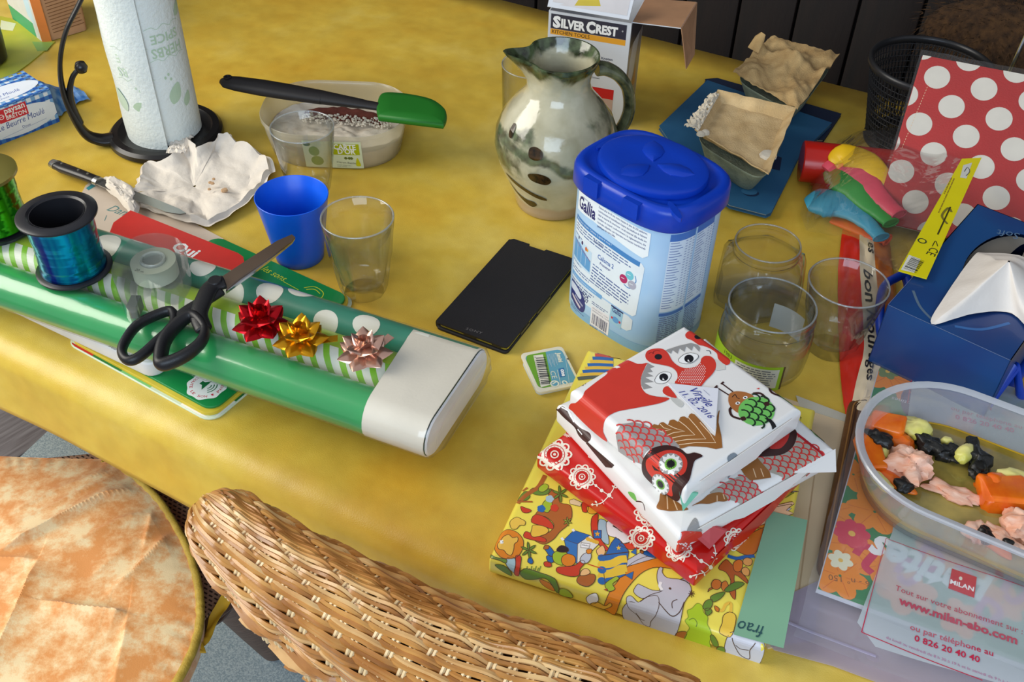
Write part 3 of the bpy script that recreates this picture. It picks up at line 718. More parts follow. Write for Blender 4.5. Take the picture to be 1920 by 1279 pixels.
# ================================================================ drinking vessels
def vessel(name, label, cat, px, prof, mat, n=56, part='body', group=None, h=0):
    t = thing(name, label, cat, P(px[0], px[1], h), group)
    mk(part, lathe(prof, n, True), mat, t, 50); return t
pb = M('blue_translucent_plastic', (14, 104, 236), r=.32, var=.04, sub=.0, trans=.15, rgb2=(10, 94, 226))
vessel('plastic_cup', 'plain blue plastic cup behind the scissor tip', 'cup', (563, 480), [(.0001, .0), (.0225, .0), (.0242, .0012), (.0252, .01), (.0355, .0735), (.0358, .0742), (.0352, .0746), (.0345, .0738), (.0242, .012), (.023, .0042), (.0001, .0035)], pb)
gl = GLASS('clear_glass')
# faceted tumbler: lower half has eleven flat flutes
def fluted(px, rb, rt, h, label, nf=11, hf=.52, th=.0024, group=None):
    t = thing('drinking_glass', label, 'glass', P(*px), group); n = nf * 8; rings = []
    def rg(r, z, k): return [((r * (1 - k * .11 * abs(sin(nf * pi * i / n)) ** 2)) * cos(2 * pi * i / n), (r * (1 - k * .11 * abs(sin(nf * pi * i / n)) ** 2)) * sin(2 * pi * i / n), z) for i in range(n)]
    R = lambda z: lerp(rb, rt, (z / h) ** .85)
    out = [(0.0001, .0, 0), (rb * .86, 0, 0), (rb * .97, .002, .3), (R(.008), .008, 1), (R(h * .25), h * .25, 1), (R(h * hf * .9), h * hf * .9, 1), (R(h * hf) + .0012, h * hf + .003, .1), (R(h * .8), h * .8, 0), (rt, h - .001, 0), (rt - .0006, h, 0), (rt - th * .7, h - .0006, 0), (R(h * .8) - th * .8, h * .8, 0), (R(h * hf) - th, h * hf, 0), (R(h * .2) - th * 1.2, h * .2, 0), (rb * .8, .0105, 0), (.0001, .009, 0)]
    for r, z, k in out: rings.append(rg(r, z, k))
    rings.append(rings[0]); mk('glass_body', stack(rings, False, False), gl, t, 60); glassrim(t, rt - .001, h - .0006); return t
fluted((683, 545), .0222, .0345, .0885, 'faceted clear drinking glass in front of the blue cup')
vessel('drinking_glass', 'thin plain clear glass between the blue cup and the white tub', 'glass', (581, 352), [(.0001, 0), (.0215, 0), (.0232, .0015), (.027, .022), (.0305, .045), (.0338, .0765), (.0334, .0772), (.0328, .0765), (.0293, .045), (.0256, .022), (.021, .0055), (.0001, .0045)], gl, part='glass_body'); glassrim(bpy.context.scene.collection.objects[-2], .0334, .0768)
vessel('drinking_glass', 'thin cylindrical clear glass standing behind the jug', 'glass', (993, 237), [(.0001, 0), (.029, 0), (.031, .0015), (.0335, .02), (.0352, .0815), (.0349, .0825), (.0343, .0815), (.0323, .02), (.029, .0045), (.0001, .004)], gl, part='glass_body'); glassrim(bpy.context.scene.collection.objects[-2], .0349, .082)

# ================================================================ ice cream tub with flour and cocoa, and the spatula
fr = Fr(P(640, 275, 0) + Vector((.006, .012, 0)), P(765, 225, .048) - P(490, 215, .048)); hT = .048
a_, b_ = fr.uv(485, 203, hT), fr.uv(765, 217, hT); cx_ = (a_[0] + b_[0]) / 2; fr.o = fr.o + fr.ex * cx_; fr.o.z = 0
mid = (fr.uv(640, 146, hT)[1] + fr.uv(640, 262, hT)[1]) / 2; fr.o = fr.o + fr.ey * mid; fr.o.z = 0
SX, SY = .168, .128
t = thing('ice_cream_tub', 'translucent oval plastic tub holding flour and cocoa, under the spatula', 'tub', fr)
tubm = FILM('translucent_tub_plastic', (232, 224, 200), dif=.42, gl=.35, r=.25)
rg = lambda d, z, n=10: rr(SX - 2 * d, SY - 2 * d, .056 - d, z, n)
mk('tub', stack([rg(.012, .0), rg(.0095, .002), rg(.004, .028), rg(.002, .042), rg(0, .043), rg(0, .0475), rg(.0006, .048), rg(.0014, .0475), rg(.0028, .043), rg(.0052, .028), rg(.0105, .003), rg(.0125, .0016)], True, True), tubm, t, 50)
flm = M('flour', (226, 214, 194), r=.95, bump=1, bscale=160, var=.12, scale=60)
def powder(u, v):
    a = 2 * pi * u; k = v
    p = rr(SX - .0145, SY - .0145, .05, 0, 12); i = int(round(u * len(p))) % len(p); x, y = p[i][0] * k, p[i][1] * k
    z = .022 + .004 * fb(x * 60, y * 60) + .0025 * fb(x * 160, y * 160, 3)
    if y < .02: z += .006 * (.02 - y) / .06
    return (x, y, z)
mk('flour', grid(powder, 52, 24), flm, t, 40)
mk('flour_side', stack([rg(.0135, .0022), rg(.0125, .004), rg(.0072, .023)], False, False), M('flour_wall', (220, 208, 192), r=.9, rgb2=(160, 140, 130), scale=45, det=5), t, 40)
cocm = M('cocoa_powder', (112, 54, 40), r=.95, bump=1, bscale=240, var=.3, scale=120)
def cocoa(u, v):
    x = lerp(-.045, .062, u); y = lerp(.002, .026, v) - .30 * (u - .5) * .035 + .008; w_ = sin(pi * u) ** .5 * sin(pi * v) ** .5
    return (x, y, .018 + .0165 * w_ + .002 * fb(x * 110, y * 110, 5))
mk('cocoa', grid(cocoa, 40, 14), cocm, t, 40)
rd = random.Random(9); g = G()
for k in range(320):
    u = rd.random(); x = lerp(-.04, .064, u); y = lerp(-.006, .011, rd.random()) - .0105 * (u - .5) + .000; s_ = rd.uniform(.0006, .0019)
    g.add(lathe([(.0001, -s_ * .7), (s_, -s_ * .2), (s_ * .8, s_ * .5), (.0001, s_ * .8)], 6), 0, Matrix.Translation((x, y, .0275 + rd.uniform(0, .005))))
tag(g.build('flour_lumps', flm, t, 40), kind='stuff')
ff = lambda z: (SY / 2) - lerp(.0098, .0035, z / .03)
def sidef(u, v, o):   # label on the front wall: u along x, v height
    x = u; st = SX / 2 - .056; dx = max(0, abs(x) - st); R_ = .056 - .006; y = -ff(v) - o + (R_ - sqrt(max(R_ * R_ - dx * dx, 0)))
    return (x, y, v)
u0, _ = fr.uv(560, 320, .02); u1, _ = fr.uv(672, 322, .02)
A = Art(sidef, cu=[k * .006 for k in range(-14, 14)], r=.4, lift=.0006); A.it = []
A.rect(u0, .002, u1, .041, (214, 222, 190), 0); A.rect(u1 - .033, .022, u1 - .0025, .038, (170, 180, 10), 1)
A.text("CARTE", (u1 - .031, .0300), (u1 - .006, .0300), W_, 2, hk=1.25, bold=.03); A.text("D'OR", (u1 - .027, .0235), (u1 - .007, .0235), W_, 2, hk=1.25, bold=.03)
A.curve([(u1 - .021, .0365), (u1 - .018, .0378), (u1 - .015, .0365), (u1 - .018, .036)], .0006, W_, 2)
for q_ in (-.019, -.015, -.0125): A.blob([(u1 + q_ - .002, .017), (u1 + q_, .019), (u1 + q_ + .002, .017), (u1 + q_, .015)], (96, 110, 40), 1)
A.blob([(u1 - .008, .006), (u1 - .003, .006), (u1 - .004, .012), (u1 - .006, .018), (u1 - .008, .012)], (200, 200, 20), 1)
A.text('Citron Basilic', (u1 - .03, .0095), (u1 - .008, .0085), (90, 90, 70), 2); A.small((u1 - .03, .007), (u1 - .010, .006), 2, .002, (170, 176, 150), 2)
A.ell(u0 + .012, .026, .006, .007, (110, 150, 80), 1); A.ell(u0 + .014, .012, .007, .007, (120, 150, 60), 1); A.ell(u0 + .005, .036, .004, .003, (60, 100, 70), 1)
A.build('label_print', t)
# spatula
h1 = hT + .0135
sa, sb, sc = P(414, 152, h1 + .004), P(710, 200, h1), P(838, 222, h1 - .001)
sf2 = Fr(sa, sb - sa)
t = thing('spatula', 'black rubber spatula with a green silicone head resting across the tub', 'spatula', sf2)
L_ = (sb - sa).length; bm2 = M('black_soft_plastic', (30, 27, 27), r=.5)
us = [0, .006, .02, .05, .08, .1, .115, .125, .14, .17, L_ - .015, L_ + .01]; rs = [.004, .0095, .0115, .0128, .0125, .0118, .0112, .0108, .0098, .0078, .0070, .0066]
mk('handle', tube([(u, 0, 0) for u in us[:8]], rs[:8], 16, fa=.62), bm2, t, 60)
mk('shaft', tube([(u, 0, 0) for u in us[7:]], [r - .0004 for r in rs[7:]], 14, fa=.66), bm2, t, 60)
mk('hanging_hole', lathe([(.0026, .0058), (.0046, .0062), (.0048, .0072), (.0028, .0074)], 18, True), M('black_soft_plastic'), t).location = (.0095, 0, 0)
U = lambda x, y: sf2.uv(x, y, 0)
hd = [(p.x, p.y) for p in spline([(*U(x, y), 0) for x, y in ((709, 222), (706, 205), (712, 183), (727, 178), (770, 182), (812, 192), (834, 208), (838, 224), (832, 237))], 6)]
hd = ccw(hd); ci = (sum(p[0] for p in hd) / len(hd), sum(p[1] for p in hd) / len(hd))
shr = lambda k: [(ci[0] + (p[0] - ci[0]) * k, ci[1] + (p[1] - ci[1]) * k) for p in hd]
mk('head', stack([[(a, b, z) for a, b in shr(k)] for k, z in ((.94, -.0045), (.985, -.0035), (1, 0), (.985, .003), (.93, .0045), (.6, .0052))]), M('green_silicone', (26, 112, 28), r=.5, var=.06), t, 50)
h_hole = 0

# ================================================================ butter pack, flour bag, mat and pot at the left
bf = Fr(P(112, 228, 0), P(112, 228, 0) - P(0, 272, 0))
t = thing('butter_pack', 'butter block in blue gingham and white wrapper at the left photo edge', 'butter', bf)
def hx(x, z, y0, y1): return [(x, y0 + .002, .0005), (x, y0, .002), (x, y0, z - .002), (x, y0 + .002, z), (x, y1 - .002, z), (x, y1, z - .002), (x, y1, .002), (x, y1 - .002, .0005)]
paper = M('butter_wrapper', (224, 230, 236), r=.4, var=.03, bump=.2, bscale=60)
BZ, BY = .044, .062
mk('wrapper', stack([hx(-.13, BZ, 0, BY), hx(-.03, BZ, 0, BY), hx(-.0, BZ - .002, 0, BY)]), paper, t, 30)
bl1, bl2, bl3 = (60, 120, 190), (120, 168, 214), (28, 84, 168)
def bfn(u, v, o):  # unrolled: v<0 front face, 0..BY top
    if v < 0: return (u, -o, BZ + v)
    return (u, v, BZ + o)
def gingham(A, u0, v0, u1, v1, s_=.0105):
    u = u0; 
    while u < u1 - .0005: A.rect(u, v0, min(u + s_ * .5, u1), v1, bl2, 0); u += s_
    v = v0
    while v < v1 - .0005: A.rect(u0, v, u1, min(v + s_ * .5, v1), bl1, 1); v += s_
    u = u0
    while u < u1 - .0005:
        v = v0
        while v < v1 - .0005: A.rect(u, v, min(u + s_ * .5, u1), min(v + s_ * .5, v1), bl3, 2); v += s_
        u += s_
A = Art(bfn, cv=(0,), clip=[(-.13, -BZ), (0, -BZ), (0, BY), (-.13, BY)])
gingham(A, -.13, -BZ, 0, BY)
sh_ = .016
A.ell(-.055 + .012, -.025, .047, .0165, (226, 232, 240), 3, 0, 32); A.ell(-.062 + .014, .026, .047, .018, (226, 232, 240), 3, 0, 32); A.fx = None; _n = len(A.it)
A.poly([(-.083, -.020), (-.048, -.020), (-.048, -.004), (-.083, -.004)], (206, 40, 60), 4); A.text('paysan', (-.0745, -.0105), (-.05, -.0105), W_, 5, hk=1.1, bold=.02); A.text('BRETON', (-.0745, -.0180), (-.05, -.0180), W_, 5, hk=1.1, bold=.02)
A.ell(-.0795, -.0125, .0032, .0032, W_, 5); A.ell(-.0795, -.0125, .0024, .0024, (206, 40, 60), 6); A.line([(-.082, -.013), (-.077, -.012)], .0006, W_, 7)
A.text('Le Beurre Moulé', (-.088, -.0285), (-.030, -.0265), (40, 70, 150), 4, hk=1.25, shear=.2); A.text('Doux', (-.06, -.0345), (-.050, -.0345), (40, 70, 150), 4); A.line([(-.086, -.0375), (-.03, -.0335)], .0003, (90, 120, 180), 4)
A.poly([(-.092, .028), (-.066, .028), (-.066, .044), (-.092, .044)], (206, 60, 70), 4); A.text('paysan', (-.0895, .0375), (-.068, .0375), W_, 5, hk=1.1, bold=.02); A.text('BRETON', (-.0895, .0300), (-.068, .0300), W_, 5, hk=1.1, bold=.02)
A.text('Beurre Moulé', (-.086, .0195), (-.042, .0195), (60, 90, 165), 4, hk=1.2, shear=.2); A.text('Doux', (-.07, .013), (-.058, .013), (60, 90, 165), 4)
A.it[_n:] = [([(a + sh_, b_) for a, b_ in v_], f_, c_, l_) for v_, f_, c_, l_ in A.it[_n:]]
A.build('wrapper_print', t)
def twist(u, v):
    x = lerp(-.0005, .052, u); k = 1 - .55 * u ** .6; y = BY * .5 + (v - .5) * BY * (k if u < .6 else lerp(k, .8, (u - .6) / .4)); hgt = lerp(BZ - .004, .006, min(1, u * 1.3)); z = .003 + hgt * (1 - abs(2 * v - 1) ** 2.2) + .004 * fb(x * 120, y * 120, 3)
    return (x, y + .012 * u, max(z, .001))
mtw = M('gingham_tail', (120, 160, 205), r=.4, rgb2=(50, 110, 180), scale=120, det=1)
mk('wrapper_tail', grid(twist, 20, 16), mtw, t, 20)
ff_ = Fr(P(92, 79, 0), P(165, 57, 0) - P(92, 79, 0))
t = thing('flour_bag', 'paper bag with tan printed side standing on the yellow-green placemat', 'bag', ff_)
def bagring(z, k=0): return [(x + .0015 * fb(x * 80, z * 40 + k), y + .002 * fb(y * 80, z * 40, k), z) for x, y, _ in rr(.062, .10, .006, 0, 4, .026, .05)]
mk('bag_body', stack([bagring(.001 + .16 * k / 12, k) for k in range(13)]), M('kraft_print', (196, 150, 112), r=.6, var=.1, scale=50), t, 40)
A = Art(lambda u, v, o: (u, -o - .001, v) if u >= -.003 else (-.0055 - o, -u, v), cu=(-.003,), lift=.002)
A.rect(-.1, .0, -.004, .16, (212, 212, 210), 0); A.rect(-.1, .0, -.02, .022, (60, 160, 110), 1); A.rect(-.004, 0, .003, .06, (226, 130, 60), 1)
A.poly([(-.03, .03), (-.012, .02), (-.008, .15), (-.03, .15)], (190, 216, 230), 1)
for k in range(26): A.line([(.008, .012 + k * .0045), (.052 - (k * 7 % 5) * .001, .0135 + k * .0045)], .001, (120, 84, 60), 1)
A.build('bag_print', t)
pts = [P(-160, 20), P(-10, 30), P(20, 36), P(104, 80), P(56, 120), P(-60, 205), P(-260, 140)]
t = thing('placemat', 'yellow-green printed placemat under the flour bag', 'placemat', pts[3]); q = [p - pts[3] for p in pts]
mk('sheet', prism(ccw([(p.x, p.y) for p in q]), .0002, .0016), M('lime_placemat', (190, 186, 60), r=.45, rgb2=(150, 160, 60), scale=12), t)
A = Art(flat(.0016)); U = lambda x, y: P(x, y, .0016) - pts[3]
A.poly([U(2, 38), U(30, 44), U(24, 58), U(0, 55)], (222, 224, 190), 0); A.poly([U(60, 78), U(100, 80), U(88, 95), U(70, 96)], (130, 170, 80), 0)
A.build('placemat_print', t)
c = P(-36, 118, 0)
t = thing('cooking_pot', 'dark pot with grey rim just entering at the left edge', 'pot', c)
mk('pot_body', lathe([(.0001, .002), (.030, .002), (.034, .005), (.036, .03), (.0365, .055), (.0355, .055), (.033, .01), (.0001, .007)], 48, True), M('dark_pot', (36, 32, 32), r=.35), t)
mk('pot_rim', lathe([(.035, .055), (.038, .055), (.038, .068), (.035, .068)], 48, True), M('grey_metal', (120, 118, 116), r=.3, metal=.8), t)
# ================================================================ jug
c = P(1036, 376, 0)
t = thing('jug', 'glazed cream stoneware jug with dark green drips, spout and looped handle', 'jug', c)
jm = bpy.data.materials.new('drip_glaze'); jm.use_nodes = True; N = jm.node_tree.nodes; L = jm.node_tree.links
b = N['Principled BSDF']; b.inputs['Roughness'].default_value = .14; b.inputs['Coat Weight'].default_value = .5; b.inputs['Coat Roughness'].default_value = .05
tc = N.new('ShaderNodeTexCoord'); sx = N.new('ShaderNodeSeparateXYZ'); L.new(tc.outputs['Object'], sx.inputs[0])
def nzj(sc, det=4, dis=0):
    n = N.new('ShaderNodeTexNoise'); n.inputs['Scale'].default_value = sc; n.inputs['Detail'].default_value = det; n.inputs['Distortion'].default_value = dis; L.new(tc.outputs['Object'], n.inputs[0]); return n
def ramp(src, p0, c0_, p1, c1_):
    r = N.new('ShaderNodeValToRGB'); r.color_ramp.elements[0].position = p0; r.color_ramp.elements[0].color = c0_; r.color_ramp.elements[1].position = p1; r.color_ramp.elements[1].color = c1_; L.new(src, r.inputs[0]); return r
def mixc(f, a, b_):
    m = N.new('ShaderNodeMix'); m.data_type = 'RGBA'
    if isinstance(f, (int, float)): m.inputs[0].default_value = f
    else: L.new(f, m.inputs[0])
    for i, q in ((6, a), (7, b_)):
        if isinstance(q, tuple): m.inputs[i].default_value = q
        else: L.new(q, m.inputs[i])
    return m.outputs[2]
def mth(op, a, b_, clamp=False):
    m = N.new('ShaderNodeMath'); m.operation = op; m.use_clamp = clamp
    for i, q in ((0, a), (1, b_)):
        if isinstance(q, (int, float)): m.inputs[i].default_value = q
        else: L.new(q, m.inputs[i])
    return m.outputs[0]
def smooth(x, a, b_):
    m = N.new('ShaderNodeMapRange'); m.interpolation_type = 'SMOOTHSTEP'; m.inputs[1].default_value = a; m.inputs[2].default_value = b_; L.new(x, m.inputs[0]); return m.outputs[0]
base = ramp(nzj(24).outputs[0], .3, lin((156, 150, 120)), .7, lin((198, 192, 166))).outputs[0]
z = sx.outputs[2]; x = sx.outputs[0]; y = sx.outputs[1]
nn = nzj(30, 5, .4).outputs[0]; nv = mth('MULTIPLY', mth('SUBTRACT', nn, .5), .09)
# unglazed foot
foot = smooth(mth('ADD', z, mth('MULTIPLY', mth('SUBTRACT', nn, .5), .01)), .020, .014)
col = mixc(foot, base, lin((170, 148, 120)))
# green patches: left shoulder band, right flank, rim
gcol = ramp(nzj(90, 4).outputs[0], .35, lin((28, 30, 14)), .65, lin((84, 98, 66))).outputs[0]
band1 = mth('MULTIPLY', smooth(mth('ADD', x, nv), -.022, -.044), mth('MULTIPLY', smooth(mth('ADD', z, nv), .055, .068), smooth(mth('ADD', z, nv), .112, .100)))
swoop = mth('SUBTRACT', z, mth('ADD', .078, mth('MULTIPLY', x, -.35)))
band2 = mth('MULTIPLY', smooth(mth('ABSOLUTE', mth('ADD', swoop, mth('MULTIPLY', nv, .35)), 0), .009, .003), smooth(y, .02, .0))
flank = mth('MULTIPLY', smooth(mth('ADD', x, nv), .034, .052), smooth(mth('ADD', z, nv), .055, .09))
rim = smooth(mth('ADD', z, mth('MULTIPLY', nv, .45)), .157, .166)
g_ = mth('MAXIMUM', mth('MAXIMUM', mth('MULTIPLY', band1, .9), mth('MULTIPLY', band2, .85)), mth('MAXIMUM', mth('MULTIPLY', flank, .75), rim))
col = mixc(g_, col, gcol); L.new(col, b.inputs['Base Color'])
bp = N.new('ShaderNodeBump'); bp.inputs['Strength'].default_value = .35; bp.inputs['Distance'].default_value = .003; L.new(nzj(45, 3).outputs[0], bp.inputs['Height']); L.new(bp.outputs[0], b.inputs['Normal'])
sd = P(978, 118, .165) - c; sa_ = atan2(sd.y, sd.x)
def jr(prof, n=64):
    rings = []
    for r, z in prof:
        rg = []
        for i in range(n):
            a = 2 * pi * i / n; da = (a - sa_ + pi) % (2 * pi) - pi; k = max(0, (z - .138) / .032)
            q = r + .0165 * k ** 1.5 * exp(-(da / .26) ** 2) - .003 * k * exp(-((abs(da) - .62) / .22) ** 2)
            zz = z + .004 * k * exp(-(da / .3) ** 2)
            wob = 1 + .006 * sin(2 * a + z * 30)
            rg.append((q * wob * cos(a), q * wob * sin(a), zz))
        rings.append(rg)
    rings.append(rings[0]); return stack(rings, False, False)
outp = [(.0001, 0), (.038, 0), (.0405, .002), (.0415, .008), (.044, .018), (.052, .036), (.0605, .056), (.0645, .074), (.0635, .090), (.0575, .106), (.047, .120), (.037, .131), (.0325, .140), (.0315, .148), (.0335, .157), (.0375, .166), (.0395, .171), (.039, .1735), (.0372, .1735), (.0345, .168), (.030, .158), (.0285, .148), (.029, .138), (.041, .120), (.052, .104), (.058, .088), (.058, .070), (.048, .045), (.038, .020), (.0001, .012)]
mk('jug_body', jr(outp), jm, t, 60)
hf_ = Fr(c, (.96, .28, 0), (0, 0, 1)); hdir = hf_.ex
hp = [hf_.uv(x, y) for x, y in ((1118, 128), (1135, 128), (1158, 140), (1176, 165), (1180, 200), (1172, 228), (1158, 250))]
hp = [(max(hp[0][0], .034), hp[0][1])] + hp[1:]
q = spline([(hdir.x * a, hdir.y * a, b_) for a, b_ in hp], 6); n = len(q)
hm = M('dark_glaze', (112, 116, 84), r=.15, rgb2=(36, 42, 26), scale=60, coat=.5, det=5)
mk('handle', tube(q, [lerp(.0115, .0085, k / n) for k in range(n)], 14, fa=.62), hm, t, 60)
bro = M('brown_glaze_drip', (70, 48, 22), r=.16, rgb2=(30, 24, 14), scale=160, det=4)
def onjug(u, v):   # u angle offset from the camera side, v height
    rad = 0
    for (r0, z0), (r1, z1) in zip(outp[:20], outp[1:20]):
        if z0 <= v <= z1 and z1 > z0: rad = lerp(r0, r1, (v - z0) / (z1 - z0)); break
    return rad
vj = atan2(-c.y, -c.x)
def jugf(u, v, o):
    r_ = onjug(u, v) + o + .0002; a = vj + u; return (r_ * cos(a), r_ * sin(a), v)
for dp in ([(-.44, .098), (-.34, .101), (-.22, .098), (-.2, .092), (-.3, .088), (-.42, .09)], [(-.42, .070), (-.25, .0735), (-.1, .071), (-.04, .065), (-.12, .060), (-.3, .061), (-.40, .064)], [(-1.0, .054), (-.7, .0495), (-.4, .043), (-.16, .038), (-.12, .034), (-.3, .035), (-.6, .0415), (-.9, .048)], [(-1.05, .041), (-.85, .031), (-.62, .027), (-.42, .027), (-.36, .022), (-.5, .017), (-.7, .020), (-.95, .031)], [(-.95, .112), (-.85, .110), (-.84, .100), (-.93, .101)]):
    A = Art(jugf, cu=[k * .08 for k in range(-18, 18)], cv=[.005 * k for k in range(30)], lift=.0005); A.blob(dp, bro, 0); A.build('glaze_drip', t)

# ================================================================ formula tin
def TIN():
    lo = [P(1063, 592, 0), P(1222, 686, 0), P(1313, 612, 0)]
    ctr = P(1195, 585, 0)
    return lo
e1 = (P(1262, 405, .155) - P(1082, 295, .155)).normalized()
ctr = (P(1082, 295, .155) + P(1378, 330, .155) + P(1262, 405, .155) + P(1190, 230, .155)) / 4
SXt, SYt = .122, .094
e1 = Vector((.72, -.694, 0)).normalized()
tn = Fr((ctr.x - .003, ctr.y - .013, 0), e1)
t = thing('formula_tin', 'tall blue and white baby milk powder tin with a blue plastic lid', 'tin', tn)
TH_ = .150; RC = .036
def tring(d, z, n=12, bulge=.004):
    o = []
    for x_, y_, zz in rr(SXt - 2 * d, SYt - 2 * d, RC - d, z, n): o.append((x_, y_, z))
    return o
# outline with slightly bulging faces, by arc length
def outline(d=0, n=240):
    pts = []
    for k in range(n):
        a = 2 * pi * k / n; ca, sa2 = cos(a), sin(a); p = 3.4
        r_ = ((abs(ca) / (SXt / 2 - d)) ** p + (abs(sa2) / (SYt / 2 - d)) ** p) ** (-1 / p); pts.append(Vector((r_ * ca, r_ * sa2, 0)))
    return pts
OL = outline()
tm = M('tin_print_base', (150, 190, 226), r=.3, rgb2=(176, 208, 236), scale=14, var=.1)
mk('tin_body', stack([[(p.x, p.y, z) for p in outline(d)] for d, z in ((.003, 0), (.0008, .0006), (.0, .003), (0, .02), (0, TH_ - .02), (0, TH_))], True, False), tm, t, 50)
# unrolled surface: s = arc length, 0 at the left end of the front face, increasing to the right (front is -y)
per = []; k0 = int(240 * (pi + .42) / (2 * pi)); acc = 0; pv = None
for k in range(241):
    p = OL[(k0 + k) % 240]
    if pv is not None: acc += (p - pv).length
    per.append((acc, p)); pv = p
def tinf(u, v, o):
    u = .020 + u * .79 if u < .112 else u - .0035
    v = v * .985
    u = max(0, min(u, per[-1][0] - 1e-6)); i = min(int(u / acc * 240), 239)
    while i > 0 and per[i][0] > u: i -= 1
    while i < 239 and per[i + 1][0] < u: i += 1
    f_ = (u - per[i][0]) / max(per[i + 1][0] - per[i][0], 1e-9); p = per[i][1].lerp(per[i + 1][1], f_); d = (per[i + 1][1] - per[i][1]).normalized(); n_ = Vector((d.y, -d.x, 0))
    return (p.x + n_.x * o, p.y + n_.y * o, v)
A = Art(tinf, cu=[k * .002 for k in range(0, 110)], r=.3, lift=.0002)
# widths: front face runs s 0 .. .108, right side from .118
FW = .112
WH, BL, MB, DB = (228, 236, 240), (70, 130, 190), (110, 165, 214), (32, 52, 120)
A.rect(0, 0, .235, .010, (126, 172, 206), 0)
A.poly([(0, .118), (.03, .1185), (FW - .010, .108), (FW - .004, .112), (FW - .004, .136), (0, .141)], WH, 1)
A.text('Gallia', (.003, .1225), (.033, .1205), (34, 36, 100), 2, hk=1.35, bold=.03); A.text('LABORATOIRE', (.010, .1345), (.024, .1338), DB, 2)
tt = ["Depuis plus de 30 ans, notre équipe de plus de 250 pédiatres,", "nutritionnistes et scientifiques s'inspire des bénéfices de l'aliment", "idéal et naturel du nourrisson : le lait maternel. Elle étudie ses", "bienfaits et conçoit, conformément à la réglementation, des", "formules adaptées, qui répondent aux besoins nutritionnels", "spécifiques de votre bébé."]
for k, s_ in enumerate(tt): A.text(s_, (.037, .1355 - k * .0040), (FW - .008 if k < 5 else .064, .1335 - k * .0040 if k < 5 else .1348 - k * .004), (60, 74, 130), 2, height=.0031, bold=.012)
A.poly([(0, .046), (FW - .013, .040), (FW - .009, .043), (FW - .006, .098), (FW - .010, .102), (0, .110)], (222, 232, 238), 1)
A.line([(0, .1095), (FW - .012, .1000)], .0052, BL, 2); A.text('Pourquoi choisir Calisma 2 après 6 mois ?', (.003, .1082), (.060, .1038), (225, 235, 245), 3, height=.003)
A.small((.002, .1045), (FW - .012, .0955), 3, .0031, (96, 116, 160), 2, 3)
A.text('Pronutra+', (.034, .0975), (.049, .0965), (60, 70, 120), 3, hk=1.1, bold=.02)
A.poly([(0, .062), (.033, .059), (.033, .084), (0, .0935)], (196, 220, 236), 3); A.poly([(0, .087), (.012, .085), (.032, .0735), (.032, .061), (0, .066)], (104, 160, 206), 4)
for q in (.0, .008, .016, .024): A.line([(q, .065), (q, .088)], .0005, (206, 226, 240), 5)
A.line([(0, .0868), (.032, .0735)], .0006, (150, 60, 110), 5)
A.ell(.009, .090, .001, .0018, (60, 60, 90), 5); A.ell(.016, .0875, .0015, .0022, (70, 44, 84), 5); A.ell(.0235, .084, .0018, .0024, (206, 110, 70), 5); A.ell(.026, .0835, .0012, .0016, (220, 170, 70), 5)
A.small((.001, .0935), (.030, .0885), 1, .002, (90, 110, 160), 5, 8); A.small((.001, .0625), (.030, .058), 1, .002, (70, 90, 150), 5, 9)
A.text('Calisma 2', (.042, .0825), (.066, .0805), (30, 80, 160), 2, hk=1.15, bold=.015); A.text('Pronutra+', (.046, .0770), (.062, .0757), (60, 60, 130), 2, hk=1.1, bold=.02)
A.small((.036, .0735), (.068, .0705), 1, .003, (90, 110, 160), 2, 4)
A.small((.036, .0700), (FW - .014, .0620), 5, .0035, (80, 98, 150), 2, 5); A.small((0, .056), (.066, .0495), 2, .003, (96, 116, 160), 2, 15)
for cx1, cy1, cc1 in ((.089, .0835, (110, 190, 206)), (.0815, .0765, (176, 44, 100)), (.0935, .0745, (170, 170, 186))): A.ell(cx1, cy1, .0055, .0048, cc1, 3); A.small((cx1 - .0035, cy1 + .0008), (cx1 + .0035, cy1 + .0008), 1, .0016, WH, 4, 2)
A.curve([(.096, .086), (.098, .081), (.097, .078)], .001, BL, 3); A.curve([(.083, .071), (.088, .0695), (.092, .070)], .001, BL, 3)
A.poly([(0, .022), (FW - .018, .020), (FW - .012, .024), (FW - .012, .0355), (FW - .018, .038), (0, .0455)], (214, 226, 234), 1)
A.line([(0, .0462), (.054, .0412)], .005, MB, 2); A.text('Notre lait Calisma Croissance', (.003, .0448), (.045, .0412), (225, 235, 245), 3, height=.0028)
A.small((0, .0405), (.044, .0365), 3, .003, (90, 106, 150), 2, 6)
A.poly([(.068, .0195), (.086, .018), (.087, .038), (.069, .0395)], (150, 194, 218), 3); A.line([(.069, .0395), (.087, .038)], .0016, (34, 40, 90), 4); A.text('Gallia', (.071, .0335), (.084, .0325), DB, 4, hk=1.3, bold=.02); A.ell(.0775, .0255, .005, .0035, (90, 150, 206), 4); A.ell(.072, .026, .0014, .0014, (200, 50, 70), 5); A.ell(.0835, .0255, .0014, .0014, (200, 50, 70), 5)
A.blob([(0, .036), (.014, .0355), (.026, .028), (.03, .018), (.027, .0095), (.018, .0085), (.006, .013), (0, .016)], (44, 52, 118), 2); A.blob([(0, .034), (.012, .034), (.022, .0275), (.02, .0225), (.008, .026), (0, .027)], (206, 216, 232), 3)
A.text('24h/24', (.0195, .0305), (.0335, .0290), (40, 50, 110), 4, hk=1.15, bold=.02); A.text('7j/7', (.0255, .0245), (.034, .0235), (40, 50, 110), 4, hk=1.15, bold=.02)
A.line([(.004, .0205), (.022, .0125)], .003, (206, 196, 206), 3); A.line([(.010, .0225), (.026, .0165)], .0024, (150, 156, 186), 3)
A.rect(.040, .0015, .069, .0255, (222, 222, 228), 2)
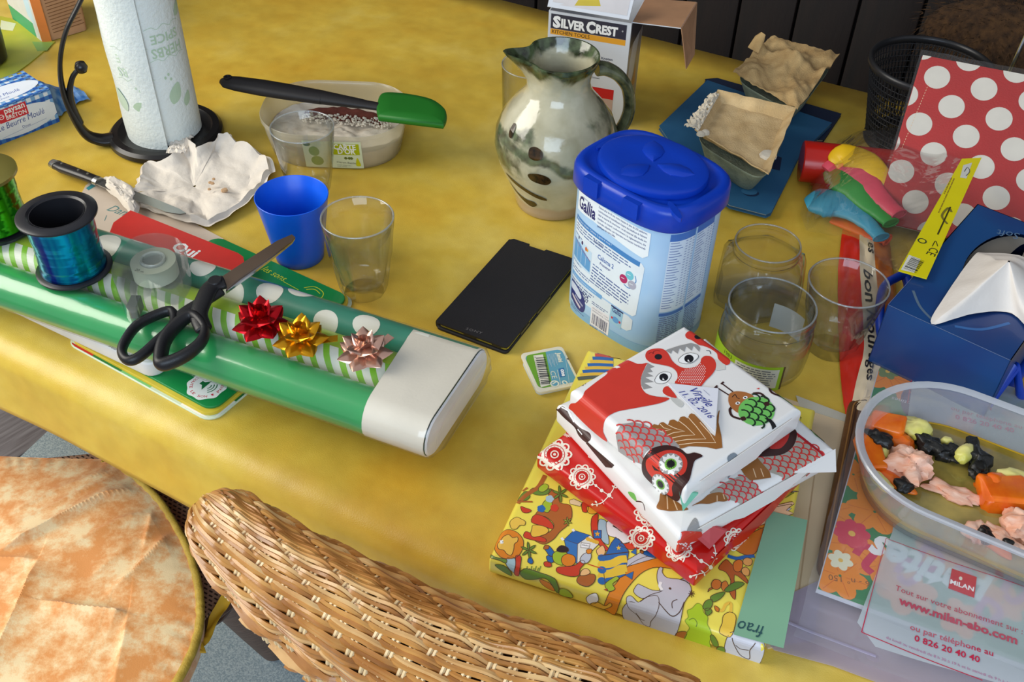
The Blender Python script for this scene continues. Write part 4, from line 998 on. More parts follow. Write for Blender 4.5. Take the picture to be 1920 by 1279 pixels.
A.text('03.06.2017 12:51', (.042, .0225), (.066, .0215), (120, 120, 130), 3, height=.0022); A.text('000001018 16:09', (.042, .0195), (.068, .0185), (120, 120, 130), 3, height=.0022)
A.bars((.0425, .0045), (.066, .0035), .0125, (40, 44, 90), 3, 5, 26); A.text('3 041091 009920', (.041, .0015), (.066, .0010), (60, 60, 100), 3, height=.002)
A.small((.040, .0305), (.068, .0290), 2, .0022, (70, 84, 140), 2, 12); A.text('Lait de suite', (.040, -.0), (.052, -.0), DB, 4, height=.002)
A.small((.003, .0085), (.034, .0055), 2, .0022, (80, 96, 150), 2, 13)
# right side: tables of figures
for u0_, u1_ in ((.1255, .1515), (.154, .178)):
    A.rect(u0_, .052, u1_, .1385, (206, 222, 238), 1); A.rect(u0_, .131, u1_, .1385, (70, 116, 190), 2)
    for k in range(26):
        z_ = .129 - k * .0029; A.line([(u0_ + .001, z_), (u0_ + .009 + .004 * ((k * 7) % 3) / 2, z_)], .0007, (96, 118, 172), 2)
        for q in (.0155, .0195, .0235): A.line([(u0_ + q, z_), (u0_ + q + .0022, z_)], .0007, (110, 130, 180), 2)
    A.rect(u0_, .0470, u1_, .0505, (70, 116, 190), 2); A.small((u0_ + .001, .0455), (u1_ - .001, .0455), 17, .0024, (96, 112, 160), 2, 20)
A.build('tin_print', t)
lidm = M('blue_lid_plastic', (10, 58, 176), r=.3, var=.06, bump=.06, bscale=400)
lz = TH_ - .010
lr = lambda d, z: [(p.x, p.y, z) for p in outline(d)]
mk('lid', stack([lr(.001, lz), lr(-.0032, lz), lr(-.0042, lz + .002), lr(-.0038, lz + .017), lr(-.0025, lz + .0205), lr(.0, lz + .0225), lr(.004, lz + .0225), lr(.006, lz + .0205), lr(.012, lz + .0200)], False, True), lidm, t, 50)
ang_ = 0
def ovl(a, b_, z, n=56, cx=0, cy=0): return [(cx + a * cos(2 * pi * i / n), cy + b_ * sin(2 * pi * i / n), z) for i in range(n)]
ca_, cb_ = .0505, .042
mk('flip_cap', stack([ovl(ca_, cb_, lz + .020), ovl(ca_ + .001, cb_ + .001, lz + .0225), ovl(ca_, cb_, lz + .0265), ovl(ca_ - .003, cb_ - .003, lz + .0278), ovl(ca_ - .018, cb_ - .016, lz + .0265), ovl(.001, .001, lz + .0255)], True, True), lidm, t, 50)
g = G()
for a_ in (.9, 2.6, 5.1):
    pts = [((.018 + .016 * sin(pi * k / 8)) * cos(a_ + (k - 4) * .10), (.016 + .013 * sin(pi * k / 8)) * sin(a_ + (k - 4) * .10), 0) for k in range(9)]
for nm, a_ in (('cap_ridge', 2.25), ('cap_ridge', .3), ('cap_ridge', -1.75)):
    d = Vector((cos(a_), sin(a_), 0)); e_ = Vector((-d.y, d.x, 0)); z0 = lz + .0262
    pts = [d * u_ + e_ * (.010 * sin(pi * (u_ - .004) / .036) * s_) for s_, us_ in ((1, [.004, .012, .02, .03, .040]), (-1, [.03, .02, .012])) for u_ in us_]
    mk(nm, stack([[(p.x, p.y, z0 - .002) for p in pts], [(p.x, p.y, z0 + .0004) for p in pts], [((p - d * .022).x * .6 + d.x * .022, (p - d * .022).y * .6 + d.y * .022, z0 + .0022) for p in pts]]), lidm, t, 30)
for u_ in (-.032, .012):
    mk('lid_tab', box(u_, -SYt / 2 - .0062, lz + .006, u_ + .016, -SYt / 2 + .004, lz + .0215), lidm, t, 0)
for sx_, sy_, a_ in ((.5, -.36, -.5), (-.5, .0, pi / 2)):
    p = (SXt * sx_ * .88, SYt * sy_ * 1.1 if sy_ else -.0, 0)
    mk('finger_recess', stack([[(p[0] + .013 * cos(k * pi / 8) * cos(a_) - .003 * sin(k * pi / 8) * sin(a_), p[1] + .013 * cos(k * pi / 8) * sin(a_) + .003 * sin(k * pi / 8) * cos(a_), lz + z_) for k in range(16)] for z_ in (.019, .0228)]), lidm, t, 30)

# ================================================================ phone in its flip case
pf = Fr(P(816, 617, 0), P(944, 665, 0) - P(816, 617, 0))
t = thing('phone', 'smartphone in a closed black flip case with green-yellow edge showing', 'phone', pf)
PW, PL = .0765, .152; bk = M('black_flip_case', (22, 20, 24), r=.62, bump=.3, bscale=1600)
o = mk('case_back', rbox(PW, PL, 0, .0035, .005, .0012), bk, t); o.location = (PW / 2, PL / 2, 0)
o = mk('phone_body', rbox(PW - .004, PL - .0045, .0035, .0078, .004, .0008), M('lime_metal', (188, 176, 60), r=.35, metal=.4), t); o.location = (PW / 2 + .0008, PL / 2, 0)
cv_ = [(p.x, p.y) for p in spline([(0, .004, 0), (.002, .0005, 0), (.006, 0, 0)], 3)] + [(PW - .005, 0), (PW - .001, .001), (PW, .005), (PW, PL - .006), (PW - .001, PL - .001), (PW - .006, PL)]
n1_, n2_ = Vector(pf.uv(1011, 481, .0095)), Vector(pf.uv(985, 469, .0095))
nx1, nx2 = n1_.x, n2_.x
cv_ += [(nx1 + .001, PL), (nx1, PL - .003), (nx2, PL - .003), (nx2 - .001, PL), (.004, PL), (0, PL - .004)]
mk('case_front', stack([[(a, b_, z) for a, b_ in ccw(cv_)] for z in (.0078, .0094)]), bk, t, 30)
mk('case_spine', tube([(.0005, .003, .0048), (.0005, PL - .003, .0048)], .0047, 12, fb=.35), bk, t, 60)
A = Art(flat(.0094)); A.text('SONY', pf.uv(873, 618, .0094), pf.uv(903, 627, .0094), (96, 92, 92), 0, hk=.8, bold=.01, space=1.15); A.build('case_lettering', t)
A = Art(lambda u, v, o: (u, -o + .0014, v)); A.rect(.030, .0043, .044, .0072, (30, 28, 20)); A.rect(.060, .0046, .070, .0068, (40, 38, 20)); A.build('port_openings', t)
for v0_, v1_ in ((.028, .045), (.062, .090)): mk('side_button', box(PW - .0016, v0_, .0042, PW + .0004, v1_, .0068), M('side_button_metal', (120, 116, 96), r=.3, metal=.8), t, 0)

# ================================================================ two little game cards
cf = Fr(P(1008, 743, .0016), P(1088, 727, .0016) - P(1008, 743, .0016)); cf.o.z = .0032
S_ = .0515; pcm = M('card_ivory', (226, 218, 192), r=.4, var=.04)
t = thing('picture_card', 'rounded blue and green card with barcode lying on another card', 'card', cf)
mk('card', rbox(S_ * .79, S_ * 1.02, 0, .0028, .0045, .0005), pcm, t).location = (S_ * .39, S_ * .51, 0)
U = lambda x, y: cf.uv(x, y, .0028)
A = Art(flat(.0028), clip=rr(S_ * .69, S_ * .86, .005, 0, 5, S_ * .395, S_ * .51))
A.rect(0, 0, S_, S_ * 1.2, (96, 156, 176), 0)
A.poly([U(990, 600), U(1022, 655), U(1038, 735), U(1036, 760), U(980, 760), U(990, 640)], (108, 160, 44), 1); A.build('card_colour', t)
A = Art(flat(.0028 + 2 * EPS))
A.poly([U(1000, 667), U(1018, 665), U(1031, 722), U(1014, 727)], (226, 220, 200), 1); A.bars(U(1004.5, 671), U(1015, 722), .0088, (44, 44, 50), 2, 3, 24)
A.text('3 760200 028160', U(1002, 669), U(1012, 722), (60, 60, 60), 2, height=.0014)
for k in range(8): A.line([U(1026 + k * 2.2, 665 - k * .4), U(1030 + k * 2.2, 682 + 3 * (k % 3))], .00035, (176, 200, 206), 2)
A.text('Jumini', U(1043, 662), U(1048, 680), (222, 222, 200), 3, height=.0055, bold=.05); A.text('one', U(1051, 693), U(1054, 706), W_, 3, height=.0055, bold=.04); A.poly([U(1047, 692), U(1057, 690), U(1060, 706), U(1050, 708)], (50, 110, 160), 2)
A.text('CE', U(1031, 697), U(1036, 711), (222, 222, 200), 3, height=.0065); p0 = Vector(U(1040, 720)); A.ell(p0.x, p0.y, .0042, .0042, (222, 222, 200), 2); A.ell(p0.x, p0.y, .0028, .0028, (96, 156, 176), 3); A.curve([p0 + Vector((-.002, 0)), p0 + Vector((0, .001)), p0 + Vector((.002, .002))], .0012, (222, 222, 200), 4)
p0 = Vector(U(1059, 718)); A.ell(p0.x, p0.y, .0024, .003, (222, 222, 200), 2, .3); A.ell(p0.x, p0.y, .0012, .0018, (96, 156, 176), 3, .3)
A.text('f', U(1062, 672), U(1063, 676), K_, 3, height=.003); A.line([U(1059, 664), U(1068, 722)], .0004, (180, 206, 210), 2); A.line([U(1045, 694), U(1052, 724)], .0005, (210, 216, 200), 2); 
A.build('card_print', t)
cf2 = Fr(P(1000, 742, 0), P(1080, 722, 0) - P(1000, 742, 0)); cf2.o += cf2.ex * .002
t = thing('picture_card', 'pale card mostly hidden beneath the blue and green barcode card', 'card', Fr(P(1004, 741, 0), P(1086, 730, 0) - P(1004, 741, 0)))
o = mk('card', rbox(S_ * .76, S_ * .86, 0, .0028, .0045, .0005), M('card_pale_blue', (204, 216, 220), r=.4), t); o.location = (S_ * .36, S_ * .44, 0); o.rotation_euler.z = radians(6)
# ================================================================ the pile of wrapped presents
def inside(p, poly):
    c = False; n = len(poly)
    for i in range(n):
        a, b_ = poly[i], poly[i - 1]
        if (a[1] > p[1]) != (b_[1] > p[1]) and p[0] < (b_[0] - a[0]) * (p[1] - a[1]) / (b_[1] - a[1]) + a[0]: c = not c
    return c
class Gift:
    def __init__(s, name, label, p1, p2, W, D, T, z0, r, mat, seed=1, wob=.0006):
        s.W, s.D, s.T, s.r = W, D, T, r
        a, b_ = P(*p1, z0 + T), P(*p2, z0 + T); f = Fr(a, b_ - a); f.o = a + f.ex * (W / 2) + f.ey * (D / 2); f.o.z = z0; s.fr = f
        s.t = thing(name, label, 'present', f, 'wrapped presents in the pile')
        A, B = W / 2, D / 2
        def pt(x, y, z):
            k = fb(x * 30 + seed * 9, y * 30, z * 30) * wob
            return (x + k, y + k, max(z + k * .5, 0) if z < T * .5 else z)
        rings = []
        base = rbox(W, D, 0, T, .002, r, 4, 5)
        v = [pt(*p) for p in base[0]]
        mk('wrapping_paper', (v, base[1]), mat, s.t, 40)
        s.fn = wrapfn(A, B, T, r)
        cu = [k * .02 for k in range(-6, 7) if abs(k * .02) < A - r] + wrapcuts(A, r, T); cv = [k * .02 for k in range(-7, 8) if abs(k * .02) < B - r] + wrapcuts(B, r, T)
        e = T - .0015 - r * 2 + r * pi / 2 + r
        s.art = lambda l=.00025, rr_=.4: Art(s.fn, clip=[(-A - e, -B - e), (A + e, -B - e), (A + e, B + e), (-A - e, B + e)], cu=cu, cv=cv, r=rr_, lift=l)
    def conv(s, ox, oy, k):
        A, B, T, r = s.W / 2, s.D / 2, s.T, s.r
        def U(x, y):
            px, py = ox + x / k, oy + y / k; u, v = s.fr.uv(px, py, T)
            du, dv = u - A, -B - v
            if dv > 0 and dv >= du:
                f = Fr(s.fr.o - s.fr.ey * B, s.fr.ex, (0, 0, 1)); u2, z = f.uv(px, py); return (u2, -(B + (T - z)) + .43 * r)
            if du > 0:
                f = Fr(s.fr.o + s.fr.ex * A, s.fr.ey, (0, 0, 1)); v2, z = f.uv(px, py); return (A + (T - z) - .43 * r, v2)
            return (u, v)
        return U
def scales(A, U, poly, s_, c1, c2, l=1, rot=0):
    """rows of overlapping fish scales inside poly (photo-crop points), pitch s_ in metres"""
    q = [U(*p) for p in poly]; A.poly(q, c1, l)
    x0 = min(p[0] for p in q); x1 = max(p[0] for p in q); y0 = min(p[1] for p in q); y1 = max(p[1] for p in q)
    cr_, sr_ = cos(rot), sin(rot); cx, cy = (x0 + x1) / 2, (y0 + y1) / 2; R_ = max(x1 - x0, y1 - y0)
    n = int(R_ / s_) + 2
    for j in range(-n, n):
        for i in range(-n, n):
            a = (i + .5 * (j % 2)) * s_; b_ = j * s_ * .62; x = cx + a * cr_ - b_ * sr_; y = cy + a * sr_ + b_ * cr_
            if not inside((x, y), q): continue
            pts = [(x + (s_ * .5 * cos(t)) * cr_ - (s_ * .5 * sin(t)) * sr_, y + (s_ * .5 * cos(t)) * sr_ + (s_ * .5 * sin(t)) * cr_) for t in [pi * k / 6 for k in range(7)]]
            A.line(pts, s_ * .17, c2, l + 1)
def eye(A, U, cx, cy, w, h, rot, px, py, pr):
    c0 = Vector(U(cx, cy)); k = (Vector(U(cx + 10, cy)) - c0).length / 10
    def E(x, y):
        X = x * cos(rot) - y * sin(rot); Y = x * sin(rot) + y * cos(rot); return U(cx + X, cy + Y)
    al = [E(w * cos(t) * (1 if abs(cos(t)) < .9 else 1.08), h * sin(t) * (.8 + .2 * abs(sin(t)))) for t in [2 * pi * i / 16 for i in range(16)]]
    A.poly(al, W_, 4); A.line(al, k * 4, K_, 5, True)
    A.poly([U(px + pr * cos(t), py + pr * .85 * sin(t)) for t in [2 * pi * i / 16 for i in range(16)]], K_, 5)
    A.poly([U(px - pr * .2, py + pr * .1), U(px + pr * .2, py + pr * .65), U(px - pr * .3, py + pr * .55)], W_, 6)
def flower(A, U, x, y, r, c=(236, 226, 208), rd=(196, 26, 20), l=1):
    def C(rx, t): return U(x + rx * cos(t), y + rx * .93 * sin(t))
    nP = 10
    A.poly([C(r * (.82 + .17 * abs(cos(nP * t / 2))), t) for t in [2 * pi * i / 60 for i in range(60)]], c, l)
    for i in range(nP):
        t = 2 * pi * i / nP + 0
        A.poly([C(r * q, t + d) for q, d in ((.70, -.17), (.84, -.15), (.89, 0), (.84, .15), (.70, .17), (.76, 0))], rd, l + 1)
    for k, (q, cc) in enumerate(((.58, rd), (.54, c), (.44, rd), (.24, c), (.17, rd), (.08, c))): A.poly([C(r * q, 2 * pi * i / 24) for i in range(24)], cc, l + 1 + k)
    for i in range(16):
        t = 2 * pi * i / 16; A.poly([C(r * .49 + r * .025 * cos(a), t + .06 * sin(a)) for a in (0, 1.57, 3.14, 4.7)], rd, l + 3)
# ---- yellow one, at the bottom
YL = M('yellow_gift_paper', (238, 220, 84), r=.28, var=.03, coat=.3)
g1 = Gift('wrapped_present', 'large flat present in yellow children\'s paper at the bottom of the pile', (915, 1046), (1437, 1215), .204, .245, .02, 0, .005, YL, 1)
A = g1.art(); U = g1.conv(900, 880, 4.265)
OR, BR, RD, GN, LG, BU, LB_, GY, SK, LN = (226, 134, 36), (176, 100, 44), (206, 66, 40), (104, 138, 50), (164, 190, 50), (44, 104, 172), (166, 196, 206), (196, 196, 204), (240, 190, 130), (86, 60, 40)
def fig(pts, c, l=1, o=LN, w=.00045, n=3):
    q = [U(*p) for p in pts]; A.blob(q, c, l, n); A.curve(q, w, o, l + 1, n, True)
fig([(560, 160), (620, 200), (640, 270), (720, 290), (735, 380), (700, 450), (640, 500), (590, 560), (520, 600), (470, 590), (440, 560), (560, 500), (590, 440), (520, 380), (440, 370), (500, 300), (540, 260)], BR)
fig([(440, 365), (520, 385), (580, 440), (580, 480), (500, 455), (410, 425)], RD, 2); fig([(365, 500), (420, 520), (520, 555), (520, 585), (430, 570), (350, 545)], RD, 2)
fig([(425, 450), (500, 455), (545, 480), (540, 510), (500, 530), (430, 545), (405, 520), (415, 480)], (236, 190, 70), 3)
fig([(235, 485), (300, 510), (345, 570), (340, 640), (300, 700), (230, 718), (160, 700), (118, 640), (125, 560), (170, 500)], OR, 2)
fig([(190, 540), (230, 525), (260, 550), (300, 545), (300, 580), (275, 600), (270, 640), (250, 690), (215, 680), (190, 650), (150, 640), (140, 600), (165, 570)], (238, 190, 80), 4)
A.poly([U(160, 570), U(185, 570), U(188, 595), U(165, 600)], W_, 6); A.poly([U(178, 580), U(186, 582), U(182, 590)], K_, 7)
fig([(240, 420), (290, 385), (330, 400), (362, 420), (355, 450), (320, 450), (290, 480), (250, 475)], (238, 196, 80), 1)
fig([(200, 720), (270, 705), (285, 760), (280, 830), (230, 790)], LB_, 1); fig([(285, 695), (328, 700), (320, 780), (310, 850), (275, 835), (285, 760)], RD, 2)
fig([(75, 660), (120, 700), (210, 720), (205, 745), (150, 740), (90, 700)], GN, 2); fig([(120, 760), (190, 770), (240, 810), (250, 850), (160, 800)], GN, 2)
for cx, cy, r_ in ((640, 200, 70), (390, 650, 70), (700, 420, 38)):
    for k in range(6):
        a = k * 2 * pi / 6 + .4; fig([(cx, cy), (cx + r_ * .5 * cos(a - .3), cy + r_ * .5 * sin(a - .3)), (cx + r_ * cos(a), cy + r_ * sin(a)), (cx + r_ * .5 * cos(a + .3), cy + r_ * .5 * sin(a + .3))], GN if r_ > 50 else LG, 4, n=2)
fig([(300, 240), (340, 190), (380, 180), (400, 220), (370, 250), (320, 255)], GN, 1); fig([(400, 170), (440, 150), (520, 160), (575, 160), (540, 200), (480, 210), (430, 200)], GN, 1)
A.curve([U(300, 270), U(380, 200), U(460, 150), U(500, 90), U(520, 50)], .0035, BR, 2); A.curve([U(330, 260), U(420, 262)], .0014, BR, 2); A.curve([U(380, 150), U(340, 170)], .0018, BR, 2)
fig([(470, 150), (510, 120), (545, 130), (540, 160), (500, 185), (470, 175)], LG, 3)
fig([(325, 300), (360, 310), (410, 330), (385, 350), (340, 345)], RD, 2)
fig([(500, 280), (540, 240), (575, 270), (570, 310), (540, 350), (505, 330)], LG, 3)
for cx, cy, c in ((490, 318, BU), (557, 240, LB_), (595, 312, RD)):
    for k in range(5): A.ell(*U(cx + 14 * cos(k * 1.26), cy + 14 * sin(k * 1.26)), .002, .002, c, 5, 0, 10)
fig([(380, 740), (400, 700), (425, 740), (410, 760)], BU, 3)
fig([(320, 830), (350, 790), (410, 800), (470, 820), (560, 850), (610, 900), (635, 970), (615, 985), (560, 900), (500, 870), (430, 880), (360, 875)], GN, 2)
for k in range(7): A.line([U(370 + k * 16, 825), U(378 + k * 18, 775 + (k % 2) * 14)], .0006, GN, 2)
fig([(625, 970), (660, 950), (710, 970), (745, 1020), (700, 1020), (640, 1000)], LG, 2); fig([(480, 880), (560, 910), (600, 970), (560, 960), (500, 920)], OR, 1)
# house, children, kite
fig([(672, 565), (750, 490), (880, 530), (780, 600)], BU, 2, n=1); fig([(672, 565), (780, 600), (775, 760), (700, 690)], (60, 120, 186), 2, n=1); fig([(780, 600), (880, 530), (950, 600), (870, 680), (800, 740), (775, 760)], (226, 226, 216), 2, n=1)
fig([(810, 590), (880, 600), (870, 635), (805, 630)], W_, 4, n=1)
for q in range(4): A.ell(*U(865 + q * 22, 562 + q * 8), .002, .0018, (226, 180, 60), 5, 0, 8)
A.text('BABO', U(818, 612), U(868, 622), (60, 60, 60), 6, hk=.9)
A.line([U(740, 480), U(752, 500)], .002, W_, 3); A.line([U(650, 550), U(668, 570)], .002, W_, 3)
fig([(510, 625), (545, 610), (590, 660), (600, 690), (560, 700), (530, 660)], BU, 3); fig([(508, 640), (520, 610), (550, 615), (545, 640)], BR, 4); fig([(530, 700), (570, 695), (590, 740), (550, 750)], BU, 3); fig([(512, 745), (560, 745), (570, 780), (520, 780)], RD, 3)
fig([(590, 670), (650, 650), (700, 680), (690, 720), (660, 770), (600, 750), (580, 710)], LG, 4); fig([(615, 640), (650, 612), (700, 630), (705, 660), (660, 668), (620, 660)], (50, 36, 36), 5)
fig([(660, 700), (700, 680), (755, 700), (760, 750), (720, 780), (670, 770), (650, 735)], OR, 6)
fig([(615, 790), (680, 780), (760, 770), (810, 730), (840, 750), (800, 800), (790, 850), (720, 860), (620, 830)], RD, 5)
fig([(780, 870), (810, 850), (880, 840), (920, 850), (915, 900), (870, 935), (810, 925), (775, 900)], BR, 4); fig([(800, 850), (820, 805), (860, 800), (880, 830), (850, 850)], SK, 5)
fig([(800, 720), (830, 680), (880, 670), (888, 710), (860, 750), (815, 755)], (190, 196, 206), 5); fig([(850, 650), (890, 640), (890, 670), (860, 680)], OR, 6)
fig([(940, 640), (980, 612), (1000, 650), (990, 690), (950, 695), (930, 660)], SK, 4)
A.line([U(860, 760), U(985, 800)], .0007, RD, 5)
kite = [(1085, 545), (1130, 580), (1190, 660), (1170, 780), (1160, 850), (1080, 890), (1000, 910), (985, 800), (1000, 690), (1050, 590)]
fig(kite, BU, 3, n=1)
for y in (735, 810): A.curve([U(995, y + 30), U(1060, y + 20), U(1120, y - 10), U(1175, y - 15)], .0065, (234, 196, 60), 4)
A.curve([U(998, 860), U(1060, 850), U(1120, 835), U(1160, 825)], .003, (234, 196, 60), 4)
for y, c in ((712, BU), (765, (234, 196, 60)), (808, BU), (858, (234, 196, 60)), (895, BU)): A.ell(*U(975, y), .0032, .0032, c, 4, 0, 12)
def star(x, y, r_, c, l): A.poly([U(x + r_ * (1 if k % 2 == 0 else .42) * cos(k * pi / 5 - pi / 2), y + r_ * (1 if k % 2 == 0 else .42) * sin(k * pi / 5 - pi / 2)) for k in range(10)], c, l)
star(1108, 632, 22, (234, 190, 60), 5); A.curve([U(985, 690), U(1060, 680), U(1190, 665)], .0008, LN, 5)
fig([(1160, 850), (1228, 820), (1215, 885)], BU, 5, n=1); fig([(1205, 665), (1250, 635), (1250, 690)], BU, 5, n=1)
fig([(890, 400), (930, 360), (945, 370), (940, 450), (965, 560), (1030, 640), (1000, 650), (900, 540)], RD, 1); fig([(945, 430), (960, 400), (1010, 420), (1020, 500), (1030, 600), (980, 580), (945, 500)], LB_, 2)
fig([(1010, 430), (1060, 420), (1100, 480), (1150, 510), (1230, 520), (1240, 560), (1150, 600), (1110, 560), (1050, 540), (1020, 520)], W_, 3); fig([(1060, 455), (1100, 460), (1150, 480), (1100, 478)], K_, 4)
fig([(1110, 600), (1180, 590), (1270, 560), (1300, 590), (1230, 640), (1180, 640)], RD, 2)
fig([(905, 490), (970, 490), (970, 555), (910, 555)], BU, 4, n=1); star(938, 520, 24, (226, 170, 60), 6)
fig([(715, 250), (750, 240), (815, 270), (800, 300), (720, 280)], (230, 210, 160), 3, n=1); fig([(815, 270), (860, 270), (860, 340), (820, 340)], RD, 3); fig([(860, 300), (950, 340), (900, 360), (860, 345)], (234, 170, 50), 3)
fig([(1280, 650), (1300, 625), (1360, 650), (1420, 670), (1400, 710), (1320, 690)], BU, 4); fig([(1278, 660), (1300, 628), (1315, 640), (1300, 680)], BR, 5)
fig([(990, 1100), (1050, 960), (1100, 900), (1180, 780), (1300, 710), (1420, 690), (1530, 730), (1570, 800), (1480, 790), (1380, 790), (1280, 840), (1180, 950), (1120, 1060), (1080, 1160), (1020, 1130)], OR, 1)
fig([(1000, 920), (1050, 880), (1090, 860), (1110, 880), (1060, 920), (1080, 960), (1040, 980), (1010, 960)], LG, 6); fig([(990, 965), (1020, 960), (1020, 975)], RD, 7, n=1)
fig([(850, 1030), (880, 1000), (930, 1000), (950, 1040), (920, 1070), (870, 1070)], W_, 3); fig([(940, 1060), (1000, 1090), (1040, 1065), (1055, 1090), (1000, 1115), (950, 1105), (880, 1075)], (234, 180, 60), 3)
U = g1.conv(1120, 980, 4.2775)
# elephants, tree, monkey, lion tail
fig([(480, 400), (500, 360), (525, 370), (520, 400), (560, 445), (680, 460), (740, 500), (750, 560), (700, 640), (680, 720), (660, 820), (610, 915), (480, 870), (300, 810), (220, 780), (200, 700), (240, 650), (330, 640), (400, 590), (470, 560), (500, 540), (480, 470)], GY, 2)
fig([(290, 560), (320, 500), (350, 505), (440, 545), (520, 550), (430, 580), (360, 612)], GY, 4); fig([(232, 610), (270, 590), (330, 640), (400, 600), (480, 590), (495, 660), (470, 740), (430, 790), (420, 830), (370, 810), (320, 740), (260, 690)], GY, 4)
A.curve([U(490, 640), U(540, 700), U(600, 745), U(650, 730), U(680, 680), U(695, 640)], .0006, LN, 6); A.curve([U(640, 620), U(600, 640), U(600, 690)], .0005, LN, 6); A.ell(*U(582, 532), .001, .001, LN, 6, 0, 8)
A.curve([U(310, 720), U(350, 770), U(380, 780)], .0005, LN, 6); A.curve([U(510, 480), U(500, 510), U(520, 545)], .0022, W_, 6)
fig([(660, 460), (700, 450), (748, 460), (735, 490), (700, 470)], (176, 176, 190), 1)
for k in range(8): A.line([U(755, 575), U(755 + 26 * cos(k * .8), 575 + 30 * sin(k * .8))], .0005, LN, 6)
fig([(700, 800), (730, 760), (720, 710), (760, 690), (800, 650), (840, 670), (850, 720), (885, 760), (880, 810), (905, 850), (915, 900), (900, 960), (910, 1020), (800, 1000), (700, 950), (720, 880), (740, 840)], (176, 204, 40), 2, o=(130, 150, 40))
A.curve([U(735, 780), U(770, 770), U(800, 800), U(790, 840)], .0005, (110, 130, 40), 4)
fig([(640, 880), (700, 870), (720, 890), (680, 950), (630, 910)], BR, 1)
for pts in ([(845, 680), (870, 630), (920, 620), (920, 670), (880, 710)], [(905, 600), (960, 570), (1025, 560), (990, 610), (930, 640)], [(860, 700), (900, 690), (920, 720), (880, 750)], [(1020, 540), (1100, 480), (1180, 490), (1130, 530), (1050, 560)], [(905, 910), (930, 900), (965, 950), (970, 990), (930, 980)], [(960, 1000), (1020, 1000), (1020, 1060), (970, 1060)]): fig(pts, GN, 4)
fig([(1030, 300), (1080, 340), (1190, 440), (1200, 490), (1100, 420), (1110, 560), (1100, 620), (1060, 560), (1070, 470), (1030, 400), (970, 370)], (190, 96, 40), 2)
fig([(915, 490), (940, 460), (985, 470), (995, 510), (960, 540), (920, 525)], (230, 130, 50), 4); fig([(990, 500), (1030, 470), (1050, 520), (1010, 550)], (226, 130, 50), 3); fig([(930, 530), (900, 545), (885, 560), (900, 530)], (226, 130, 50), 3)
fig([(1170, 300), (1200, 285), (1240, 300), (1235, 340), (1200, 350), (1170, 330)], (240, 170, 90), 4); fig([(1155, 380), (1190, 360), (1220, 390), (1210, 430), (1170, 420)], (240, 170, 90), 4); fig([(1090, 330), (1130, 300), (1165, 320), (1150, 390), (1100, 390)], (226, 120, 40), 3)
A.curve([U(1045, 270), U(1120, 290), U(1200, 275), U(1260, 270)], .0030, BU, 3)
fig([(1100, 180), (1200, 110), (1290, 60), (1330, 60), (1280, 230), (1210, 265), (1120, 230)], (206, 110, 34), 2); fig([(1260, 0), (1340, -20), (1340, 40), (1280, 40)], OR, 2)
A.curve([U(950, 690), U(1000, 710), U(1030, 660), U(1070, 650), U(1070, 720)], .0020, (236, 190, 70), 3); fig([(940, 670), (975, 690), (970, 720), (945, 705)], (206, 120, 40), 4)
fig([(1010, 750), (1060, 720), (1110, 750), (1100, 840), (1070, 910), (990, 900), (980, 860), (1000, 810)], (236, 196, 70), 3)
fig([(1050, 900), (1110, 880), (1270, 930), (1340, 960), (1350, 1040), (1310, 1120), (1230, 1160), (1120, 1110), (1030, 1080), (1020, 1000)], (206, 206, 214), 2)
A.curve([U(1080, 930), U(1110, 1000), U(1150, 1060), U(1220, 1090), U(1225, 1020), U(1270, 960)], .0006, LN, 6); A.curve([U(1110, 980), U(1150, 1010), U(1215, 1020)], .0006, LN, 6)
fig([(890, 1030), (960, 1020), (990, 1070), (930, 1060)], LB_, 3)
U = g1.conv(1260, 640, 3.553)
fig([(700, 1100), (760, 1020), (830, 1000), (890, 1010), (890, 1190), (750, 1150), (660, 1110)], GY, 2); fig([(760, 1130), (800, 1070), (860, 1065), (880, 1110), (850, 1190), (780, 1160)], (240, 196, 150), 4); A.curve([U(790, 1090), U(830, 1085), U(850, 1060)], .0005, LN, 6)
fig([(700, 1020), (800, 960), (900, 900), (890, 960), (800, 1000), (720, 1060)], (150, 170, 50), 1)
fig([(600, 1160), (640, 1130), (640, 1260), (560, 1240)], OR, 1)
U = g1.conv(1040, 590, 4.7375)
for k, c in enumerate(((60, 110, 160), (206, 80, 60), BU, (234, 190, 60), BU, (234, 190, 60), BU, (234, 190, 60), (90, 96, 80))):
    A.curve([U(380 - k * 22, 330 + k * 30), U(440 - k * 14, 335 + k * 28), U(520, 350 + k * 26)], .0042, c, 2)
fig([(480, 345), (540, 345), (600, 370), (560, 385), (500, 380)], (236, 200, 60), 5); A.build('paper_print', g1.t)
# ---- red one
RDp = M('red_gift_paper', (200, 24, 18), r=.26, var=.08, coat=.3)
g2 = Gift('wrapped_present', 'red present with white lace flowers, second from the bottom of the pile', (1006, 848), (1306, 1072), .1565, .150, .0205, .0222, .005, RDp, 2)
A = g2.art(); U = g2.conv(990, 740, 3.457); CR = (238, 228, 212)
flower(A, U, 172, 390, 117); flower(A, U, 350, 535, 92); flower(A, U, 262, 247, 36); flower(A, U, 775, 765, 92); flower(A, U, 735, 930, 92); flower(A, U, 975, 1000, 92); flower(A, U, 455, 365, 80)
def vine(pts, beads, leaves):
    A.curve([U(*p) for p in pts], .0007, CR, 2)
    for x, y, r_ in beads: A.poly([U(x + r_ * cos(k * .6), y + r_ * sin(k * .6)) for k in range(10)], CR, 3)
    for x, y, a in leaves:
        for s_ in (-1, 1):
            q = a + s_ * 1.2; A.blob([U(x, y), U(x + 12 * cos(q - .5), y + 12 * sin(q - .5)), U(x + 22 * cos(q), y + 22 * sin(q)), U(x + 12 * cos(q + .5), y + 12 * sin(q + .5))], CR, 3, 2)
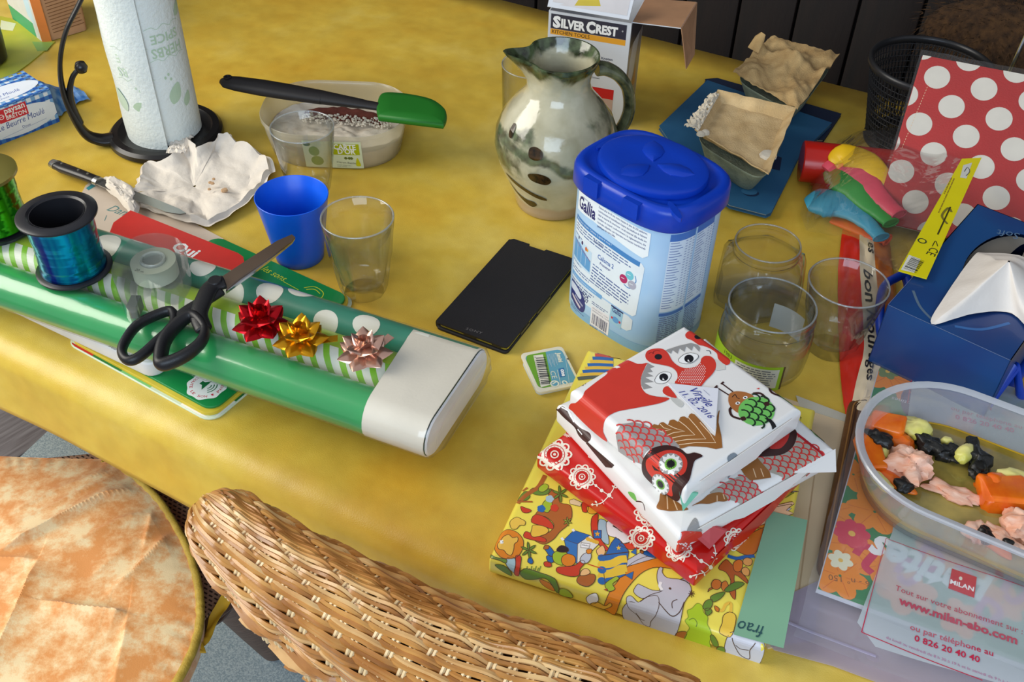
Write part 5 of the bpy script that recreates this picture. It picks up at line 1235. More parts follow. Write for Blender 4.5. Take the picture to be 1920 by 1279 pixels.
vine([(400, 565), (440, 592), (480, 625), (525, 655), (550, 675)], [(402, 568, 9), (440, 592, 9), (477, 624, 12), (526, 655, 14)], [])
vine([(526, 655), (555, 610), (570, 560)], [], [(560, 605, -1.2), (568, 570, -1.2)]); vine([(526, 655), (480, 690), (410, 712)], [(420, 711, 8)], [(485, 690, 2.6), (450, 703, 2.8)])
vine([(1040, 1020), (1080, 1045), (1122, 1080), (1182, 1118)], [(1040, 1022, 9), (1080, 1047, 9), (1122, 1080, 13), (1182, 1118, 14)], [])
vine([(1182, 1118), (1150, 1150), (1100, 1160), (1050, 1180)], [(1055, 1178, 10)], [(1140, 1155, 2.6), (1100, 1165, 2.9)])
U = g2.conv(1120, 980, 4.2775); flower(A, U, 1115, 135, 105); flower(A, U, 420, 0, 40)
vine([(905, 355), (935, 300), (950, 240), (935, 185)], [(935, 188, 10)], [(940, 290, -1.4), (948, 245, -1.6)])
A.build('paper_print', g2.t)
def flapend(gf, L0, hgt, mat, nm='folded_end', side='u'):
    """triangular folded paper flap on the +u end"""
    A_, B_, T_ = gf.W / 2, gf.D / 2, gf.T
    v = [(A_ + .0004, -B_ * .80, T_ * .92), (A_ + .0004, B_ * .80, T_ * .92), (A_ + .0016, B_ * .2, T_ * .18), (A_ + .0016, -B_ * .2, T_ * .18)]
    mk(nm, (v + [(x - .0004, y, z) for x, y, z in v], [(0, 1, 2, 3), (7, 6, 5, 4), (0, 4, 5, 1), (1, 5, 6, 2), (2, 6, 7, 3), (3, 7, 4, 0)]), mat, gf.t, 0)
flapend(g2, 0, 0, RDp)
# ---- big white one
WH = M('white_gift_paper', (232, 230, 226), r=.3, var=.02, coat=.15, bump=.05, bscale=60)
GYP, RP, BRN, DBR, GRP = (150, 148, 146), (206, 60, 46), (150, 96, 44), (58, 30, 28), (110, 190, 90)
g3 = Gift('wrapped_present', 'larger white present with red scale pattern, third from the bottom of the pile', (1043, 757), (1275, 1005), .152, .154, .0225, .0432, .0055, WH, 3, .001)
A = g3.art(); U = g3.conv(990, 740, 3.457)
A.blob([U(*p) for p in ((172, 62), (240, 85), (280, 150), (340, 210), (400, 250), (402, 285), (372, 306), (330, 265), (300, 210), (215, 130))], DBR, 1); A.curve([U(205, 85), U(270, 115), U(295, 170)], .0009, W_, 2); A.curve([U(320, 225), U(350, 260)], .0009, W_, 2)
A.poly([U(*p) for p in ((385, 305), (560, 450), (545, 475), (505, 470), (375, 312))], DBR, 1)
A.blob([U(*p) for p in ((860, 640), (900, 650), (970, 700), (1040, 745), (960, 755), (900, 755), (820, 742), (850, 690))], BRN, 1)
for a_, b_ in (((900, 650), (905, 745)), ((940, 680), (968, 750))): A.line([U(*a_), U(*b_)], .0008, (226, 190, 150), 2)
A.blob([U(*p) for p in ((1085, 800), (1120, 850), (1125, 885), (1040, 885), (1050, 840))], GYP, 1)
A.blob([U(*p) for p in ((945, 945), (965, 905), (1040, 880), (1122, 888), (1115, 940), (1050, 960), (1030, 1010), (960, 1000))], RP, 2)
rd = random.Random(2)
for k in range(16):
    x, y = 965 + rd.random() * 85, 950 + rd.random() * 40; A.poly([U(x, y), U(x + 12, y + 3), U(x + 3, y + 12)], W_, 3)
A.curve([U(700, 690), U(745, 700), U(760, 750)], .001, DBR, 1); A.blob([U(650, 630), U(690, 640), U(705, 690), U(670, 665)], GRP, 1)
U = g3.conv(1260, 640, 3.553)
scales(A, U, [(830, 620), (1000, 750), (965, 830), (880, 900), (775, 955), (640, 870), (560, 775), (700, 765), (800, 700)], .0072, (170, 162, 148), (206, 56, 50), 1, -.12)
scales(A, U, [(475, 890), (600, 1010), (605, 1060), (500, 1110), (370, 1055), (250, 1010), (340, 950)], .0066, (170, 162, 150), (206, 56, 60), 1, -.12)
A.poly([U(*p) for p in ((455, 850), (560, 770), (650, 870), (660, 910), (600, 920), (520, 930), (480, 890))], BRN, 3)
A.blob([U(*p) for p in ((250, 1020), (330, 1010), (370, 1055), (350, 1070), (300, 1070), (250, 1085), (180, 1085), (130, 1100), (200, 1060))], BRN, 3)
for a_, b_ in (((540, 850), (560, 910)), ((590, 850), (610, 905)), ((300, 1030), (300, 1070)), ((340, 1020), (350, 1055))): A.line([U(*a_), U(*b_)], .0007, (226, 190, 150), 4)
A.blob([U(*p) for p in ((640, 700), (700, 640), (760, 600), (820, 590), (830, 640), (800, 710), (720, 760), (560, 770), (600, 740))], DBR, 3); A.blob([U(*p) for p in ((650, 710), (720, 640), (780, 600), (770, 660), (730, 710), (690, 720))], (190, 50, 44), 4)
A.poly([U(*p) for p in ((905, 480), (1016, 502), (1004, 592), (940, 550))], (190, 100, 46), 2); A.blob([U(*p) for p in ((890, 490), (930, 500), (955, 530), (950, 560), (900, 530))], (220, 70, 40), 3)
A.blob([U(*p) for p in ((925, 545), (960, 570), (1000, 590), (1050, 640), (1000, 645), (950, 620))], (110, 180, 70), 2); A.blob([U(*p) for p in ((945, 575), (980, 585), (1048, 642), (1000, 648), (955, 620))], K_, 3); A.blob([U(*p) for p in ((970, 590), (1000, 600), (1030, 635), (990, 620))], W_, 4)
A.poly([U(*p) for p in ((820, 600), (1005, 745), (1028, 775), (1010, 800), (1000, 760), (826, 625))], (170, 30, 40), 3)
A.build('paper_print', g3.t)
f3 = M('pink_gift_fold', (196, 80, 84), r=.4)
q = [g3.fr.uv(*p) for p in ((1313, 1010), (1335, 1030), (1385, 985), (1440, 940))]
v = [(*g3.fr.uv(1296, 1000, .012), .012), (*g3.fr.uv(1330, 1030, .002), .002), (*g3.fr.uv(1362, 996, .004), .004), (*g3.fr.uv(1330, 985, .014), .014)]
mk('folded_corner', (v + [(x - .001, y + .0015, z) for x, y, z in v], [(0, 1, 2, 3), (7, 6, 5, 4), (0, 4, 5, 1), (1, 5, 6, 2), (2, 6, 7, 3), (3, 7, 4, 0)]), f3, g3.t, 0)
flapend(g3, 0, 0, WH)
# loose paper corner on the right
v = [(g3.W / 2 - .002, g3.D / 2 - .045, g3.T - .001), (g3.W / 2 + .012, g3.D / 2 - .012, g3.T - .006), (g3.W / 2 - .002, g3.D / 2 - .0, g3.T - .001)]
mk('folded_corner', (v + [(x, y, z - .0008) for x, y, z in v], [(0, 1, 2), (5, 4, 3), (0, 3, 4, 1), (1, 4, 5, 2), (2, 5, 3, 0)]), WH, g3.t, 0)
# ---- small white one on top
g4 = Gift('wrapped_present', 'white present with red bird, owl and beetle print, topmost of the pile', (1069, 730), (1287, 915), .1235, .1255, .024, .0668, .0055, WH, 4, .0008)
A = g4.art(); U = g4.conv(1040, 590, 4.7375); RB_ = (206, 58, 44)
A.blob([U(*p) for p in ((585, 378), (735, 440), (830, 432), (800, 500), (768, 570), (770, 640), (810, 700), (900, 730), (1020, 745), (930, 790), (700, 835), (560, 862), (480, 900), (440, 960), (432, 1040), (465, 1130), (300, 1000), (140, 835), (130, 785), (185, 785), (225, 740), (270, 680), (370, 600), (472, 518), (412, 478), (500, 425))], RB_, 1, 3)
A.poly([U(*p) for p in ((478, 440), (515, 418), (585, 470), (552, 480))], W_, 2)
A.blob([U(*p) for p in ((828, 438), (900, 445), (1000, 465), (1060, 490), (1095, 540), (1085, 600), (1000, 640), (965, 665), (965, 700), (1005, 728), (900, 728), (810, 695), (770, 640), (768, 560), (800, 480))], (230, 228, 224), 2)
A.poly([U(*p) for p in ((826, 432), (888, 466), (848, 482), (872, 512), (822, 520), (878, 550), (806, 562), (882, 602), (796, 610), (870, 652), (790, 668), (768, 630), (766, 560), (796, 490))], GYP, 3)
A.blob([U(*p) for p in ((870, 308), (940, 304), (988, 325), (1020, 370), (1045, 415), (1100, 460), (1170, 480), (1250, 465), (1292, 430), (1302, 395), (1335, 370), (1388, 376), (1425, 415), (1432, 470), (1400, 530), (1340, 590), (1285, 645), (1180, 632), (1068, 612), (1090, 570), (1082, 510), (1035, 470), (960, 450), (860, 430), (815, 400), (805, 360), (825, 325))], RB_, 4, 3)
A.poly([U(920 + 34 * cos(k * .4), 378 + 25 * sin(k * .4)) for k in range(16)], K_, 5); A.curve([U(835, 350), U(860, 338), U(875, 350), U(880, 330), U(910, 322), U(935, 328)], .0005, (110, 30, 30), 5)
rd = random.Random(6); reg = [(1115, 510), (1300, 435), (1345, 480), (1325, 570), (1285, 630), (1180, 620), (1080, 600)]
for j in range(15):
    for i in range(18):
        x, y = 1070 + i * 17 + (j % 2) * 8, 440 + j * 14
        if inside((x, y), reg): A.poly([U(x, y - 5), U(x + 9, y - 1), U(x + 3, y + 6)], W_, 5)
eye(A, U, 962, 565, 74, 50, -.45, 968, 560, 40); eye(A, U, 1187, 392, 85, 46, -.25, 1192, 395, 42)
A.poly([U(*p) for p in ((985, 318), (1100, 280), (1210, 255), (1268, 270), (1290, 296), (1282, 332), (1230, 276), (1215, 322), (1165, 282), (1150, 332), (1105, 300), (1090, 350), (1045, 316), (1030, 350))], GYP, 3)
A.blob([U(*p) for p in ((958, 680), (972, 650), (1002, 640), (1035, 668), (1085, 742), (1010, 728), (970, 705))], RB_, 4); A.blob([U(*p) for p in ((1028, 745), (1090, 745), (1145, 790), (1120, 826), (1075, 800))], (196, 196, 190), 2)
A.blob([U(*p) for p in ((1160, 180), (1190, 150), (1240, 138), (1295, 150), (1345, 190), (1385, 245), (1440, 290), (1520, 330), (1560, 420), (1520, 450), (1455, 400), (1440, 350), (1390, 310), (1320, 280), (1280, 272), (1220, 232), (1172, 212))], RB_, 4)
A.poly([U(1270 + 30 * cos(k * .4), 200 + 22 * sin(k * .4)) for k in range(16)], K_, 5); A.curve([U(1345, 322), U(1375, 325), U(1385, 352)], .0006, (60, 60, 80), 4)
A.poly([U(*p) for p in ((1425, 400), (1515, 425), (1515, 490), (1430, 500))], (206, 204, 198), 2)
A.blob([U(*p) for p in ((870, 200), (910, 160), (960, 135), (995, 145), (990, 175), (950, 200), (900, 206))], K_, 2); A.blob([U(*p) for p in ((880, 190), (920, 165), (950, 150), (955, 175), (920, 190))], (226, 226, 222), 3); A.ell(*U(950, 172), .0016, .0016, GRP, 4, 0, 10)
for k in range(5): A.poly([U(170 + k * 24, 600 + (k % 2) * 22), U(196 + k * 22, 580 + (k % 2) * 24), U(205 + k * 16, 618 + (k % 2) * 12)], DBR, 2)
# wing
A.blob([U(*p) for p in ((862, 1000), (882, 976), (920, 985), (935, 965), (970, 960), (1005, 985), (1020, 945), (1060, 935), (1095, 955), (1115, 915), (1155, 908), (1182, 925), (1198, 888), (1240, 888), (1330, 985), (1425, 1085), (1442, 905), (1466, 852), (1455, 960), (1490, 1185), (1350, 1180), (1190, 1172), (1115, 1192), (1040, 1105), (960, 1042), (900, 1020))], BRN, 2, 2)
for pts in ([(890, 1020), (940, 1020), (960, 1035)], [(935, 975), (970, 1010), (1035, 1022), (960, 1040)], [(1010, 985), (1060, 1010), (1155, 1040), (1060, 1050), (1000, 1075)], [(1100, 945), (1160, 990), (1245, 1072), (1130, 1080), (1040, 1100)], [(1185, 915), (1260, 1000), (1342, 1108), (1180, 1112), (1070, 1130)], [(1290, 960), (1380, 1060), (1430, 1142), (1250, 1140), (1100, 1160)]): A.line([U(*p) for p in pts], .0007, (236, 206, 170), 3)
scales(A, U, [(548, 1080), (560, 1010), (600, 975), (700, 960), (800, 980), (870, 1020), (960, 1050), (1050, 1110), (1115, 1180), (1010, 1168), (850, 1190), (795, 1240), (780, 1330), (680, 1290), (570, 1215)], .0076, (156, 150, 148), (206, 64, 60), 4, -.15)
U = g4.conv(990, 740, 3.457)
A.blob([U(*p) for p in ((740, 450), (760, 390), (820, 345), (900, 330), (985, 352), (1030, 386), (1080, 378), (1132, 400), (1082, 430), (1065, 480), (1042, 560), (1000, 620), (972, 690), (900, 650), (820, 590), (752, 520))], DBR, 5)
A.blob([U(*p) for p in ((768, 430), (820, 390), (900, 363), (985, 375), (1030, 430), (1018, 505), (955, 552), (935, 600), (940, 655), (900, 640), (830, 560), (775, 490))], RB_, 6)
def owleye(x, y, rx, ry, a=0):
    def C(k, t): X, Y = rx * k * cos(t), ry * k * sin(t); return U(x + X * cos(a) - Y * sin(a), y + X * sin(a) + Y * cos(a))
    A.poly([C(1, 2 * pi * i / 24) for i in range(24)], GYP, 7); A.poly([C(1 if i % 2 else .72, 2 * pi * i / 24) for i in range(24)], (230, 230, 226), 8)
    A.poly([C(.5, 2 * pi * i / 20) for i in range(20)], (120, 180, 70), 9); A.poly([C(.44 if i % 2 else .3, 2 * pi * i / 32) for i in range(32)], K_, 10)
owleye(925, 452, 78, 70); owleye(862, 580, 48, 74, -.55)
A.poly([U(*p) for p in ((805, 455), (850, 475), (855, 497), (822, 488))], K_, 7)
U = g4.conv(1260, 640, 3.553)
# beetle
A.curve([U(540, 350), U(590, 350), U(625, 385), U(630, 420)], .0020, DBR, 3); A.curve([U(455, 520), U(400, 500), U(385, 460), U(400, 440)], .0020, DBR, 3)
for p in ((630, 420), (475, 518)): A.poly([U(p[0] + 22 * cos(k), p[1] + 16 * sin(k)) for k in range(6)], DBR, 5)
A.blob([U(*p) for p in ((375, 380), (385, 350), (430, 335), (500, 345), (545, 375), (520, 440), (450, 480), (400, 450), (378, 415))], (166, 104, 56), 3)
for a_, b_ in (((378, 360), (290, 305)), ((405, 338), (330, 282))): A.line([U(*a_), U(*b_)], .0012, DBR, 2)
for p in ((290, 305), (332, 280)): A.line([U(p[0] - 6, p[1] + 8), U(p[0] + 12, p[1] - 8)], .0014, DBR, 3)
bp_ = [(562 + 122 * cos(k * pi / 12), 468 + 96 * sin(k * pi / 12)) for k in range(24)]
scales(A, U, bp_, .0085, (110, 186, 92), (30, 50, 34), 4, -.35)
for p in ((437, 415), (487, 378)):
    A.poly([U(p[0] + 16 * cos(k * .7 + .2), p[1] + 10 * sin(k * .7)) for k in range(9)], W_, 5); A.ell(*U(*p), .0009, .0009, K_, 6, 0, 8)
A.curve([U(400, 375), U(420, 357), U(432, 378), U(450, 385)], .0006, K_, 4)
A.poly([U(*p) for p in ((612, 512), (655, 520), (698, 562), (672, 582), (650, 545))], K_, 7)
A.blob([U(*p) for p in ((640, 255), (690, 285), (705, 310), (680, 300))], (166, 104, 56), 3); A.curve([U(700, 300), U(655, 305), U(665, 345), U(740, 370)], .0020, DBR, 3)
scales(A, U, [(705, 308), (780, 335), (855, 398), (800, 405), (720, 365)], .0075, (110, 186, 92), (30, 50, 34), 4, -.35)
A.poly([U(*p) for p in ((895, 432), (918, 455), (890, 460))], K_, 4); A.poly([U(560, 318), U(584, 312), U(578, 322)], (206, 56, 50), 3)
A.blob([U(*p) for p in ((370, 780), (400, 745), (440, 760), (440, 810), (400, 870), (370, 915), (375, 850))], (128, 138, 146), 2)
A.build('paper_print', g4.t)
flapend(g4, 0, 0, WH)
cor = [g4.fr.uv(x, y, .002) for x, y in ((1278, 936), (1290, 952), (1300, 930))]
v = [(g4.W / 2 - .006, -g4.D / 2 - .0005, .016), (g4.W / 2 + .001, -g4.D / 2 - .001, .001), (g4.W / 2 + .003, -g4.D / 2 + .010, .014)]
mk('folded_corner', (v + [(x - .001, y + .001, z) for x, y, z in v], [(0, 1, 2), (5, 4, 3), (0, 3, 4, 1), (1, 4, 5, 2), (2, 5, 3, 0)]), M('green_paper_back', (120, 190, 160), r=.5), g4.t, 0)
# name tag of folded paper, taped to the top present
U = g4.conv(1040, 590, 4.7375)
tp = [U(*p) for p in ((1003, 612), (1452, 668), (1416, 1092))]; zt = g4.T
v = [(tp[0][0], tp[0][1], zt + .0006), (tp[1][0], tp[1][1], zt + .0016), (tp[2][0], tp[2][1], zt + .0055)]
tg = mk('name_tag', (v + [(x, y, z - .0005) for x, y, z in v], [(0, 1, 2), (5, 4, 3), (0, 3, 4, 1), (1, 4, 5, 2), (2, 5, 3, 0)]), M('tag_paper', (222, 224, 232), r=.6, var=.02), g4.t, 0); tg['label'] = 'white triangular paper tag with blue handwriting'
ex_ = Vector(v[1]) - Vector(v[0]); ey_ = Vector(v[2]) - Vector(v[0]); nz__ = ex_.cross(ey_).normalized(); nz__ = nz__ if nz__.z > 0 else -nz__
def tagz(u, v_, o):
    z = v[0][2] - (nz__.x * (u - v[0][0]) + nz__.y * (v_ - v[0][1])) / nz__.z; return (u, v_, z + o)
A = Art(tagz, lift=.0003); pen = (50, 60, 150)
A.text('Virgile', U(1192, 690), U(1352, 852), pen, 0, hk=1.15, shear=.35); A.text('11. 02. 2016', U(1098, 705), U(1366, 962), pen, 0, hk=1.0, shear=.25); A.line([U(1318, 684), U(1372, 738)], .0004, (150, 156, 180), 0)
A.build('handwriting', g4.t)
# green slip of paper on the yellow present
zs = .0207
def slipz(): pass
s1 = [g1.fr.uv(x, y, .0206) for x, y in ((1375, 1190), (1469, 1216), (1514, 976), (1442, 958))]
sl = Fr(P(1375, 1190, .0206), P(1469, 1216, .0206) - P(1375, 1190, .0206)); sl.o.z = .0206
t = thing('paper_slip', 'green paper slip with pencil writing sticking out over the yellow present', 'paper slip', sl)
q = [sl.uv(x, y, 0) for x, y in ((1375, 1190), (1469, 1216), (1514, 976), (1442, 958))]
def slip(u, v_):
    a = Vector(q[0]).lerp(Vector(q[1]), u); b_ = Vector(q[3]).lerp(Vector(q[2]), u); p = a.lerp(b_, v_); return (p.x, p.y, .0004 + .0022 * sin(pi * v_) * .6)
mk('paper', grid(slip, 4, 14, .00025), M('sage_paper', (126, 172, 140), r=.4, var=.03), t, 60)
A = Art(lambda u, v_, o: (u, v_, .0009 + o)); A.text('frao', sl.uv(1432, 1176), sl.uv(1384, 1164), (40, 80, 84), 0, hk=1.3, shear=.3); A.build('pencil_writing', t)
# ================================================================ hand mixer box with open flaps
e1 = (P(1187, 45, .135) - P(1030, 20, .135)); e1.z = 0
mb = Fr(P(1164, 238, 0), e1)
W1 = .098; D1 = .075; HB = .133
t = thing('mixer_box', 'open cardboard hand mixer box with white printed front behind the jug', 'box', mb)
wp = M('box_white_print', (206, 210, 216), r=.35, var=.04); kb_ = M('brown_cardboard', (168, 126, 92), r=.8, var=.12, scale=50); din = M('box_dark_inside', (60, 46, 36), r=.9)
for nm, b_ in (('front_panel', box(-W1, 0, 0, 0, .0012, HB)), ('side_panel', box(-.0012, .0012, 0, 0, D1, HB)), ('side_panel', box(-W1, .0012, 0, -W1 + .0012, D1, HB)), ('back_panel', box(-W1 + .0012, D1 - .0012, 0, -.0012, D1, HB))):
    mk(nm, b_, wp, t, 0)
mk('bottom_panel', box(-W1 + .0012, .0012, 0, -.0012, D1 - .0012, .0012), kb_, t, 0)
A = Art(lambda u, v, o: (u, -o, v), r=.35)
A.rect(-W1 + .003, HB - .021, -.005, HB - .003, (52, 52, 66), 0); A.rect(-W1 + .003, HB - .028, -.005, HB - .0212, (226, 160, 50), 0)
A.text('S', (-W1 + .0055, HB - .0185), (-W1 + .015, HB - .0185), W_, 1, bold=.06, height=.018); A.text('ILVER', (-W1 + .0155, HB - .0180), (-W1 + .0445, HB - .0180), W_, 1, bold=.05, height=.0145)
A.text('C', (-W1 + .0455, HB - .0185), (-W1 + .0565, HB - .0185), W_, 1, bold=.06, height=.018); A.text('REST', (-W1 + .0572, HB - .0180), (-W1 + .083, HB - .0180), W_, 1, bold=.05, height=.0145); A.text('®', (-.0105, HB - .012), (-.0085, HB - .012), W_, 1)
A.text('KITCHEN TOOLS', (-W1 + .005, HB - .0266), (-W1 + .0505, HB - .0266), (70, 56, 46), 1, height=.0062, bold=.01)
A.text('Handmixer', (-W1 + .0165, HB - .0385), (-W1 + .040, HB - .0385), (46, 50, 70), 0, height=.0062, bold=.025); A.text('zum Rühren, Mixen und Kneten', (-W1 + .018, HB - .049), (-.018, HB - .049), (70, 74, 90), 0, height=.0042, bold=.02); A.text('mit 5 Geschwindigkeits-', (-W1 + .030, HB - .056), (-.013, HB - .056), (70, 74, 90), 0, height=.0042, bold=.02); A.text('stufen', (-W1 + .030, HB - .063), (-W1 + .041, HB - .063), (70, 74, 90), 0, height=.0042)
for k in range(2): A.ell(-W1 + .0115, HB - .0375 - k * .006, .0022, .0016, (170, 174, 184), 0)
A.rect(-.042, .034, -.013, .047, (196, 26, 34), 0); A.rect(-.042, .008, -.013, .034, (190, 160, 146), 0); A.text('aus Edelstahl', (-.045, .058), (-.032, .058), (60, 64, 80), 0, height=.003)
A.build('front_print', t)
A = Art(lambda u, v, o: (o, u, v), r=.3)
A.rect(.004, .004, D1 - .002, HB - .012, (150, 140, 136), 0); A.poly([(.01, .02), (.04, .05), (.06, HB - .03), (.03, HB - .02), (.012, .08)], (200, 204, 214), 1); A.poly([(.03, .03), (.06, .03), (.055, .06)], (180, 110, 70), 2); A.rect(.004, HB - .034, D1 - .002, HB - .003, (60, 60, 76), 2)
A.build('side_print', t)
zf = .006
# back flap with print, raised and leaning towards the camera; tan flap folded out to the right with a hanging end
def quad(nm, pts, mats, th=.0011):
    a, b_, c_, d_ = [Vector(p) for p in pts]; nn_ = (b_ - a).cross(d_ - a).normalized() * th
    v = [a, b_, c_, d_, a - nn_, b_ - nn_, c_ - nn_, d_ - nn_]
    g = G().add(([tuple(p) for p in v], [(0, 1, 2, 3)])).add(([tuple(p) for p in v], [(7, 6, 5, 4), (0, 4, 5, 1), (1, 5, 6, 2), (2, 6, 7, 3), (3, 7, 4, 0)]), 1)
    return g.build(nm, mats, t, 0, recalc=False)
quad('flap', [(-W1 + .001, D1 - .001, HB), (-.002, D1 - .001, HB), (-.002, D1 - .020, HB + .045), (-W1 + .001, D1 - .020, HB + .045)], [kb_, wp])
quad('flap', [(-W1 - .001, -.004, HB + .006), (-.003, -.004, HB + .0055), (-.002, .016, HB + .030), (-W1 - .001, .016, HB + .030)], [wp, wp])
A = Art(lambda u, v, o: (u, -.004 + v * .64 - o * .8, HB + .0058 + v * .77 + o * .6), r=.3)
A.poly([(-W1 + .004, .004), (-.006, .004), (-.006, .030), (-W1 + .004, .030)], (200, 196, 196), 0); A.poly([(-W1 + .03, .006), (-W1 + .06, .010), (-W1 + .05, .03), (-W1 + .04, .03)], (190, 170, 60), 1); A.build('flap_print', t)
fp = [mb.uv(x, y, HB) for x, y in ((1226, 74), (1280, 85), (1336, -10), (1200, -10))]
q3 = [(.0, .0, HB), (.0, D1, HB), (.052, D1 + .004, HB + .012), (.046, .012, HB + .012)]
quad('flap', [(.0, .004, HB), (.056, .0, HB + .004), (.060, D1, HB + .004), (.0, D1 - .002, HB)], [kb_, wp])
quad('flap', [(.056, .0, HB + .0035), (.060, D1, HB + .0035), (.070, D1 * .55, HB - .045), (.0665, .012, HB - .050)], [kb_, kb_])
for o_ in t.children:
    if o_.name.startswith('flap') and o_.data.materials[0] == kb_: pass

# ================================================================ blue brochures and two egg cartons
def sheetquad(name, label, cat, pts, z, th, mat, art=None, pages=False):
    ps = [P(x, y, z + th) for x, y in pts]; o_ = ps[0].copy(); o_.z = z
    t = thing(name, label, cat, o_); q = ccw([((p - o_).x, (p - o_).y) for p in ps])
    if pages:
        mk('pages', prism([(a * .985 + .001, b_ * .985) for a, b_ in q], .0006, th - .0006), M('paper_pages', (200, 190, 160), r=.8), t)
        mk('cover', prism(q, th - .0007, th), mat, t); mk('back_cover', prism(q, 0, .0007), mat, t)
    else: mk('cover', prism(q, 0, th), mat, t)
    return t, (lambda x, y: (P(x, y, z + th) - o_))
navy = M('navy_cover', (34, 46, 70), r=.4, var=.1); bcov = M('blue_cover', (52, 106, 142), r=.35, rgb2=(36, 84, 122), scale=12, hi=.7)
t, U = sheetquad('notebook', 'dark navy notebook partly under the blue brochure and the egg cartons', 'notebook', [(1322, 148), (1345, 146), (1578, 213), (1545, 262), (1470, 262), (1330, 210)], 0, .004, navy, pages=True)
A = Art(flat(.004)); A.rect(0, 0, 0, 0, W_) if 0 else None
A.poly([U(1502, 250), U(1516, 240), U(1512, 256), U(1502, 262)], (190, 190, 190), 0); A.build('cover_print', t)
t, U = sheetquad('brochure', 'blue brochure lying under the front egg carton', 'brochure', [(1326, 150), (1236, 236), (1300, 330), (1368, 384), (1437, 402), (1446, 398), (1500, 290), (1560, 230)], .0042, .005, bcov, pages=True)
A = Art(flat(.005)); A.ell(*U(1408, 362)[:2], .009, .007, (30, 50, 80), 0); A.ell(*U(1405, 359)[:2], .009, .007, (58, 112, 148), 1); A.poly([U(1450, 290), U(1466, 296), U(1462, 320), U(1444, 316)], (30, 40, 70), 0); A.build('cover_print', t)
pulp = M('tan_pulp', (196, 164, 112), r=.95, rgb2=(168, 136, 88), scale=40, bump=.8, bscale=500, det=5); gpl = M('grey_green_pulp', (140, 150, 128), r=.95, rgb2=(112, 122, 106), scale=60, bump=.8, bscale=500, det=5)
def carton(label, pts, seed, deep, zt=.052):
    c4 = [P(x, y, zt) for x, y in pts]; cen = sum(c4, Vector()) / 4; cen.z = .0092; t = thing('egg_carton', label, 'egg carton', cen, 'egg cartons on the blue brochures'); q = [p - cen for p in c4]; zt_ = zt - .0092
    def at(u, v_): return q[0].lerp(q[1], u).lerp(q[3].lerp(q[2], u), v_)
    # base: two by three cups
    rings = []
    for k, (s_, z) in enumerate(((.66, 0), (.72, .002), (.84, .018), (.93, .030), (.96, .033), (.955, .034), (.9, .031))):
        rg = []
        for i in range(64):
            a = 2 * pi * i / 64; ca, sa2 = cos(a), sin(a); r_ = (abs(ca) ** 5 + abs(sa2) ** 5) ** (-.2); wob = 1 - .05 * (1 - z / .034) * (1 + cos(6 * a)) / 2
            p = at(.5 + .5 * r_ * ca * s_ * wob, .5 + .5 * r_ * sa2 * s_ * wob); rg.append((p.x, p.y, z))
        rings.append(rg)
    mk('egg_tray', stack(rings, True, True), gpl, t, 60)
    def lid(u, v_):
        e = min(u, 1 - u, v_, 1 - v_); ed = min(1, e / .10)
        w1 = .012 * fb(v_ * 7, seed) ; p = at(u + w1, v_ + .012 * fb(u * 7, seed, 3))
        if deep: z = zt_ + .003 - .010 * ed ** 1.5 + .0015 * fb(u * 7, v_ * 7, seed) 
        else: z = zt_ - .004 + .007 * sin(u * pi * 2.2 + .5) * sin(v_ * pi * 2.9) * ed + .010 * exp(-((u - .62) / .08) ** 2) * (1 - .3 * v_) + .0035 * fb(u * 11, v_ * 11, seed)
        return (p.x, p.y, z)
    mk('open_lid', grid(lid, 48, 48, .0016), M('cream_pulp', (214, 186, 138), r=.95, rgb2=(190, 160, 112), scale=40, bump=.8, bscale=500, det=5) if deep else pulp, t, 40)
    return t, at, zt_
t, at, zt_ = carton('rear egg carton with bumpy tan lid tipped open beside the dark wall', [(1376, 128), (1448, 62), (1576, 95), (1497, 198)], 3, False, .058)
p = at(.55, 0.02); mk('lid_tab', tube([(p.x - .004, p.y, zt_ - .002), (p.x + .002, p.y + .004, zt_ + .012), (p.x + .006, p.y + .006, zt_ + .018)], [.010, .008, .004], 10, fa=.35), pulp, t, 60)
t, at, zt_ = carton('front egg carton with flat cream lid and torn white edges', [(1302, 246), (1345, 172), (1492, 206), (1440, 330)], 8, True, .056)
torn = M('torn_pale_pulp', (214, 204, 184), r=.95, bump=.6, bscale=400)
def tear(u, v_):
    a = at(.0 + v_ * .9, .05 - (.20 - .08 * v_) * u + .06 * fb(v_ * 14, 2) * u) if 1 else None; return (a.x, a.y, zt_ + .0025 + .003 * sin(u * 3) - .004 * u + .003 * fb(v_ * 20, u * 6))
mk('torn_edge', grid(tear, 14, 40, .001), torn, t, 40)
for k, (u_, v__) in enumerate(((.03, .14), (-.04, .1), (.30, .90))):
    p = at(u_, v__); s_ = .010 if k == 2 else .005; mk('torn_scrap', lathe([(.0001, -.001), (s_, 0), (s_ * .8, .003), (.0001, .004)], 9), torn, t, 20).location = (p.x, p.y, zt_ - (.006 if k == 2 else -.003))

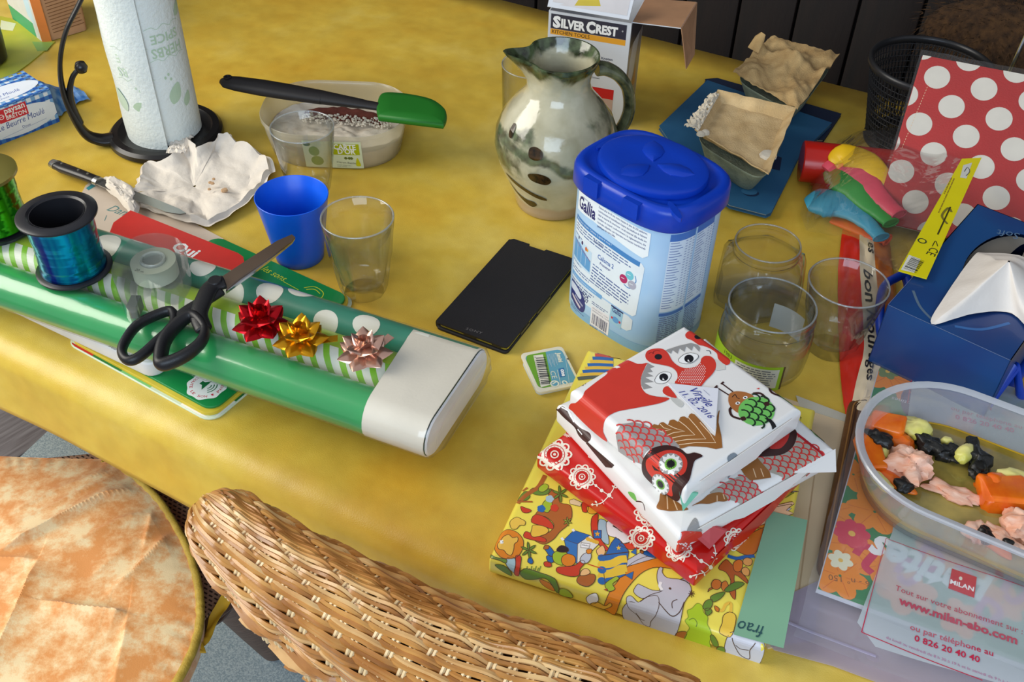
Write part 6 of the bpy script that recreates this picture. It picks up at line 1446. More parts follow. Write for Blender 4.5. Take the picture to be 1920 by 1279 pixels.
# ================================================================ wire pen basket with a steel rod
bc = P(1742, 138, .09); bc = Vector((bc.x, bc.y, 0)); RBK = .068
t = thing('wire_basket', 'black wire mesh basket behind the polka dot napkins', 'basket', bc)
wb = M('black_wire', (46, 46, 48), r=.35, metal=.5)
mk('rim', tube([(RBK * cos(a), RBK * sin(a), .1) for a in [2 * pi * k / 64 for k in range(64)]], .003, 10, fa=1.6, closed=True), wb, t, 60)
mk('base_ring', tube([(.05 * cos(a), .05 * sin(a), .003) for a in [2 * pi * k / 48 for k in range(48)]], .003, 8, closed=True), wb, t, 60)
g = G()
for k in range(84):
    for s_ in (1, -1):
        a = 2 * pi * k / 84; g.add(tube([(lerp(.05, RBK, j / 3) * cos(a + s_ * j * .07), lerp(.05, RBK, j / 3) * sin(a + s_ * j * .07), .003 + .096 * j / 3) for j in range(4)], .0006, 4, cap=False))
for j in range(14): z = .006 + j * .0068; g.add(tube([(lerp(.05, RBK, z / .1) * cos(a), lerp(.05, RBK, z / .1) * sin(a), z) for a in [2 * pi * k / 40 for k in range(40)]], .0006, 4, closed=True))
tag(g.build('wire_mesh', wb, t, 60), kind='stuff')
mk('base_plate', lathe([(.0001, .001), (.05, .001), (.05, .002), (.0001, .002)], 40), wb, t)
a_, b_ = P(1893, 134, .112), P(1922, 70, .15)
t = thing('steel_rod', 'thin steel rod leaning in the wire basket at the right edge', 'rod', bc)
d_ = (b_ - a_); d_.normalize(); a2 = a_ - d_ * .10 - bc; b2 = b_ + d_ * .03 - bc; mk('rod', tube([a2, b2], .0022, 10), M('bright_rod', (190, 200, 210), r=.15, metal=1), t)

# ================================================================ polka dot napkins, leaning
o_ = P(1638, 412, 0.014); ey = P(1718, 100, .135) - o_; ex = P(1900, 135, .135) - P(1718, 100, .135)
nf = Fr(o_, ex, ey); NS = ey.length
t = thing('napkin_pack', 'clear-wrapped pack of red paper napkins with white polka dots', 'napkins', nf)
npm = M('red_napkin', (176, 30, 26), r=.75, var=.08, bump=.5, bscale=500)
for k in range(4): mk('napkin', rbox(.2, NS - .002 * k, -.0035 * (k + 1) + .0003, -.0035 * k, .002, .0015, 2, 2), npm if k < 1 else M('napkin_white_side', (220, 214, 206), r=.8), t).location = (.1 + .0008 * k, NS / 2, 0)
A = Art(flat(0), clip=[(.0005, .0005), (.2, .0005), (.2, NS - .0005), (.0005, NS - .0005)], r=.7)
Ud = lambda x, y: Vector(nf.uv(x, y))
v1 = (Ud(1873, 222) - Ud(1784, 200)); o1 = Ud(1784, 200); v2 = (Ud(1725, 228) - Ud(1784, 200)) + Vector((0, 0)); v2 = Ud(1751, 280) - Ud(1784, 200)
o1 = Ud(1757, 145); d1 = Ud(1845, 167) - o1; d2 = Ud(1784, 200) - o1
for i in range(-6, 9):
    for j in range(-5, 9):
        p = o1 + d1 * i + d2 * j; A.ell(p.x, p.y, d1.length * .27, d1.length * .27, (212, 206, 192), 0, 0, 28)
a_, b_ = Ud(1741, 158), Ud(1690, 280)
for k in range(24): p = a_.lerp(b_, k / 24); q = a_.lerp(b_, (k + .5) / 24); A.line([p, q], .0006, (226, 190, 150), 1)
A.build('dot_print', t)
def wrapf(u, v_):
    x = lerp(-.003, .205, u); y = lerp(.0, NS + .004, v_); return (x, y, .0018 + .0022 * abs(fb(x * 26 + y * 14, y * 9 - x * 8, 2)) + .0012 * fb(x * 60, y * 70))
mk('clear_wrapper', grid(wrapf, 60, 60), FILM('cellophane', (250, 240, 230), dif=.02, gl=.9, r=.06, bump=.5, bscale=26), t, 40)

# ================================================================ red cylinder, bag of balloons
a_, b_ = P(1502, 302, .0235), P(1690, 322, .0235); rf_ = Fr(a_, b_ - a_); rf_.o.z = .0235
t = thing('red_tube', 'short shiny red tube lying behind the bag of balloons', 'tube', rf_); RC_ = .0232
mk('tube_wall', stack([[(x, r_ * cos(2 * pi * k / 40), r_ * sin(2 * pi * k / 40)) for k in range(40)] for x, r_ in ((0, .0001), (.0, RC_ * .95), (.0012, RC_), (.118, RC_), (.118, RC_ * .9), (.004, RC_ * .9), (.003, .0001))], False, False), M('red_plastic', (176, 26, 16), r=.25, var=.06), t, 40)
def balloon(col, label, pts, ws, z, seed):
    q = [P(x, y, zz) for (x, y), zz in zip(pts, z)]; c = q[0].copy(); c.z = min(z) ; c = Vector((c.x, c.y, min(z)))
    t = thing('balloon', label, 'balloon', c, 'deflated balloons in the clear bag')
    s_ = spline([p - c for p in q], 6); n = len(s_); rs = []
    for k in range(n):
        f_ = k / (n - 1) * (len(ws) - 1); i = min(int(f_), len(ws) - 2); rs.append(lerp(ws[i], ws[i + 1], f_ - i) * lerp(1.28, 1.0, k / (n - 1)))
    m = M('balloon_%d' % seed, col, r=.45, var=.1, scale=50, bump=.2, bscale=80)
    mk('balloon_body', tube([p + Vector((0, 0, .0012 * fb(k * .4, seed))) for k, p in enumerate(s_)], rs, 16, fa=[.38 if k < n * .7 else lerp(.38, .5, k / n) for k in range(n)]), m, t, 60)
    e = s_[-1]; d = (s_[-1] - s_[-3]).normalized(); sd = d.cross(Vector((0, 0, 1))).normalized(); up_ = sd.cross(d)
    R_ = rs[-1] * 1.12
    mk('rolled_neck', tube([e + sd * (R_ * cos(a)) + up_ * (R_ * .5 * sin(a)) for a in [2 * pi * k / 20 for k in range(20)]], .0012, 8, closed=True), m, t, 60)
balloon((226, 180, 20), 'yellow balloon, the rearmost in the clear bag', [(1560, 305), (1580, 292), (1625, 305), (1660, 335), (1700, 343), (1722, 343)], [.004, .013, .013, .010, .0085, .008], [.040, .046, .046, .040, .036, .036], 1)
balloon((206, 50, 34), 'red balloon between the yellow and pink ones', [(1590, 330), (1640, 350), (1680, 362), (1700, 373)], [.006, .010, .009, .0078], [.026, .026, .024, .024], 2)
balloon((214, 74, 92), 'pink balloon lying between the red and the green ones', [(1548, 318), (1575, 305), (1612, 325), (1640, 360), (1665, 385), (1686, 402)], [.005, .014, .014, .0105, .0088, .008], [.032, .038, .038, .034, .032, .032], 3)
balloon((46, 140, 50), 'green balloon lying between the pink and blue ones', [(1545, 335), (1570, 332), (1600, 350), (1625, 378), (1650, 400), (1670, 418)], [.006, .017, .0165, .0115, .0088, .0082], [.026, .030, .030, .028, .026, .026], 4)
balloon((60, 150, 176), 'light blue balloon nearest the glass jars', [(1512, 385), (1540, 380), (1572, 385), (1605, 402), (1632, 425), (1652, 445)], [.008, .0195, .019, .0125, .0088, .008], [.016, .020, .020, .020, .020, .020], 5)
balloon((226, 84, 30), 'orange balloon whose neck pokes out beside the blue one', [(1560, 410), (1600, 425), (1640, 442), (1664, 450)], [.006, .009, .008, .0075], [.008, .008, .010, .012], 6)
hc = [P(1803, 299, .084), P(1840, 297, .084), P(1737, 524, .084), P(1684, 509, .084)]
hf2 = Fr(hc[3], hc[2] - hc[3], hc[0] - hc[3]); q = [Vector((*hf2.uv(x, y), 0)) for x, y in ((1684, 509), (1737, 524), (1840, 297), (1803, 299))]
t = thing('balloon_bag', 'clear plastic bag with yellow header card holding the balloons', 'bag', hf2)
mk('header_card', prism(ccw([(p.x, p.y) for p in q]), 0, .0009), M('yellow_header', (222, 208, 20), r=.35, var=.04), t)
A = Art(flat(.0009)); U = lambda x, y: Vector(hf2.uv(x, y, .0009))
A.poly([U(1689, 506), U(1714, 512), U(1726, 486), U(1704, 478)], (222, 220, 206), 0); A.bars(U(1694, 503), U(1710, 481), -.0115, K_, 1, 4, 16)
A.poly([U(1806, 310), U(1823, 305), U(1812, 335), U(1800, 333)], (206, 206, 196), 0); A.curve([U(1808, 322), U(1814, 314), U(1818, 322), U(1811, 330)], .0008, (90, 90, 90), 1)
A.curve([U(1776, 420), U(1766, 405), U(1778, 390), U(1784, 398)], .0022, (120, 110, 40), 1); A.line([U(1782, 388), U(1758, 440)], .0014, (60, 54, 20), 1)
A.text('CE', U(1745, 463), U(1736, 476), (50, 50, 30), 1); A.ell(*U(1729, 452), .0042, .0042, (60, 70, 40), 1); A.ell(*U(1729, 452), .0028, .0028, (222, 208, 20), 2); A.curve([U(1748, 462), U(1754, 452), U(1758, 462)], .0008, (60, 54, 20), 1)
A.small(U(1790, 335), U(1758, 405), 2, .0026, (150, 120, 40), 1, 5); A.build('header_print', t)
bgm = FILM('bag_film', (240, 245, 250), dif=.03, gl=1.1, r=.05, bump=.7, bscale=34)
edge = [(1640, 236), (1572, 262), (1520, 340), (1500, 400), (1512, 432), (1560, 442)]
hd1 = [hf2.mat() @ Vector((p.x, p.y, 0)) for p in (q[3], q[0])]
inv = hf2.mat().inverted()
def bagf(u, v_, top=True):
    f_ = v_ * (len(edge) - 1); i = min(int(f_), len(edge) - 2); x = lerp(edge[i][0], edge[i + 1][0], f_ - i); y = lerp(edge[i][1], edge[i + 1][1], f_ - i)
    a = P(x, y, .006) + Vector((0, 0, TZ)); b_ = hd1[0].lerp(hd1[1], v_); p = a.lerp(b_, u)
    bul = sin(pi * min(1, u * 1.25)) * sin(pi * (.1 + .8 * v_))
    p = p + Vector((0, 0, (.042 if top else -.001) * max(bul, 0) * (1 - .35 * u) + .003 * fb(u * 9, v_ * 9, 4) * (1 - u)))
    p.z = max(p.z, TZ + .001)
    return tuple(inv @ p)
mk("bag_film", grid(bagf, 36, 30), bgm, t, 60)

# ================================================================ glass jars and tumbler on the right
t = thing('glass_jar', 'empty faceted glass jar without lid, behind the round jar', 'jar', Vector((.238, .782, 0)))
def hexring(r, z, k, n=48, rot=.25): 
    o = []
    for i in range(n):
        a = 2 * pi * i / n; m_ = (a - rot) % (pi / 3) - pi / 6; rr_ = r * lerp(1, cos(pi / 6) / max(cos(m_), .5) * 1.08, k); o.append((rr_ * cos(a), rr_ * sin(a), z))
    return o
hs = [(.001, .001, 0), (.036, .001, 1), (.041, .004, 1), (.043, .015, 1), (.043, .042, 1), (.040, .050, .8), (.034, .054, .3), (.0305, .056, 0), (.0305, .060, 0), (.0325, .061, 0), (.0325, .063, 0), (.031, .0645, 0), (.0318, .067, 0), (.031, .0695, 0), (.0295, .0695, 0), (.029, .060, 0), (.030, .055, 0), (.037, .049, .8), (.0405, .041, 1), (.0405, .015, 1), (.037, .006, 1), (.001, .0045, 0)]
rings = [hexring(*x) for x in hs]; rings.append(rings[0]); mk('jar_glass', stack(rings, False, False), gl, t, 40); glassrim(t, .0303, .0695)
t = thing('glass_jar', 'empty round glass jar with a green label, in front of the faceted jar', 'jar', Vector((.2265, .690, 0)))
js = [(.001, .001), (.032, .001), (.0375, .004), (.040, .010), (.0412, .025), (.041, .046), (.0395, .052), (.0378, .0545), (.0378, .058), (.0398, .059), (.0398, .061), (.0385, .0625), (.0385, .0655), (.0393, .0665), (.0388, .0705), (.0375, .071), (.0362, .0705), (.036, .055), (.0375, .050), (.0385, .044), (.0385, .012), (.034, .005), (.001, .0045)]
mk('jar_glass', lathe(js, 64, True), gl, t, 50); glassrim(t, .0378, .0708)
va2 = atan2(-.690, -.2265)
A = Art(lambda u, v_, o: ((.0412 + o) * cos(va2 + u / .0412), (.0412 + o) * sin(va2 + u / .0412), v_), cu=[k * .002 for k in range(-60, 61)], lift=.0004)
A.rect(-.062, .006, .024, .034, (150, 190, 40), 0); A.rect(-.020, .009, .020, .031, (206, 210, 196), 1); A.small((-.018, .029), (.018, .029), 8, .0026, (90, 96, 110), 2, 4); A.text('1983', (-.034, .028), (-.024, .028), (40, 50, 20), 1); A.rect(.0232, .007, .0250, .034, (90, 70, 40), 1)
A.rect(.095, .012, .128, .040, (190, 190, 186), 0)
A.build('jar_label', t)
fluted((1554, 652), .0225, .036, .079, 'wide clear faceted tumbler to the right of the two jars', 9, .55)

# ================================================================ sweet packet (red, cream and orange)
pts_l = [(1580, 428), (1572, 500), (1572, 600), (1576, 690), (1582, 752), (1592, 800)]; pts_r = [(1668, 440), (1678, 520), (1690, 600), (1694, 680), (1668, 740), (1634, 790)]
c = P(1590, 620, 0)
pk2 = thing('sweet_packet', 'long crinkled red, cream and orange packet beside the blue tissue box', 'packet', c)
def pkt(u, v_):
    f_ = v_ * 5; i = min(int(f_), 4); g_ = f_ - i
    a = P(lerp(pts_l[i][0], pts_l[i + 1][0], g_), lerp(pts_l[i][1], pts_l[i + 1][1], g_), .004) - c; b_ = P(lerp(pts_r[i][0], pts_r[i + 1][0], g_), lerp(pts_r[i][1], pts_r[i + 1][1], g_), .004) - c
    p = a.lerp(b_, u); return (p.x, p.y, .002 + .013 * sin(pi * u) ** .6 * sin(pi * (.06 + .88 * v_)) ** .5 + .0025 * fb(u * 8, v_ * 16, 5))
cols = [M('packet_red', (212, 40, 22), r=.3, coat=.3), M('packet_cream', (226, 206, 172), r=.4), M('packet_orange', (206, 118, 24), r=.3, coat=.3, rgb2=(176, 88, 24), scale=60)]
def strip(u0_, u1_, m, nm):
    mk(nm, grid(lambda u, v_: pkt(lerp(u0_(v_), u1_(v_), u), v_), 8, 50), m, pk2, 30)
fr_ = lambda v_: .34 - .30 * max(0, v_ - .55) / .45 if v_ < .9 else .10 * (1 - v_)
fc = lambda v_: .62 if v_ < .86 else 1.0
strip(lambda v_: 0, fr_, cols[0], 'red_panel'); strip(fr_, lambda v_: max(fc(v_), fr_(v_) + .2), cols[1], 'cream_panel'); strip(lambda v_: max(fc(v_), fr_(v_) + .2), lambda v_: 1, cols[2], 'orange_panel')
def onp(u, v_, o): p = pkt(u, v_); return (p[0], p[1], p[2] + o)
A = Art(onp, lift=.0006); 
A.it = []
def vtext(s_, v0_, v1_, uc, hh):
    vv, ff3, wd = text2d(s_, .012, .3); A.it.append(([(uc + y * hh, lerp(v0_, v1_, x / wd)) for x, y in vv], ff3, K_, 1))
vtext('bon Rourages', .22, .745, .40, .22); A.curve([(.12, .86), (.3, .85), (.5, .87)], .004, (60, 40, 30), 1); vtext('es', .08, .14, .50, .2)
A.build('packet_print', pk2)

# ================================================================ blue rack with the tissue box
z0 = .014; TT = .066
tx = Fr(P(1664, 572, z0 + TT), P(1895, 677, z0 + TT) - P(1664, 572, z0 + TT)); WT = (P(1895, 677, z0 + TT) - P(1664, 572, z0 + TT)).length; DT = .205; tx.o.z = z0
t = thing('tissue_box', 'dark blue tissue box with white tissue pulled out of its oval opening', 'tissue box', tx)
bx = M('tissue_box_blue', (22, 72, 126), r=.38, rgb2=(28, 48, 104), scale=9, det=2, coat=.2); bxi = M('box_grey_inside', (120, 114, 104), r=.8)
sc_, sv_ = tx.uv(1905, 520, TT); hole = [(WT * .53 + .031 * cos(2 * pi * k / 40), sv_ + .010 + .062 * sin(2 * pi * k / 40)) for k in range(40)]
outer = []
for x, y in hole:
    dx, dy = x - WT * .53, y - sv_ - .010; k = min((WT - WT * .53) / dx if dx > 1e-6 else 9e9, (-WT * .53) / dx if dx < -1e-6 else 9e9, (DT - sv_ - .010) / dy if dy > 1e-6 else 9e9, (-sv_ - .010) / dy if dy < -1e-6 else 9e9); outer.append((WT * .53 + dx * k, sv_ + .010 + dy * k))
g = G(); g.add(box(0, 0, 0, WT, .0008, TT)); g.add(box(0, DT - .0008, 0, WT, DT, TT)); g.add(box(0, 0, 0, .0008, DT, TT)); g.add(box(WT - .0008, 0, 0, WT, DT, TT)); g.add(box(0, 0, 0, WT, DT, .0008)); g.build('box_sides', bx, t, 0)
cor4 = [(0, 0), (WT, 0), (WT, DT), (0, DT)]
o2 = []
for i, p in enumerate(outer):
    o2.append(min(cor4, key=lambda c_: (c_[0] - p[0]) ** 2 + (c_[1] - p[1]) ** 2) if min((c_[0] - p[0]) ** 2 + (c_[1] - p[1]) ** 2 for c_ in cor4) < .00035 else p)
mk('box_top', stack([[(*p, TT) for p in o2], [(*p, TT) for p in hole], [(*p, TT - .0008) for p in hole], [(*p, TT - .0008) for p in o2]], False, False), bx, t, 0)
mk('slot_film', stack([[(*p, TT - .004) for p in hole], [(WT * .53 + (p[0] - WT * .53) * .2, p[1], TT - .010) for p in hole]], False, False), bxi, t, 60)
A = Art(flat(TT), r=.38); U = lambda x, y: tx.uv(x, y, TT)
A.it = []
lwv = (56, 110, 160)
A.line([(.0003, .0004), (WT - .0003, .0004)], .0006, (120, 140, 180), 1); A.line([(.0003, .001), (.0003, .06)], .0005, (90, 110, 160), 1)
A.curve([U(1712, 545), U(1725, 575), U(1750, 602)], .0024, (90, 110, 130), 0); A.curve([U(1790, 612), U(1840, 618), U(1893, 606)], .0030, (50, 100, 160), 0)
A.text('Soft', U(1912, 438), U(1868, 430), (90, 120, 150), 1, hk=1.2, shear=.3)
A.build('box_print', t)
t = thing('tissue', 'white tissue sticking up out of the blue tissue box', 'tissue', tx)
tp_ = [tx.uv(x, y, TT + .004) for x, y in ((1748, 603), (1778, 545), (1826, 478), (1850, 470), (1925, 480), (1990, 540), (1960, 640), (1900, 584), (1830, 586))]
cc = Vector((sum(p[0] for p in tp_) / len(tp_), sum(p[1] for p in tp_) / len(tp_))); sp3 = spline([(a, b_, 0) for a, b_ in tp_], 6, True)
def tisf(u, v_):
    p = sp3[int(round(u * len(sp3))) % len(sp3)]; q_ = cc.lerp(Vector((p.x, p.y)), .02 + .98 * v_)
    z = TT + .003 + .032 * (1 - v_) ** 1.2 + .007 * fb(q_.x * 40, q_.y * 40, 6) * (1 - abs(2 * v_ - 1) * .6)
    if v_ > .9: z = max(TT + .0015, z - .001)
    return (q_.x, q_.y, max(z, TT + .0015))
mk('paper', grid(tisf, len(sp3), 16), M('white_tissue', (230, 222, 212), r=.9, var=.03, bump=.3, bscale=200), t, 50)
t = thing('blue_rack', 'blue plastic wire rack under the tissue box with looped handle', 'rack', tx.o * 1 - Vector((0, 0, z0)))
rk = M('blue_rack_plastic', (14, 62, 176), r=.35); loc_ = lambda x, y, z: P(x, y, z) - (tx.o - Vector((0, 0, z0)))
tl = lambda u, v_, z: (tx.ex * u + tx.ey * v_) + Vector((0, 0, z))
mk('base_wire', tube(spline([tl(.008, .02, .0065), tl(WT - .008, .02, .0065), tl(WT - .008, DT - .02, .0065), tl(.008, DT - .02, .0065)], 4, True), .0055, 10, closed=True), rk, t, 60)
mk('loop', tube(spline([tl(.004, .030, .008), loc_(1651, 618, .02), loc_(1650, 575, .032), loc_(1657, 540, .036), loc_(1675, 524, .036), loc_(1700, 522, .034), tl(.006, .085, .012)], 6), .0042, 10, fa=1.2), rk, t, 60)
for a_, b_ in (((1897, 690, .045), (1862, 742, .004)), ((1906, 688, .045), (1916, 765, .004))):
    mk('leg', tube([tl(WT - .004, .012, .010), loc_(*a_), loc_(*b_)], .0045, 10), rk, t, 60)

# ================================================================ envelope, leather case, magazine, clear pocket
t, U = sheetquad('envelope', 'cream paper envelope between the presents and the leather case', 'envelope', [(1448, 738), (1595, 787), (1600, 800), (1560, 980), (1525, 1200), (1440, 1215), (1380, 1130), (1420, 900)], 0.0, .0016, M('cream_envelope', (206, 184, 150), r=.6, var=.1, scale=16))
mk('folded_flap', prism(ccw([tuple(U(x, y)[:2]) for x, y in ((1492, 742), (1594, 781), (1597, 795), (1500, 765))]), .0016, .0022), M('envelope_flap', (190, 186, 170), r=.5), t)
for pp in ([(1535, 830), (1490, 1170)],): A = Art(flat(.0016)); A.line([U(*pp[0]), U(*pp[1])], .0012, (176, 150, 116), 0); A.build('crease', t)
lc = Fr(P(1524, 1080, .009), P(1524, 1080, .009) - P(1592, 738, .009)); exl = Vector((-(lc.ex.y), lc.ex.x, 0)); lc = Fr(P(1528, 1078, .009), exl); lc.o.z = .0018
t = thing('leather_case', 'brown stitched leather case lying under the magazine', 'case', lc)
LL = (P(1592, 738, .009) - P(1528, 1078, .009)).length; lth = M('brown_leather', (104, 66, 28), r=.45, rgb2=(80, 48, 20), bump=.3, bscale=300)
sgn = 1
mk('case_body', rbox(.14, LL, 0, .008, .014, .003), lth, t).location = (.07, LL / 2, 0)
st_ = rr(.14 - .008, LL - .008, .011, 0, 5, .07, LL / 2); A = Art(flat(.008), lift=.0004); A.line(st_, .0012, (150, 104, 50), 0, True); A.line(rr(.14 - .013, LL - .013, .009, 0, 5, .07, LL / 2), .0010, (60, 34, 16), 0, True); A.build('stitching', t)
mz = .0100
mf = Fr(P(1531, 1105, mz + .004), (.917, -.399, 0)); mf.o.z = mz
t = thing('magazine', 'children\'s magazine with orange flower cover wrapped in clear plastic under the food tub', 'magazine', mf)
ML, MW = .275, .215
mk('pages', box(0, 0, 0, MW, ML, .0038), M('magazine_pages', (206, 206, 214), r=.5), t, 0)
A = Art(flat(.0038), clip=[(.0008, .0008), (MW, .0008), (MW, ML - .004), (.0008, ML - .004)], r=.3); U = lambda x, y: Vector(mf.uv(x, y, .0038))
A.rect(0, 0, MW, ML, (52, 130, 76), -1)
rd = random.Random(5); OG = (238, 140, 30); OD = (222, 116, 26)
def orfl(x, y, r_, c=OG, n=6, l=1, cc_=None):
    p0 = U(x, y)
    for k in range(n):
        a = 2 * pi * k / n + x; q_ = p0 + Vector((cos(a), sin(a))) * r_ * .55; A.ell(q_.x, q_.y, r_ * .5, r_ * .38, c, l, a, 14); (A.ell(q_.x, q_.y, r_ * .5, r_ * .38, OD, l - 1, a + .12, 14), A.line([p0 + Vector((cos(a), sin(a))) * r_ * .2, p0 + Vector((cos(a), sin(a))) * r_ * .95], .0007, OD, l + 1)) if l == 1 else None
    if cc_: A.ell(p0.x, p0.y, r_ * .2, r_ * .2, cc_, l + 1)
for x, y, r_ in [(a_, b_, c_ * .82) for a_, b_, c_ in ((1665, 705, .026), (1700, 730, .02), (1575, 1080, .024), (1560, 960, .02), (1600, 890, .022), (1640, 960, .026), (1590, 1020, .024), (1650, 1060, .022), (1620, 800, .02), (1700, 1110, .026), (1800, 1160, .02), (1760, 1040, .022), (1850, 1040, .03), (1700, 880, .03), (1780, 800, .03), (1880, 1130, .02), (1880, 900, .03))]: orfl(x, y, r_)
for x, y, c, r_ in ((1597, 1001, (216, 50, 76), .0135), (1576, 1051, (236, 232, 200), .009), (1664, 697, (120, 140, 80), .010)): orfl(x, y, r_, c, 8 if c[1] < 100 else 6, 3, (238, 190, 80))
A.blob([U(1690, 740), U(1720, 712), U(1760, 710), U(1790, 760), U(1760, 800), U(1700, 780)], (92, 60, 104), 2)
A.curve([U(1604, 1040), U(1618, 1025), U(1640, 1035), U(1622, 1060), U(1635, 1075)], .006, (206, 44, 80), 3)
A.text('petites', U(1860, 1100), U(1640, 1002), W_, 4, hk=1.25, shear=.2, bold=.04)
A.text('les', U(1900, 980), U(1770, 930), W_, 4, hk=1.1, shear=.2, bold=.04)
for k, (x, y) in enumerate(((1700, 1075), (1740, 1050), (1800, 1090), (1850, 1150), (1900, 1110))): A.curve([U(x - 20, y), U(x, y - 25), U(x + 25, y), U(x, y + 20), U(x - 15, y + 5)], .0055, (200, 70, 150), 3)
A.text('2016 - n° 150', U(1660, 1096), U(1553, 1077), (140, 90, 40), 4, hk=1.0)
A.text('Comptines', U(1738, 762), U(1672, 744), (226, 220, 230), 4, hk=1.0, shear=.2)
A.build('cover_print', t)
# printed white panel of the plastic sleeve
sl_ = [(1716, 672), (1672, 1000), (1606, 1170), (1640, 1215), (1990, 1320), (2060, 1100), (2000, 760)]
q = [U(*p) for p in sl_]
def ssf(u, v_, o): return (u, v_, .0052 + .0006 * sin(u * 60) + o)
A = Art(ssf, lift=0, r=.35, cu=[k * .01 for k in range(-3, 30)])
mpan = FILM('printed_sleeve_film', (220, 232, 236), dif=.74, gl=.4, r=.15)
A.poly(q, mpan, 0); A.build('address_panel', t)
A = Art(lambda u, v_, o: (u, v_, .0056 + .0006 * sin(u * 60) + o), lift=0, r=.4, cu=[k * .01 for k in range(-3, 30)]); CRM = (190, 36, 70)
A.line([U(1614, 1189), U(1660, 1013), U(1920, 1104)], .0007, CRM, 1); A.line([U(1614, 1189), U(1840, 1279)], .0007, CRM, 1); A.line([U(1715, 672), U(1700, 760)], .0008, CRM, 1)
A.poly([U(1784, 1068), U(1830, 1085), U(1825, 1124), U(1777, 1105)], (196, 26, 34), 1); A.text('MiLAN', U(1780, 1096), U(1824, 1112), W_, 2, hk=1.0, bold=.03); A.ell(*U(1800, 1087), .0012, .0018, (226, 220, 200), 2)
A.text('Tout sur votre abonnement sur :', U(1677, 1109), U(1915, 1193), CRM, 1, hk=1.05); A.text('www.milan-abo.com', U(1683, 1134), U(1905, 1212), CRM, 1, hk=1.0, bold=.035)
A.text('ou par téléphone au', U(1705, 1182), U(1860, 1234), CRM, 1, hk=1.0, bold=.01); A.text('0 826 20 40 40', U(1713, 1203), U(1835, 1246), CRM, 1, hk=1.0, bold=.02); A.text('du lundi au vendredi de 8 h 30 à 19 h et le samedi de 9 h à 18 h', U(1660, 1200), U(1900, 1292), (180, 110, 150), 1, hk=1.0)
A.text('Tout sur votre', U(1755, 724), U(1850, 752), (190, 90, 110), 1, hk=1.0); A.text('www.milan', U(1758, 742), U(1858, 772), (180, 70, 90), 1, hk=1.0, bold=.03); A.text('ou par téléphone au', U(1782, 770), U(1914, 808), (190, 70, 110), 1, hk=1.0); A.text('0 826 20 40 40', U(1790, 787), U(1900, 815), (190, 70, 110), 1, hk=1.0, bold=.02)
A.build('panel_print', t)
def slv(u, v_):
    x = lerp(-.006, MW, u); y = lerp(-.038, ML + .006, v_); z = .0062 if y > -.004 else lerp(.0062, -.007, min(1, (-.004 - y) / .02))
    return (x + .002 * fb(v_ * 10, 1), y, z + .0016 * fb(x * 40, y * 50, 3) * (1 if y < 0 else .4) + .0004)
mk('plastic_sleeve', grid(slv, 40, 60), FILM('sleeve_film', (226, 232, 240), dif=.10, gl=.45, r=.08, bump=.2, bscale=50), t, 60)
pq = [P(1400, 1155, 0), P(1450, 1222, 0), P(1560, 1252, 0), P(1700, 1279 + 25, 0), P(2000, 1400, 0), P(2000, 1250, 0), P(1560, 1080, 0)]; c = pq[1]
t = thing('clear_pocket', 'milky clear plastic pocket sticking out toward the table edge', 'plastic pocket', c)
mk('plastic', prism(ccw([tuple((p - c)[:2]) for p in pq]), .0019, .0027), FILM('milky_pocket', (206, 196, 220), dif=.5, gl=.5, r=.12, bump=.2, bscale=30), t, 0)
mk('fold', tube([(P(1400, 1140, 0) - c) + Vector((0, 0, .0032)), (P(1520, 1190, 0) - c) + Vector((0, 0, .0032)), (P(1640, 1235, 0) - c) + Vector((0, 0, .0032))], .0012, 8, fa=.5), FILM('milky_pocket'), t, 60)

# ================================================================ tub with leftovers
zb = mz + .0068; hb = .047
d_ = Vector((.866, -.5, 0)); n_ = Vector((.5, .866, 0)); cb = d_ * .068 + n_ * .6305; bf2 = Fr((cb.x, cb.y, zb), d_)
t = thing('food_tub', 'clear oval plastic tub with carrot, salmon and dark mushroom leftovers in broth', 'tub', bf2)
BX, BY2 = .225, .150; rg = lambda d, z, n=12: rr(BX - 2 * d, BY2 - 2 * d, .072 - d, z, n)
bwl = FILM('clear_food_tub', (226, 226, 230), dif=.20, gl=.6, r=.1)
mk('tub_wall', stack([rg(.018, 0), rg(.014, .002), rg(.008, .024), rg(.0055, hb - .006), rg(.0045, hb - .003), rg(.007, hb - .003), rg(.0105, .024), rg(.016, .0035), rg(.019, .0018)], True, True), bwl, t, 50)
mk('rim', stack([rg(.0045, hb - .004), rg(.0005, hb - .0035), rg(0, hb - .001), rg(.001, hb), rg(.0045, hb - .0005), rg(.0065, hb - .002), rg(.0045, hb - .004)], False, False), FILM('tub_rim_plastic', (222, 226, 232), dif=.62, gl=.6, r=.12), t, 50)
mk('broth', stack([rg(.0158, .0045), rg(.0128, .0125), rg(.0129, .0126)], True, True), M('broth', (196, 170, 84), r=.1, rgb2=(150, 136, 66), scale=50, trans=.25, coat=.5), t, 50)
mk('oil_line', stack([rg(.0125, .0125), rg(.0150, .0128), rg(.0150, .0124), rg(.0125, .0121)], False, False), M('oil_yellow', (206, 164, 10), r=.15), t, 50)
car = M('carrot', (240, 120, 16), r=.35, rgb2=(228, 96, 10), scale=80, coat=.3); sal = M('salmon', (242, 200, 176), r=.5, rgb2=(232, 164, 130), scale=70, stretch=(1, 3, 1), bump=.6, bscale=150); mush = M('black_mushroom', (26, 26, 24), r=.4, bump=.8, bscale=200); cel = M('celery', (206, 200, 90), r=.35, rgb2=(222, 212, 140), scale=40)
